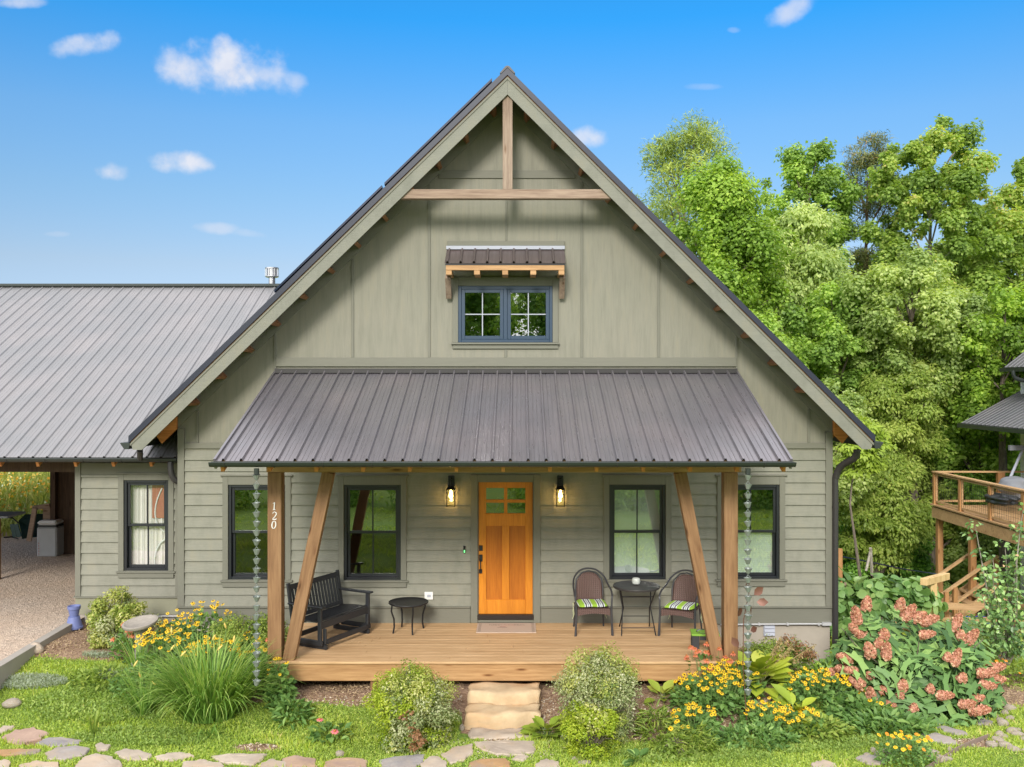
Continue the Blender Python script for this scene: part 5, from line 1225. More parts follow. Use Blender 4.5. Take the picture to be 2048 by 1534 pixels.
def flower_mesh(name, petals, r, droop, pm, em, er=.28, eh=.35, pw=.30):
    mb = MB()
    for k in range(petals):
        a = 2*math.pi*k/petals+rnd.uniform(-.1,.1); ca, sa = math.cos(a), math.sin(a)
        def q(u, w, z): return (r*(u*ca-w*sa), r*(u*sa+w*ca), r*z)
        mb.add([q(.15,0,0), q(.6,pw*.55,-.05-droop*.35), q(1.0,0,-droop), q(.6,-pw*.55,-.05-droop*.35)], [(0,1,2,3)])
    mb.mi = 1; mb.lathe([(r*er,-.03*r),(r*er*.95,.15*r),(r*er*.6,eh*r),(0,(eh+.06)*r)], 7, cap=False)
    o = mb.build(name, [M[pm], M[em]]); me = o.data; bpy.data.objects.remove(o); me.name = name; return me
FM = {'yellow': flower_mesh('flower', 11, .032, .15, 'petal_yellow', 'flower_eye', .24), 'orange': flower_mesh('flower', 9, .028, .05, 'petal_orange', 'petal_orange', .4, .25, .5), 'gold': flower_mesh('flower', 9, .028, .05, 'petal_yellow', 'petal_orange', .4, .25, .5),
      'coral': flower_mesh('flower', 10, .050, .55, 'petal_coral', 'cone_orange', .36, .35), 'pink': flower_mesh('flower', 11, .05, .2, 'petal_pink', 'cone_orange', .3, .3)}
def flower_at(par, mesh, p, tilt, sc=1.0, name='flower'):
    o = bpy.data.objects.new(name, mesh); col.objects.link(o); o.parent = par; o.location = p
    n = Vector(tilt).normalized(); o.rotation_euler = n.to_track_quat('Z', 'Y').to_euler(); o.scale = (sc, sc, sc); return o
def mound_leaves(name, mat, par, rx, ry, h, n, size, tmpl=LEAF6, aspect=.8, seed_t=.5, low=.0):
    """leaves spread through a low mound, local coordinates"""
    a = rng.random(n)*2*np.pi; q = rng.random(n)**.5; z = low+(h-low)*rng.random(n)**.7*(1-.55*q**2)
    P = np.stack([rx*q*np.cos(a), ry*q*np.sin(a), z], 1); out = np.stack([np.cos(a), np.sin(a), np.zeros(n)], 1)
    D = out*.7+rand_unit(n)*.7+np.array([0,0,.25]); N_ = rand_unit(n)*.5+np.array([0,-.25,1.0]); X, Y, Z = frames(D, N_); S = size*(.6+.8*rng.random(n)); S3 = np.stack([S*aspect, S, S], 1)
    return scatter_mesh(name, tmpl[0], tmpl[1], P, X, Y, Z, S3, np.clip(seed_t+rng.normal(0,.22,n), 0, 1), mat, par)
def daisies(x, y, rx, ry, h, nf, label, kind='yellow', nleaf=420, leaf='daisy_leaf', lsz=.085, cat='flowers', name='daisy_plant', group=None, fs=1.0, mix_=None):
    z = ground_z(x, y); t = thing(name, label, cat, (x, y, z), 0, group)
    mound_leaves('leaves', M[leaf], t, rx, ry, h*.88, nleaf, lsz)
    st = MB()
    for i in range(nf):
        a = rnd.random()*6.283; q = rnd.random()**.5; fx, fy = rx*q*math.cos(a), ry*q*math.sin(a); fz = h*(1.02-.30*q*q+rnd.uniform(-.14,.12))
        st.tube([(fx*.6,fy*.6,0),(fx*.85,fy*.85,fz*.6),(fx,fy,fz-.004)], .003, 3, cap=False)
        k = kind if not mix_ or rnd.random() > .35 else mix_
        flower_at(t, FM[k], (fx, fy, fz), (rnd.uniform(-.4,.4), -.55+rnd.uniform(-.4,.4), 1), fs*rnd.uniform(.75,1.15))
    st.build('stems', M['stem_green'], t); return t
def bush(x, y, rx, rz, label, mats, n, size, name='shrub', cat='shrub', z=None, ratio=1.0, clumps=60, sh=.75, aspect=.7, conic=0.0, bare=False, group=None):
    gz = ground_z(x, y) if z is None else z; t = thing(name, label, cat, (x, y, gz), 0, group)
    for mi, (mt, frac, bias) in enumerate(mats):
        C = []; Rr = []
        for i in range(int(clumps*frac)+1):
            u = rand_unit(1)[0]; u[2] = abs(u[2])*1.0 if rnd.random() < .8 else u[2]*.5
            q = rnd.choice((rnd.uniform(.62,.92), rnd.uniform(.3,.7), rnd.uniform(.7,.92))); wz = u[2]; k = 1-conic*max(0, wz)
            c = np.array([u[0]*rx*q*k, u[1]*rx*q*ratio*k, rz*.46+u[2]*rz*.46*q]); c += np.array(bias)*.35*np.array([rx, rx, rz*.5])
            if rnd.random() < .25:
                aa = rnd.random()*6.283; c = np.array([rx*.66*math.cos(aa), rx*.66*math.sin(aa)*ratio, rz*rnd.uniform(.07,.22)])
            C.append(c); Rr.append(rx*rnd.uniform(.16,.30))
        C = np.array(C); C[:, 2] = np.maximum(C[:, 2], .06)
        leaf_cloud('foliage', M[mt], t, C, Rr, n*frac/len(C), size, droop=0, flat=.9, shell=.5, aspect=aspect, updir=.5)
    # twigs reaching past the outline
    tw = MB()
    for i in range(26):
        a = rnd.random()*6.283; e = rnd.uniform(.3, 1.4); d = Vector((math.cos(a)*math.cos(e)*rx, math.sin(a)*math.cos(e)*rx*ratio, math.sin(e)*rz*.95)); tw.tube([(0,0,.03), tuple(d*.5+Vector((0,0,.1))), tuple(d)], [.010,.006,.002], 4, cap=False)
    tw.build('branches', M['bark'], t)
    return t
def gp(px, py, f=ground_z): p = on_ground(px, py, f); return p.x, p.y
# shrubs ---------------------------------------------------------------
bush(-6.12, -.62, .45, .90, 'pale yellow green variegated shrub beside the blue pots in front of the wing', [('variegated_green', .7, (0,0,0)), ('variegated_silver', .35, (.2,0,-.3)), ('variegated_silver', .16, (1.6,-.2,-.9))], 16000, .042)
sh = bush(-1.30, -3.28, .51, 1.02, 'round variegated shrub with a brown dead patch left of the stone steps', [('bright_green', .40, (-.8,-.2,.2)), ('variegated_green', .45, (.2,0,.35)), ('variegated_silver', .5, (.35,-.3,-.4))], 26000, .034, clumps=150)
C = np.array([[.02,-.50,.40],[.09,-.52,.31],[.14,-.50,.22],[.05,-.48,.15],[-.07,-.47,.50],[.0,-.5,.56]]); leaf_cloud('dead_leaves', M['brown_leaf'], sh, C, [.045,.06,.06,.05,.04,.03], 46, .042, droop=.4)
bush(1.02, -3.05, .56, 1.08, 'tall silvery variegated shrub right of the stone steps', [('variegated_silver', .75, (0,0,0)), ('variegated_green', .3, (-.2,0,.8))], 30000, .033, clumps=150, conic=.15)
bush(.90, -3.60, .38, .68, 'small bright yellow green shrub in front of the tall silvery one', [('bright_green', .8, (0,0,0)), ('variegated_green', .25, (.2,-.2,.2))], 10000, .034, clumps=70)
bush(-3.98, -1.20, .60, .80, 'loose fine leaved green shrub behind the left rain chain', [('spirea', 1.0, (0,0,0))], 15000, .035, clumps=60, sh=.5)
bush(3.75, -1.45, .55, .62, 'loose green shrub in front of the foundation vent', [('spirea', .9, (0,0,0)), ('brown_leaf', .10, (0,-.3,.8))], 8000, .04, clumps=55)
bush(1.9, -3.75, .20, .28, 'small low green seedling shrub left of the daisies', [('spirea', 1.0, (0,0,0))], 900, .05, clumps=14)
# daylily ----------------------------------------------------------------
def strap_clump(x, y, n, Lr, spread, label, name='daylily_clump', cat='daylily', w=.020, mat='daylily', buds=0, arch=1.0, group=None):
    gz = ground_z(x, y); t = thing(name, label, cat, (x, y, gz), 0, group); V = []; F = []; T_ = []
    for i in range(n):
        a = rnd.random()*6.283; r0 = rnd.random()**.5*spread*.35; bx, by = r0*math.cos(a), r0*math.sin(a)*.7; L_ = rnd.uniform(*Lr); th = rnd.uniform(.08, .75)*arch; a2 = a+rnd.uniform(-.6,.6); ca, sa = math.cos(a2), math.sin(a2)
        bend = rnd.uniform(.5, 2.4)*arch; p = Vector((bx, by, 0)); d = th; seg = 7; tt = rnd.random()
        k = len(V); ww = w*rnd.uniform(.7, 1.3); side = Vector((-sa, ca, 0))
        for s_ in range(seg+1):
            u = s_/seg; wd = ww*(1-u**2.2)*.5+.0006; V += [tuple(p-side*wd), tuple(p+side*wd)]; T_ += [min(1, max(0, tt*.7+.3*u))]*2
            if s_ < seg: p = p+Vector((math.sin(d)*ca, math.sin(d)*sa, math.cos(d)))*(L_/seg); d += bend*(u+.15)/seg*1.6; p.z = max(p.z, .012)
        F += [(k+2*s_, k+2*s_+1, k+2*s_+3, k+2*s_+2) for s_ in range(seg)]
    me = bpy.data.meshes.new('leaves'); me.from_pydata(V, [], F); at2 = me.attributes.new('tint', 'FLOAT', 'POINT'); at2.data.foreach_set('value', T_); me.materials.append(M[mat]); me.update(); o = bpy.data.objects.new('leaves', me); col.objects.link(o); o.parent = t
    if buds:
        st = MB()
        for i in range(buds):
            a = rnd.random()*6.283; q = rnd.uniform(.2, .9)*spread; h = rnd.uniform(.55, .9)*Lr[1]; p = Vector((q*math.cos(a), q*math.sin(a)*.6-.1, h)); st.tube([(p.x*.2,p.y*.2,0),(p.x*.7,p.y*.7,h*.6),tuple(p)], .005, 4, cap=False)
            b = MB(); b.lathe([(.003,0),(.014,.03),(.012,.07),(.0,.10)], 6); bo = b.build('bud', M['bud_yellow'], t); bo.location = p; bo.rotation_euler = (rnd.uniform(-.6,.6), rnd.uniform(-.8,.8), 0)
        st.build('flower_stalks', M['stem_green'], t)
    return t
strap_clump(-4.05, -2.66, 950, (.8, 1.25), .95, 'big clump of long arching daylily leaves left of the porch', buds=8)
strap_clump(-4.95, -2.55, 110, (.45, .75), .28, 'smaller daylily tuft left of the big clump', buds=3)
strap_clump(-5.35, -1.75, 45, (.5, .8), .2, 'upright strap leaved tuft below the birdbath', arch=.6)
x, y = gp(187, 1472); strap_clump(x, y, 26, (.25, .42), .10, 'small blue green iris tuft above the mauve flagstone', 'iris_tuft', 'iris', .014, 'spirea', arch=.35)
x, y = gp(400, 1478); strap_clump(x+.1, y+.12, 34, (.3, .5), .2, 'flattened strap leaves lying on bare soil in front of the daylilies', 'flattened_tuft', 'daylily', .016, 'daylily', arch=3.2)
# black-eyed susans ---------------------------------------------------------
GR = 'black eyed daisies in the left bed'; GRR = 'black eyed daisies in the right bed'
daisies(-4.98, -1.72, .42, .30, .66, 70, 'dense yellow daisy plant right beside the birdbath pedestal', group=GR)
daisies(-4.25, -1.90, .42, .30, .62, 62, 'dense yellow daisy plant behind the middle of the daylilies', group=GR)
daisies(-4.72, -.75, .36, .25, .72, 34, 'yellow daisy plant farthest back against the wall behind the birdbath', group=GR)
daisies(-3.55, -2.02, .28, .25, .62, 18, 'sparser yellow daisy plant between daylilies and left porch post', group=GR)
daisies(-3.18, -2.45, .17, .14, .66, 11, 'thin yellow daisy plant leaning on the left porch post', group=GR)
daisies(-5.05, -1.05, .34, .22, .62, 34, 'yellow daisy plant behind the birdbath pedestal', group=GR)
daisies(-3.85, -1.55, .30, .2, .58, 26, 'yellow daisy plant in front of the loose green shrub', group=GR)
daisies(-5.72, -1.30, .17, .15, .55, 9, 'coral coneflower plant left of the birdbath bowl', 'coral', 120, name='coneflower_plant', group='coneflowers')
daisies(-3.5, -1.75, .14, .1, .56, 4, 'faded pink coneflower at the foot of the left rain chain', 'coral', 40, name='coneflower_plant', group='coneflowers')
x, y = gp(660, 1478); daisies(x, y, .24, .16, .26, 2, 'low plant with one pink coneflower in the lawn left of the round shrub', 'pink', 60, lsz=.11, name='coneflower_plant', group='coneflowers')
daisies(2.55, -2.55, .50, .32, .52, 95, 'large yellow daisy plant in front of the right porch post', nleaf=900, group=GRR)
daisies(3.20, -2.92, .36, .26, .38, 40, 'low front daisy plant at the right end of the large one', nleaf=500, group=GRR)
daisies(2.25, -3.05, .30, .2, .34, 30, 'low front daisy plant at the left end of the large one', nleaf=420, group=GRR)
daisies(4.05, -2.25, .52, .32, .42, 70, 'yellow daisy plant between the pale hosta and the hydrangea', nleaf=900, group=GRR)
daisies(4.55, -2.55, .42, .25, .30, 12, 'leafy daisy plant with few flowers in front of the hydrangea', nleaf=800, lsz=.11, group=GRR)
daisies(2.62, -2.12, .34, .2, .66, 22, 'coral coneflower plant in front of the right deck corner', 'coral', 160, name='coneflower_plant', group='coneflowers')
x, y = gp(1812, 1528); daisies(x, y, .33, .25, .34, 34, 'bushy marigold plant with golden and orange flowers at lower right', 'gold', 700, 'daisy_leaf', .045, name='marigold_plant', mix_='orange')
daisies(7.5, -.3, .75, .4, .34, 24, 'loose orange cosmos patch behind the hydrangea at the right edge', 'orange', 900, 'spirea', .06, name='cosmos_plant')
daisies(1.98, -3.55, .2, .16, .34, 5, 'small leafy plant with few yellow flowers left of the daisies', 'yellow', 160, 'spirea', .08)
def filler(x, y, rx, ry, h, n, label, mat, lsz, name='perennial', cat='plant', tm=LEAF6, asp=.5, group='leafy plants in the right bed'):
    t = thing(name, label, cat, (x, y, ground_z(x, y)), 0, group); mound_leaves('leaves', M[mat], t, rx, ry, h, n, lsz, tm, asp); return t
filler(2.9, -3.35, .55, .25, .22, 700, 'low leafy plant along the front of the yellow daisies', 'daisy_leaf', .09)
filler(3.75, -3.05, .5, .25, .24, 700, 'low broad leaved plant in front of the spilling golden hosta', 'spirea', .09)
filler(4.75, -2.95, .55, .25, .20, 700, 'low broad leaved plant left of the marigolds', 'daisy_leaf', .12)
filler(1.72, -3.25, .22, .3, .42, 330, 'upright willow leaved plant left of the large yellow daisy plant', 'spirea', .12, asp=.2)
filler(2.1, -3.7, .25, .2, .36, 330, 'upright willow leaved plant nearest the lower edge left of the daisies', 'spirea', .11, asp=.2)
filler(4.3, -1.75, .4, .3, .40, 500, 'leafy plant filling the gap behind the right daisies', 'leaf_maple', .10)
filler(3.0, -1.75, .4, .3, .42, 500, 'leafy plant behind the coral coneflowers', 'spirea', .10)
filler(-2.95, -2.75, .22, .2, .30, 260, 'leafy plant at the foot of the left porch post', 'daisy_leaf', .10, group='leafy plants in the left bed')
filler(-5.15, -2.1, .40, .3, .38, 600, 'leafy green plant in front of the birdbath pedestal', 'daisy_leaf', .09, group='leafy plants in the left bed')
filler(-4.55, -1.35, .5, .3, .44, 700, 'leafy green plant between the two rows of left daisies', 'daisy_leaf', .09, group='leafy plants in the left bed')
filler(-5.75, -1.9, .45, .3, .22, 500, 'low mixed green plant left of the birdbath', 'spirea', .08, group='leafy plants in the left bed')
daisies(3.55, -3.0, .34, .22, .34, 36, 'low daisy plant between the golden hostas', nleaf=400, group=GRR)
daisies(2.9, -2.3, .42, .2, .50, 46, 'yellow daisy plant directly under the right deck corner', nleaf=500, group=GRR)
daisies(4.85, -2.3, .3, .18, .36, 20, 'yellow daisy plant touching the left foot of the hydrangea', nleaf=300, group=GRR)
# hostas -----------------------------------------------------------------------
HL = ([(0,0,0),(.24,.25,.07),(.30,.5,.08),(.2,.78,.03),(0,1,-.06),(-.2,.78,.03),(-.30,.5,.08),(-.24,.25,.07),(0,.28,.0),(0,.6,.01)], [(0,1,8),(0,8,7),(1,2,9,8),(7,8,9,6),(2,3,9),(6,9,5),(3,4,9),(5,9,4)])
def hosta(x, y, r, n, label, mat, size, group=None, fl=0, up=.5):
    gz = ground_z(x, y); t = thing('hosta', label, 'hosta', (x, y, gz), 0, 'hostas'); 
    a = rng.random(n)*2*np.pi; q = rng.random(n); D = np.stack([np.cos(a), np.sin(a), .9-1.0*q], 1); rad = r*(.10+.50*q); hz = size*(.9+.2*rng.random(n))*(1.15-.75*q)
    P = np.stack([rad*np.cos(a), rad*np.sin(a), hz*up], 1); N_ = np.stack([-.45*np.cos(a)*(1-q), -.45*np.sin(a)*(1-q)-.2, np.ones(n)], 1); X, Y, Z = frames(D, N_); S = size*(.75+.5*rng.random(n))
    scatter_mesh('leaves', HL[0], HL[1], P, X, Y, Z, S, np.clip(rng.normal(.5,.22,n), 0, 1), M[mat], t, True)
    st = MB()
    for p in P: st.tube([(0,0,0), (p[0]*.6,p[1]*.6,p[2]*.7), tuple(p)], .004, 3, cap=False)
    st.build('stalks', M['stem_green'], t)
    for k in range(fl):
        aa = rnd.uniform(.35,.95); s2 = MB(); L_ = rnd.uniform(.75, 1.05); tip = Vector((math.sin(aa)*L_, rnd.uniform(-.2,.1), math.cos(aa)*L_)); s2.tube([(0,0,0), tuple(tip*.5+Vector((-.03,0,.05))), tuple(tip)], [.006,.005,.003], 4); s2.build('flower_stalk', M['dead_stem'], t)
        m = 60; u = .6+.4*rng.random(m); PP = np.array(tip)[None, :]*u[:, None]+rng.normal(0,.012,(m,3)); D = rand_unit(m)+np.array([0,0,-.6]); X, Y, Z = frames(D, rand_unit(m)); scatter_mesh('seed_pods', LEAF[0], LEAF[1], PP, X, Y, Z, np.full(m,.035), rng.random(m), M['seed_stalk'], t)
    return t
plain('dead_stem', (.36,.27,.12), .8)
hosta(.36, -3.08, .30, 34, 'medium green hosta tucked against the right side of the stone steps', 'hosta', .19); hosta(1.95, -2.35, .24, 16, 'small hosta on bare mulch right of the silvery shrub', 'hosta', .20); hosta(2.33, -2.3, .15, 9, 'little pale hosta left of the coral coneflowers', 'hosta', .17)
hosta(3.28, -2.1, .42, 44, 'large golden green hosta with dry seed stalks beside the deck corner', 'hosta_gold', .34, fl=7, up=.9); hosta(3.62, -2.72, .34, 20, 'golden hosta spilling forward through the yellow daisies', 'hosta_gold', .28, up=.8)
hosta(1.42, -3.85, .15, 10, 'small dark hosta below the bright yellow green shrub', 'daisy_leaf', .16)
hosta(4.45, -1.55, .22, 16, 'narrow leaved green plant at the left foot of the hydrangea', 'daisy_leaf', .24, up=1.1)
# hydrangea ---------------------------------------------------------------------
LOB = [(0,0),(.14,.06),(.42,.08),(.36,.24),(.62,.40),(.40,.46),(.52,.72),(.27,.68),(.17,.80),(0,1.05)]
def lobed():
    o = LOB+[(-x, y) for x, y in LOB[-2:0:-1]]; vs = [(x, y, .04*abs(x)-.07*y*y) for x, y in o]; vs += [(0,.25,0),(0,.55,-.03),(0,.8,-.06)]; n = len(o); m0, m1, m2 = n, n+1, n+2; f = []
    for i in range(n):
        j = (i+1) % n; ym = (o[i][1]+o[j][1])/2; c = m0 if ym < .38 else m1 if ym < .68 else m2; f.append((i, j, c) if True else 0)
    # bridging faces between the three hub vertices
    return vs, f
OAK = lobed()
def hydrangea():
    cx, cy = 5.48, -1.85; gz = ground_z(cx, cy)-.05; t = thing('hydrangea', 'big oakleaf hydrangea covered in rosy pink flower heads right of the house', 'hydrangea', (cx, cy, gz))
    RX, RY, RZ = 1.22, .85, 1.26
    n = 360; u = rand_unit(n); u[:, 2] = np.abs(u[:, 2]); q = .72+.28*rng.random(n)
    lump = 1+.10*np.sin(u[:, 0]*6+1)*np.cos(u[:, 2]*5)
    P = np.stack([u[:, 0]*RX*q*lump, u[:, 1]*RY*q*lump, .10+u[:, 2]*RZ*q*lump], 1)
    out = u.copy(); D = unit(out*.9+rand_unit(n)*.55-np.array([0,0,.55])); N_ = unit(out*.7+np.array([0,-.75,.55])+rand_unit(n)*.18); D = unit(out*.35+rand_unit(n)*.75-np.array([0,0,.65])); D = unit(D-N_*(D*N_).sum(1, keepdims=True)*.95); X, Y, Z = frames(D, N_); S = .33*(.7+.5*rng.random(n))
    scatter_mesh('foliage', OAK[0], OAK[1], P, X, Y, Z, S, np.clip(rng.normal(.45,.24,n), 0, .88), M['hydrangea_leaf'], t)
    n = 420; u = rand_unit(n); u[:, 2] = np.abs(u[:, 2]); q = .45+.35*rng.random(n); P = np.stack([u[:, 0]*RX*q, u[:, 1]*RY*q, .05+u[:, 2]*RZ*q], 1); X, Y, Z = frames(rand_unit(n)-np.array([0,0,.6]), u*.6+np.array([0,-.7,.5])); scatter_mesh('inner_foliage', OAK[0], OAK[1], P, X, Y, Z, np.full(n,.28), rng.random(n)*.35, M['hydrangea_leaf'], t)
    st = MB()
    for k in range(16):
        a = k*.39; st.tube([(0.1*math.cos(a*5),.1*math.sin(a*5),0),(RX*.45*math.cos(a*5),RY*.45*math.sin(a*5),RZ*.5),(RX*.8*math.cos(a*5),RY*.8*math.sin(a*5),RZ*.75*abs(math.sin(a))+.2)], [.02,.013,.006], 5, cap=False)
    st.build('branches', M['bark'], t)
    # flower heads : cone of small florets
    me_s = []
    for L_, R_ in ((.27,.066),(.20,.064),(.12,.058)):
        m = int(420*L_/.2); v = rng.random(m); a = rng.random(m)*2*np.pi; rr = R_*(np.sin(np.pi*np.clip(v*.62+.34, 0, 1))**.8)*(.85+.3*rng.random(m)); PP = np.stack([rr*np.cos(a), rr*np.sin(a), v*L_], 1)
        no = np.stack([np.cos(a), np.sin(a), np.full(m,.35)], 1)+rand_unit(m)*.35; X, Y, Z = frames(rand_unit(m), no); o = scatter_mesh('flower_head', [(-.5,-.5,0),(.5,-.5,.15),(.5,.5,0),(-.5,.5,.15)], [(0,1,2,3)], PP, X, Y, Z, .026*(.7+.6*rng.random(m)), np.clip(rng.normal(.55,.25,m), 0, 1), M['pink_bloom']); me_s.append(o.data); bpy.data.objects.remove(o)
    HD = [(1732,1208,2,0,.1),(1712,1233,1,0,-.2),(1700,1252,2,0,-.9),(1738,1256,3,0,0),(1718,1268,1,0,-1.0),(1768,1262,3,0,0),(1800,1205,2,0,.2),(1812,1228,1,0,.5),(1836,1232,2,0,.9),(1852,1240,1,0,1.1),(1758,1280,3,0,.1),(1850,1268,1,0,1.3),(1908,1250,1,0,.4),(1938,1275,1,0,.5),(1739,1300,2,0,-.3),(1772,1305,1,0,0),(1910,1318,1,0,.3),(1895,1308,3,0,0),
          (1690,1315,1,0,-1.2),(1680,1335,1,0,-1.4),(1700,1340,1,0,-1.3),(1668,1345,2,0,-1.2),(1715,1365,2,0,-1),(1735,1345,3,0,-.6),(1765,1372,3,0,0),(1800,1382,3,0,0),(1740,1390,1,0,-.3),(1785,1405,3,0,0),(1826,1410,3,0,0),(1860,1370,3,0,0),(1886,1388,1,0,1.3),(1930,1405,1,0,1.2),(1955,1395,2,0,1.1),(1925,1350,3,0,.3),(1965,1345,1,0,1.4),(1985,1335,1,0,1.2),(1970,1368,1,0,1.5),(1990,1358,2,0,1.5),(1948,1418,1,0,1.4),(1775,1410,2,0,-.5),(1806,1365,3,0,.2),(1832,1448,2,0,1.3),(1922,1266,3,0,0)]
    for px, py, k, _, tilt in HD:
        # put the head on the front of the mound
        best = None
        for yy in np.linspace(-1.0, .6, 33):
            q = at(px, py, cy+yy); dx, dz = (q.x-cx)/(RX*1.02), (q.z-gz-.1)/(RZ*1.02)
            if best is None and dx*dx+(yy/RY)**2+max(0, dz)**2 <= 1.0: best = q
        if best is None: best = at(px, py, cy-.1)
        o = bpy.data.objects.new('flower_head', me_s[k-1]); col.objects.link(o); o.parent = t; o.location = best-Vector((cx, cy, gz))-Vector((math.sin(tilt)*.08,0,math.cos(tilt)*.08)); o.rotation_euler = (.35+rnd.uniform(-.2,.2), tilt, rnd.uniform(-.3,.3)); s_ = rnd.uniform(.75,1.08); o.scale = (s_, s_, s_)
hydrangea()
# other plants by the right wall ----------------------------------------------------
t = thing('artemisia', 'silvery feathery plant between the downspout and the hydrangea', 'plant', (5.42, -.35, ground_z(5.4,-.35)))
mound_leaves('leaves', M['silver_leaf'], t, .32, .3, .80, 1500, .075, LEAF, .28)
def vine(): # broad-leaved climber on its own low trellis
    t = thing('climbing_vine', 'broad leaved vine sprawling over a low support behind the hydrangea', 'vine', (0,0,0)); C = []; Rr = []
    for i in range(70):
        u = rnd.random(); px = 1668+u*175+rnd.uniform(-12,12); top = 1140+u*30+8*math.sin(u*12); py = rnd.uniform(top+12, 1215+(0 if u > .4 else 60)); q = at(px, py, rnd.uniform(1.6, 2.6)); C.append(q); Rr.append(.24)
    leaf_cloud('foliage', M['vine_leaf'], t, C, Rr, 36, .17, droop=.7, tmpl=HL, aspect=1.5, updir=.25, shell=.7)
    s = MB()
    for px in (1690, 1740, 1800): s.bar(at(px, 1290, 2.1), at(px, 1165, 2.1), .04, .04, (0,1,0))
    s.build('support', M['weathered_wood'], t)
vine()
def dark_shrub():
    t = thing('crape_myrtle', 'tall open shrub with dark glossy leaves at the right edge', 'shrub', (0,0,0)); b = at(2010, 1330, .2); gz = ground_z(b.x, b.y); s = MB(); C = []; Rr = []
    tips = [(1950,1050,0),(1985,1150,-.2),(2010,1090,.3),(2040,1060,.1),(1972,1140,0),(1965,1190,-.3),(2000,1210,-.3),(2035,1130,0),(2035,1190,-.3),(1985,1240,-.4),(2030,1250,-.4),(1955,1230,-.2),(2040,1290,-.4),(2005,1290,-.5),(1985,1115,.2),(2046,1020,.3)]
    base = Vector((b.x, b.y, gz))
    for px, py, dy in tips:
        e = at(px, py, b.y+dy); m = base.lerp(e, .5)+Vector((rnd.uniform(-.1,.1), 0, .12)); s.tube([base, m, e], [.025,.013,.004], 5, cap=False)
        for k in np.linspace(.45, 1, 6): p = m.lerp(e, (k-.45)/.55); C.append(p+Vector((rnd.uniform(-.08,.08), rnd.uniform(-.1,.1), rnd.uniform(-.06,.06)))); Rr.append(.10+.07*(1-k))
    s.build('branches', M['pale_bark'], t); leaf_cloud('foliage', M['glossy_leaf'], t, C, Rr, 17, .075, droop=.1, tmpl=LEAF6, aspect=.95, updir=.5)
leafmat('needle_green', [(0, (0.111, 0.169, 0.035)), (0.5, (0.264, 0.36, 0.058)), (1, (0.528, 0.587, 0.118))], .25); leafmat('bright_leaf', [(0,(.16,.27,.02)),(1,(.44,.56,.08))], .4)
leafmat('glossy_leaf', [(0, (0.068, 0.135, 0.051)), (0.5, (0.18, 0.315, 0.102)), (0.85, (0.405, 0.585, 0.204)), (1, (0.765, 0.405, 0.255))], .2, .3)
dark_shrub()
bush(7.9, 1.2, .8, .75, 'low rounded shrub on the slope at the right edge', [('leaf_pale', .7, (0,0,0)), ('silver_leaf', .2, (0,-.2,.3))], 6000, .06, clumps=50, z=ground_z(7.9,1.2))
bush(6.3, 2.3, .6, .6, 'soft pale green perennial on the slope behind the hydrangea', [('leaf_pale', 1.0, (0,0,0))], 3000, .07, clumps=30)

# ------------------------------------------------------------------ ground cover (uncountable)
def ground_stuff(name, mat, n, region, dens, size, tmpl, upr, asp, tint=.5, clump=None, lift=0):
    x = rng.uniform(region[0], region[1], n); y = rng.uniform(region[2], region[3], n)
    keep = np.array([rng.random() < dens(a, b) for a, b in zip(x, y)]); x, y = x[keep], y[keep]; m = len(x)
    z = np.array([ground_z(a, b) for a, b in zip(x, y)])+lift*rng.random(m); P = np.stack([x, y, z], 1)
    D = rand_unit(m)*1.0; D[:, 2] = np.abs(D[:, 2])*.3+upr; N_ = rand_unit(m)*.7+np.array([0,-.3,.8]); X, Y, Z = frames(D, N_)
    nz_ = .5+.5*np.sin(x*3.1+2*np.sin(y*2.3))*np.sin(y*4.3+x); S = size*(.5+.9*rng.random(m))*(.7+.6*nz_); S3 = np.stack([S*asp, S, S], 1)
    return tag(scatter_mesh(name, tmpl[0], tmpl[1], P, X, Y, Z, S3, np.clip(tint+.25*(nz_-.5)+rng.normal(0,.17,m), 0, 1), mat), kind='stuff')
_flags = []
for (a, b, s_), pts, mt, lb in FL:
    P_ = [on_ground(*p) for p in A(a, b, s_, pts)]; c_ = sum(P_, Vector())/len(P_); _flags.append([(c_.x+(p.x-c_.x)*.94, c_.y+(p.y-c_.y)*.92) for p in P_])
_bb = [(min(p[0] for p in f), max(p[0] for p in f), min(p[1] for p in f), max(p[1] for p in f)) for f in _flags]
def on_flag(x, y):
    if -.76 < x < .30 and y > -3.24: return True
    for f, b in zip(_flags, _bb):
        if b[0] < x < b[1] and b[2] < y < b[3]:
            ins = False; j = len(f)-1
            for i in range(len(f)):
                if (f[i][1] > y) != (f[j][1] > y) and x < (f[j][0]-f[i][0])*(y-f[i][1])/(f[j][1]-f[i][1])+f[i][0]: ins = not ins
                j = i
            if ins: return True
    return False
def lawn_d(x, y):
    if x < -7.12 or on_flag(x, y) or (abs(x-.2) < 3.5 and y > -2.1): return 0
    return grass_mask(x, y)**1.5
g1 = tag(ground_stuff('lawn', M['clover_leaf'], 330000, (-7.3, 8.4, -4.7, .4), lawn_d, .030, LEAF, .55, .75, .5), 'low bright green clover and creeping ground cover of the front lawn', 'grass')
g2 = tag(ground_stuff('grass', M['grass_blade'], 60000, (-7.3, 8.4, -4.7, .4), lambda x, y: lawn_d(x, y)*(.35+.65*(math.sin(x*1.7)*math.sin(y*2.9) > -.2)), .065, BLADE, 1.6, .12, .55), 'thin grass blades growing through the clover', 'grass')
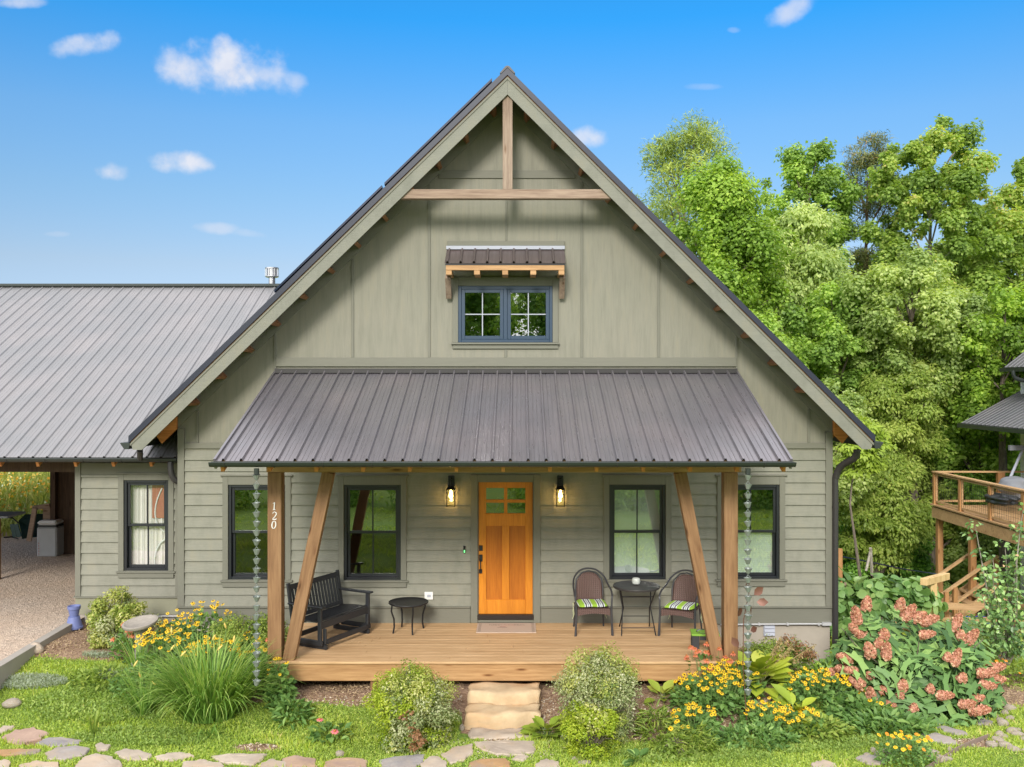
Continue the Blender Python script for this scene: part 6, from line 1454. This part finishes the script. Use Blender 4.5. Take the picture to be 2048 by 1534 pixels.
def thyme_d(x, y):
    if on_flag(x, y): return 0
    for cx, cy, rx, ry in ((-5.6,-2.4,1.0,.42),(-4.9,-3.15,.7,.25),(2.1,-3.75,.9,.22),(4.1,-3.35,.9,.18),(-4.4,-3.3,.5,.15),(3.2,-3.5,.7,.15)):
        if ((x-cx)/rx)**2+((y-cy)/ry)**2 < 1+.3*math.sin(x*9)*math.sin(y*11): return 1
    return 0
tag(ground_stuff('thyme', M['thyme_leaf'], 150000, (-7, 6, -4.2, -1.8), thyme_d, .036, LEAF, .45, .7, .5, lift=.05), 'darker wiry mats of creeping thyme', 'ground cover')
def silver_d(x, y):
    for cx, cy, rx, ry in ((-6.75,-1.95,.5,.16),(-5.6,-1.75,.35,.12),(-6.2,-1.15,.22,.08)):
        if ((x-cx)/rx)**2+((y-cy)/ry)**2 < 1: return 1
    return 0
tag(ground_stuff('silver_mat', M['silver_leaf'], 60000, (-7.2, -5, -2.4, -.9), silver_d, .035, LEAF, .7, .4, .4, lift=.06), 'silvery blue grey mats of dianthus in the left lawn', 'ground cover')
def chips_d(x, y):
    if on_flag(x, y): return 0
    return max(0, .9-grass_mask(x, y)) if -7.1 < x < 8 else 0
tag(ground_stuff('mulch', M['dry_leaf'], 90000, (-7.1, 8, -4.3, .3), chips_d, .030, LEAF, .1, .5, .45), 'loose bark mulch and dry leaf litter in the beds', 'mulch')
tag(ground_stuff('slope_grass', M['grass_blade'], 90000, (4.8, 14, .4, 12), lambda x, y: 1 if not (7.6 < x < 11 and 1 < y < 2.2) else 0, .14, BLADE, 1.2, .10, .6), 'grass on the slope running down beside the house', 'grass')
tag(ground_stuff('far_lawn', M['clover_leaf'], 70000, (-12, 12, -19, -4.7), lambda x, y: .35+.65*(math.sin(x*2.1)*math.sin(y*1.3) > -.3), .10, BLADE, .9, .3, .5), 'mown lawn stretching away in front of the house', 'grass')
# soft pebble grit between the flagstones
def grit_d(x, y):
    return 1 if (-1.0 < x < .45 and -3.9 < y < -3.15) and not on_flag(x, y) else (.5 if not on_flag(x, y) and grass_mask(x, y) < .6 else 0)
tag(ground_stuff('grit', M['grit_stone'] if 'grit_stone' in M else (leafmat('grit_stone', [(0,(.30,.24,.18)),(1,(.66,.58,.46))], .02) or M['grit_stone']), 30000, (-3.6, 6.5, -4.2, -2.2), grit_d, .020, ([(-.5,-.4,0),(.5,-.5,.1),(.4,.5,.25),(-.5,.4,.2)], [(0,1,2,3)]), .0, 1, .5), 'fine gravel between the flagstones', 'gravel')

# meadow and far things on the left -------------------------------------------------
def meadow():
    n = 60000; x = rng.uniform(-26, -6, n); y = rng.uniform(8.6, 30, n); z = np.array([terr_z(a, b) for a, b in zip(x, y)]); P = np.stack([x, y, z+rng.random(n)*.35], 1)
    D = rand_unit(n)*.6+np.array([0,0,1.2]); X, Y, Z = frames(D, rand_unit(n)+np.array([0,-.6,.4])); S = .24*(.5+rng.random(n)); tag(scatter_mesh('meadow_grass', BLADE[0], BLADE[1], P, X, Y, Z, np.stack([S*.22, S, S], 1), np.clip(rng.normal(.55,.2,n),0,1), M['meadow_leaf']), 'tall pale meadow grass beyond the carport', 'meadow', kind='stuff')
    n = 14000; x = rng.uniform(-26, -6, n); y = rng.uniform(9.6, 30, n); k = np.sin(x*1.3+np.sin(y*.8)*2)*np.sin(y*.9) > -.55; x, y = x[k], y[k]; n = len(x); z = np.array([terr_z(a, b) for a, b in zip(x, y)])
    P = np.stack([x, y, z+.35+.25*rng.random(n)], 1); X, Y, Z = frames(rand_unit(n), rand_unit(n)*.6+np.array([0,-.6,.6])); tag(scatter_mesh('meadow_flowers', [(-.5,-.5,0),(.5,-.5,0),(.5,.5,0),(-.5,.5,0)], [(0,1,2,3)], P, X, Y, Z, .055*(.6+.8*rng.random(n)), rng.random(n), M['meadow_flower']), 'orange and white wildflowers in the meadow beyond the carport', 'wildflowers', kind='stuff')
meadow()
# ================================================================== TREES AND THE FAR SIDE
def tree(name, label, box, Z, mat, n=11000, size=.19, clumps=55, style='round', trunk='bark', cr=.22, group='trees on the slope right of the house', cat='tree', seed=None, shell=.35, tw=.16):
    px0, px1, py0, py1 = box; Y = Z+CAMY; c0 = at(px0, py0, Y); c1 = at(px1, py1, Y); cx = (c0.x+c1.x)/2; top, bot = c0.z, c1.z; rx = abs(c1.x-c0.x)/2; rz = (top-bot)/2; cz = (top+bot)/2
    gz = terr_z(cx, Y)-.2; t = thing(name, label, cat, (cx, Y, gz), 0, group); r = random.Random(int(px0*7+py0)) ; C = []; Rr = []
    n = int(n*2.1); size = size*.66; clumps = int(clumps*1.5); cr = cr*.9; shell = .12; k = 0; _m = (px0+px1)/2; _h = (px1-px0)/2*1.12; px0 = _m-_h; px1 = _m+_h; rx *= 1.12
    while len(C) < clumps and k < 5000:
        k += 1; u = Vector((r.uniform(-1,1), r.uniform(-1,1), r.uniform(-1,1)))
        if u.length > 1 or u.length < .35 and r.random() < .7: continue
        if style == 'cone': s_ = .25+.75*(1-(u.z+1)/2)**.8; u.x *= s_; u.y *= s_
        if style == 'round' and u.z < -.2: pass
        w = 1+.15*math.sin(u.x*7+px0)*math.cos(u.z*6)
        C.append((u.x*rx*.95*w, u.y*rx*.8, cz-gz+u.z*rz*.93)); Rr.append(min(rx, rz)*cr*r.choice((.55,.7,.85,1.0,1.2,1.6)))
    C = np.array(C); Rr = np.array(Rr)
    if style == 'pine':
        C = []; Rr = []
        for i in range(clumps):
            v = r.random()**.9; z = bot-gz+(top-bot)*v; a = r.random()*6.283; L_ = rx*(1.05-.75*v)*r.uniform(.45, 1); C.append((L_*math.cos(a), L_*math.sin(a), z+L_*.12)); Rr.append(rx*r.uniform(.16,.28))
        C = np.array(C); Rr = np.array(Rr)
        leaf_cloud('crown', M[mat], t, C, Rr, n/clumps, size, droop=-.3, flat=.5, shell=.15, aspect=.16, updir=.5, tmpl=LEAF)
    elif style == 'droop':
        id_ = np.repeat(np.arange(len(C)), int(n/len(C))); m = len(id_); u = rand_unit(m); dn = rng.random(m)
        P = C[id_]+u*Rr[id_][:, None]*np.array([1,1,.5])+np.stack([u[:,0]*.25*dn, u[:,1]*.25*dn, -dn*Rr[id_]*1.0], 1)*1.0
        D = u*.6+rand_unit(m)*.7+np.array([0,0,-.75]); X, Yd, Zd = frames(D, u+np.array([0,-.4,.5])); S = size*(.6+.8*rng.random(m)); base = rng.random(len(C))*.5+.3
        scatter_mesh('crown', LEAF[0], LEAF[1], P, X, Yd, Zd, np.stack([S*.75, S*1.15, S], 1), np.clip(base[id_]+rng.normal(0,.15,m), 0, 1), M[mat], t)
    else:
        leaf_cloud('crown', M[mat], t, C, Rr, n/len(C), size, droop=.25, flat=.85, shell=shell, aspect=1.15, updir=.55)
    tb = MB(); b1 = r.uniform(-.3,.3); H_ = top-gz; pts = [(0,0,-.5), (b1*.3,0,H_*.3), (b1,.1,H_*.6), (b1*.6,0,H_*.92)]; tb.tube(pts, [tw*1.3, tw, tw*.6, tw*.12], 8)
    for i in range(0, len(C), max(1, len(C)//16)):
        e = Vector(C[i]); s0 = max(bot-gz-.5, e.z-rx*.8); s0 = min(s0, H_*.85); f = s0/H_; bx = b1*min(1, f/.6); a = Vector((bx*.9, 0, s0)); tb.tube([a, a.lerp(e, .55)+Vector((0,0,.15*rx*.3)), e], [tw*.38*(1.2-f), tw*.22, .012], 5, cap=False)
    tb.build('trunk', M[trunk], t, sm=True); return t
T_ = tree
T_('pine_tree', 'feathery pine whose top shows above the bright maple nearest the roof', (1238,1520,258,520), 40, 'leaf_dark' if False else 'needle_green', 9000, .42, 70, 'pine', tw=.2)
T_('maple_tree', 'bright green dense conical maple just right of the gable roof', (1275,1590,292,740), 31, 'leaf_maple', 26000, .17, 85, 'cone', shell=.4, cr=.22)
T_('oak_tree', 'dark green tree with a ragged top between the maple and the reddish pine', (1530,1700,285,560), 37, 'leaf_mid', 11000, .19, 60, cr=.20)
T_('walnut_tree', 'pale green tree with drooping leaves right of the bright maple', (1500,1690,400,690), 33, 'leaf_pale', 13000, .20, 60, 'droop')
T_('scots_pine', 'open pine with reddish trunk and sparse dark tufts against the sky', (1650,1830,278,660), 38, 'needle', 8500, .36, 56, 'pine', 'pine_bark', tw=.17)
T_('tulip_tree', 'tallest yellow green tree reaching highest into the sky on the right', (1745,1990,212,720), 35, 'leaf_tulip', 28000, .19, 110, cr=.155, trunk='pale_bark', shell=.3)
T_('tulip_tree', 'yellow green tree cut by the right edge beside the tallest one', (1960,2140,290,760), 36, 'leaf_tulip', 16000, .19, 80, cr=.16, trunk='pale_bark')
T_('ash_tree', 'pale yellowish rounded tree in the middle of the wood below the reddish pine', (1715,1945,490,800), 29, 'leaf_pale', 20000, .16, 80, cr=.2)
T_('ash_tree', 'mid green tree filling the wood right of the pale rounded one', (1900,2120,560,900), 28.5, 'leaf_maple', 16000, .17, 70)
T_('elm_tree', 'green tree between the drooping walnut and the pale rounded tree', (1560,1760,560,860), 30, 'leaf_mid', 15000, .17, 66)
T_('elm_tree', 'green tree directly behind the right roof slope', (1400,1600,620,900), 28, 'leaf_mid', 9000, .17, 44)
T_('locust_tree', 'yellow green feathery tree low in the centre of the wood', (1720,1880,690,960), 29, 'leaf_yellow', 14000, .14, 60, 'droop')
T_('locust_tree', 'weeping yellow green tree hanging down beside the downspout', (1665,1835,880,1130), 28, 'leaf_yellow', 17000, .14, 70, 'droop')
T_('small_tree', 'small light green sapling rising just beyond the right gutter', (1695,1760,820,960), 22, 'bright_leaf', 2600, .15, 22, 'droop', tw=.04)
T_('hornbeam_tree', 'dark green tree behind the neighbouring deck railing', (1850,2080,830,1060), 30, 'leaf_mid', 14000, .17, 60)
T_('hornbeam_tree', 'silvery green tree behind the lower end of the right roof slope', (1560,1740,760,1010), 26.5, 'leaf_pale', 13000, .15, 60)
T_('bush_tree', 'shrubby tree under the neighbouring deck', (1830,2060,1000,1180), 30.5, 'leaf_pale', 11000, .14, 55)
T_('bush_tree', 'yellow green vine covered mound left of the neighbouring deck', (1790,1960,900,1080), 30, 'leaf_yellow', 12000, .13, 50)
T_('bush_tree', 'dark low thicket at the foot of the weeping locust', (1650,1850,1040,1190), 29, 'leaf_dark', 11000, .13, 50)
T_('elm_tree', 'yellow green tree above the lower roof of the neighbouring house', (1850,2050,690,860), 31, 'leaf_yellow', 11000, .16, 50)
T_('poplar_tree', 'tree filling the wood between the maple and the drooping pale tree', (1440,1640,450,860), 36, 'leaf_maple', 12000, .20, 60)
T_('poplar_tree', 'tree filling the wood under the reddish pine', (1620,1840,500,880), 39, 'leaf_mid', 12000, .21, 60)
T_('poplar_tree', 'tree filling the wood under the tallest tulip tree', (1820,2080,450,850), 40, 'leaf_tulip', 14000, .22, 70)
T_('poplar_tree', 'tree filling the wood low beside the roof slope', (1460,1680,680,960), 33, 'leaf_maple', 10000, .18, 50)
T_('poplar_tree', 'tree filling the wood left of the neighbouring lower roof', (1740,1930,760,1010), 33, 'leaf_mid', 10000, .18, 50)
# second row far behind, copies of two masters
m1 = tree('forest_tree', 'dark green tree in the back row of the wood', (1500,1760,420,900), 46, 'leaf_dark', 9000, .30, 50, group='back row of the wood', tw=.2)
for i, (px, Z, s_) in enumerate(((1380,44,.8),(1640,50,.95),(1880,47,.9),(2020,50,1.0),(2140,45,.9),(1760,53,.85),(1950,56,.9),(1300,52,.75))):
    c = copy_tree(m1); c['label'] = 'dark green back row tree, '+['just behind the gable ridge line','behind the drooping pale tree','behind the rounded pale tree','behind the tulip tree at the edge','farthest right of the back row','behind the reddish pine','deepest in the wood behind the tallest tree','lowest, beside the roof slope'][i]; X_ = (px-VX)/FPX*Z; c.location = (X_, Z+CAMY, terr_z(X_, Z+CAMY)-.3); c.rotation_euler = (0,0,1.1*i+.5); c.scale = (s_,s_,s_)
# trees beyond the meadow on the left
m2 = tree('hedge_tree', 'leafy tree at the far edge of the meadow seen under the carport roof', (-60,60,880,950), 52, 'leaf_mid', 5000, .28, 30, group='trees beyond the meadow')
for i, (px, Z) in enumerate(((120,54),(-150,50))):
    c = copy_tree(m2); c['label'] = 'leafy tree past the meadow, '+['nearest the carport wall','farthest left'][i]; X_ = (px-VX)/FPX*Z; c.location = (X_, Z+CAMY, terr_z(X_, Z+CAMY)-.2); c.rotation_euler = (0,0,2.1*i+.5)
# garden behind the photographer: seen mirrored in the window panes
m3 = None
for i, (x, y, s_) in enumerate(((-9,-34,1.0),(-3.5,-38,1.1),(2.5,-33,.95),(8,-37,1.1),(14,-33,1.0),(-15,-36,1.05),(20,-38,1.1))):
    if m3 is None:
        m3 = tree('garden_tree', 'tree across the lawn opposite the house, mirrored in the panes', (820,1250,330,760), 31, 'leaf_mid', 9000, .30, 55, group='trees opposite the house', tw=.2); c = m3
    else: c = copy_tree(m3)
    c['label'] = 'tree opposite the house seen in the panes, '+['second','third','fourth','fifth','sixth','first','seventh'][i]+' from the driveway side'
    c.location = (x, y, terr_z(x, y)-.2); c.rotation_euler = (0,0,i*1.3); c.scale = (s_, s_, s_)
m4 = None
for i, (x, y) in enumerate(((-11,-18.8),(-7,-19.6),(-3,-18.6),(1.2,-19.4),(4.6,-18.8),(8.4,-19.5),(12.2,-18.7))):
    if m4 is None: m4 = bush(0, 0, 1.9, 1.7, 'rounded shrub across the lawn opposite the house, mirrored in the panes', [('leaf_mid', .8, (0,0,0)), ('leaf_yellow', .3, (0,0,.2))], 5000, .16, clumps=50, z=0, group='shrubs opposite the house'); c = m4
    else: c = copy_tree(m4)
    c['label'] = 'rounded shrub opposite the house seen in the panes, '+['first','second','third','fourth','fifth','sixth','seventh'][i]+' from the driveway side'
    c.location = (x, y, terr_z(x, y)); c.rotation_euler = (0,0,i*1.7)

# neighbouring deck --------------------------------------------------------------------
def ndeck():
    t = thing('raised_deck', 'raised timber deck on posts with wire railings at the right edge', 'deck', (0,0,0)); X0 = 11.05; Y1 = 10.0; Yn = 3.0; zf = at(0,1010,Y1).z; zr = at(0,946,Y1).z; w1, w2 = M['new_wood'], M['new_wood_vertical']
    MB().box(X0, X0+7, Yn, Y1, zf-.04, zf).build('deck_boards', w1, t)
    MB().box(X0-.04, X0, Yn, Y1, zf-.32, zf-.045).build('side_beam', w1, t); MB().box(X0-.03, X0+7, Y1, Y1+.04, zf-.32, zf-.045).build('end_beam', w1, t); MB().box(X0-.07, X0+.10, Yn, Y1+.06, zf+.001, zf+.035).build('edge_board', w1, t)
    gz = lambda y: terr_z(X0+.1, y)-.2
    for y in (Y1-.15, 8.05, 5.2, 3.2): MB().box(X0+.02, X0+.16, y-.07, y+.07, gz(y), zf-.045).build('post', w2, t)
    ys = [Y1-.06, 8.5, 7.0, 5.55, 4.2, 3.05]
    for y in ys: MB().box(X0-.03, X0+.07, y-.05, y+.05, zf+.036, zr+.02).build('rail_post', w2, t)
    xs2 = [X0+1.75, X0+3.5, X0+5.2]
    for x in xs2: MB().box(x-.09, x+.09, Y1-.12, Y1+.0, zf+.001, zr+.02).build('rail_post', w2, t)
    MB().box(X0-.05, X0+.10, Yn, Y1, zr+.021, zr+.055).build('top_rail', w1, t); MB().box(X0+.101, X0+7, Y1-.12, Y1+.03, zr+.021, zr+.055).build('top_rail', w1, t)
    for a, b in zip(ys, ys[1:]):
        m = MB(); m.box(X0, X0+.04, b+.05, a-.05, zr-.05, zr); m.box(X0, X0+.04, b+.05, a-.05, zf+.09, zf+.14); m.box(X0, X0+.04, b+.05, b+.10, zf+.141, zr-.051); m.box(X0, X0+.04, a-.10, a-.05, zf+.141, zr-.051); m.build('rail_frame', w1, t)
        m = MB(); y = b+.16
        while y < a-.1: m.box(X0+.018, X0+.022, y-.002, y+.002, zf+.14, zr-.05); y += .10
        z = zf+.24
        while z < zr-.06: m.box(X0+.018, X0+.022, b+.1, a-.1, z-.002, z+.002); z += .10
        m.build('wire_mesh', M['gutter_metal'], t)
    m = MB(); m.box(X0+.15, X0+7, Y1-.06, Y1-.02, zf+.09, zf+.14); m.build('bottom_rail', w1, t)
    # stair running down to the left below the deck, seen side-on
    a0, b0 = at(1995,1112,7.6), at(1868,1200,7.6)
    d = (b0-a0); e = a0+d*1.35
    for dy, dz, nm in ((0,0,'stair_rail'),(0,-.42,'stair_rail'),(0,-.85,'stringer'),(1.0,0,'stair_rail'),(1.0,-.85,'stringer')):
        MB().bar(a0+Vector((0,dy,dz)), e+Vector((0,dy,dz)), .10 if nm == 'stair_rail' else .05, .05 if nm == 'stair_rail' else .24).build(nm, w1, t)
    for k in range(9):
        p = a0.lerp(e, (k+.5)/9); MB().box(p.x-.13, p.x+.13, p.y, p.y+1.0, p.z-.80, p.z-.76).build('stair_tread', w1, t)
    for f in (.02, .5, .97):
        p = a0.lerp(e, f); MB().box(p.x-.05, p.x+.05, p.y-.06, p.y+.04, p.z-1.1, p.z-.03).build('stair_post', w2, t)
ndeck()
def nfence():
    t = thing('rail_fence', 'low timber rail fence with wire mesh on the slope below the deck', 'fence', (0,0,0)); w = M['new_wood']; y = 6.6
    P = [(1790,1192),(1868,1212),(1930,1216),(2060,1214)]
    def poly(pts, off, nm, Y):
        for (a, b), (c, d) in zip(pts, pts[1:]): MB().bar(at(a, b+off, Y), at(c, d+off, Y), .05, .09).build(nm, w, t)
    poly([(1820,1182),(1868,1193),(1940,1202)], 0, 'rail', 8.2); poly([(1805,1196),(1868,1206),(1935,1212),(2060,1212)], 0, 'rail', 6.6); poly([(1740,1196),(1868,1222)], -8, 'rail', 6.2); poly([(1868,1215),(2060,1215)], 0, 'rail', 6.2); poly([(1868,1240),(2060,1238)], 0, 'rail', 5.2); poly([(1960,1263),(2060,1262)], 0, 'rail', 5.0)
    for px in (1895, 1790, 2030):
        q = at(px, 1190, 6.6); MB().box(q.x-.045, q.x+.045, 6.62, 6.71, terr_z(q.x, 6.6)-.1, q.z+.05).build('fence_post', M['new_wood_vertical'], t)
    m = MB(); a = at(1800,1205,6.68); b = at(1935,1245,6.68); x = a.x
    while x < b.x: m.box(x-.002, x+.002, 6.678, 6.682, b.z, a.z); x += .1
    z = b.z
    while z < a.z: m.box(a.x, b.x, 6.678, 6.682, z-.002, z+.002); z += .1
    m.build('wire_mesh', M['gutter_metal'], t)
nfence()
def tpost():
    y = 1.6; t = thing('timber_post', 'new yellow timber post with a short crossbar rising behind the hydrangea', 'post', (0,0,0)); a = at(1861,1168,y); b = at(1875,1168,y)
    MB().box(a.x, b.x, y, y+.13, ground_z(a.x, y)-.2, at(0,1166,y).z).build('post', M['yellow_wood'], t, bevel=.006); l = at(1847,1164,y-.25); r_ = at(1893,1152,y+.5); MB().bar(l, r_, .12, .12).build('crossbar', M['yellow_wood'], t, bevel=.006)
tpost()
t = thing('leaning_poles', 'pair of thin weathered poles tied as an A-frame in front of the thicket', 'garden stake', (0,0,0))
MB().tube([at(1732,1142,6.0), at(1742,1098,6.2)], .03, 7).build('pole', M['pale_bark'], t); MB().tube([at(1744,1150,6.3), at(1741,1096,6.15)], .035, 7).build('pole', M['pale_bark'], t)
q = at(1681,1098,7); t = thing('short_post', 'short timber post top showing beyond the downspout', 'post', (0,0,0)); MB().box(q.x-.05, q.x+.05, 7, 7.1, terr_z(q.x, 7)-.2, q.z).build('post', M['new_wood_vertical'], t)
c = MB(); pp = [at(1682,1113,7.05), at(1740,1124,7.4), at(1800,1137,8), at(1877,1149,9.75)]; c.tube(pp, .018, 6); tag(c.build('cable', M['solar'], None, sm=True), 'dark sagging cable strung from the short post to the deck post', 'cable')
# neighbouring house
def nhouse():
    t = thing('neighbouring_house', 'neighbouring house with dark metal roofs and pale wall at the right edge', 'house', (0,0,0))
    def plane(name, px, py, X0, slope, Y0, w):
        Yf = X0*FPX/(px-VX)-15; z = at(px, py, Yf).z; o = MB(); prof = []; y = Y0
        vs = []; ys = []
        while y < Yf-.06: ys += [(y,0),(y+.09,0),(y+.10,.015),(y+.12,.015),(y+.13,0)]; y += .2286
        ys.append((Yf,0)); n_ = Vector((-slope,0,1)).normalized()
        for yy, h in ys: vs += [tuple(Vector((X0,yy,z))+n_*h), tuple(Vector((X0+w,yy,z+w*slope))+n_*h)]
        o.add(vs, [(2*i,2*i+1,2*i+3,2*i+2) for i in range(len(ys)-1)]); r = o.build(name, M['neighbour_metal'], t)
        e = MB(); e.add([(X0,Yf,z),(X0+w,Yf,z+w*slope),(X0+w,Yf,z+w*slope-.12),(X0,Yf,z-.12),(X0,Yf-.05,z),(X0+w,Yf-.05,z+w*slope),(X0+w,Yf-.05,z+w*slope-.12),(X0,Yf-.05,z-.12)], [(0,1,2,3),(4,7,6,5),(0,4,5,1),(3,2,6,7),(0,3,7,4)]); e.build('barge_board', M['gutter_metal'], t)
        MB().box(X0-.10, X0+.02, Y0, Yf, z-.12, z-.012).build('gutter', M['gutter_metal'], t)
        s2 = MB(); s2.add([(X0+.03,Y0,z-.05),(X0+w,Y0,z+w*slope-.05),(X0+w,Yf-.06,z+w*slope-.05),(X0+.03,Yf-.06,z-.05)], [(0,1,2,3)]); s2.build('soffit', M['soffit_wood'], t)
        return Yf, z
    Yf, z = plane('lower_roof', 1921, 846, 12.5, .54, 2.0, 3.2)
    wx = at(2041,0,Yf-.3).x; zw = terr_z(wx, 8)-1; MB().box(wx, wx+7, 2.0, Yf-.3, zw, z+1.2).build('wall', M['pale_wall'], t)
    MB().box(wx+1.2, wx+7, 2.0, Yf-.5, z+1.2, z+3.2).build('wall', M['pale_wall'], t)
    Y2, z2 = plane('upper_roof', 2006, 735, 13.6, .77, 2.0, 4.0)
    g = MB(); g.tube(bez(at(2026,741,Y2-1.5), at(2026,758,Y2-1.5), at(2030,758,Y2-1.5), at(2062,764,Y2-1.5), 12), .05, 10); g.build('downspout', M['gutter_metal'], t, sm=True)
nhouse()
y = 8.6; t = thing('patio_umbrella', 'closed grey umbrella pole leaning on the neighbouring deck', 'umbrella', (0,0,0)); MB().tube([at(2004,992,y), at(2046,898,y+.3)], .035, 8).build('pole', M['vent_grey'], t); MB().box(at(2029,0,y).x, at(2060,0,y).x, y+.2, y+.3, at(0,902,y).z, at(0,892,y).z).build('bracket', M['tarp_grey'], t)
def lump(name, label, cat, px0, px1, py0, py1, Y, mat, seed):
    import bmesh
    a, b = at(px0, py0, Y), at(px1, py1, Y); bm = bmesh.new(); bmesh.ops.create_icosphere(bm, subdivisions=4, radius=1)
    for v in bm.verts:
        c = v.co; f = 1+.10*math.sin(c.x*5+seed)+.08*math.sin(c.z*7+seed*2)+.07*math.sin(c.y*9+c.x*6); p = 3.2; k = (abs(c.x)**p+abs(c.y)**p+abs(c.z)**p)**(-1/p); v.co = c*k*f*.92
    me = bpy.data.meshes.new(name); bm.to_mesh(me); bm.free(); me.polygons.foreach_set('use_smooth', [True]*len(me.polygons)); me.materials.append(mat); o = bpy.data.objects.new(name, me); col.objects.link(o)
    o.location = ((a.x+b.x)/2, Y+.4, (a.z+b.z)/2); o.scale = ((b.x-a.x)/2, .45, (a.z-b.z)/2); return tag(o, label, cat)
lump('covered_chair', 'grey cloth cover draped over deck furniture beside the pale wall', 'cover', 2018, 2075, 958, 1000, 8.0, M['tarp_grey'], 1); lump('black_bag', 'crumpled black bag lying on the neighbouring deck', 'bag', 1996, 2046, 991, 1014, 6.4, M['black_poly'], 3)
lump('blue_tarp', 'bright blue tarpaulin bundle under the stairs at the right', 'tarpaulin', 1958, 2004, 1246, 1283, 5.4, M['blue_fabric'], 5)
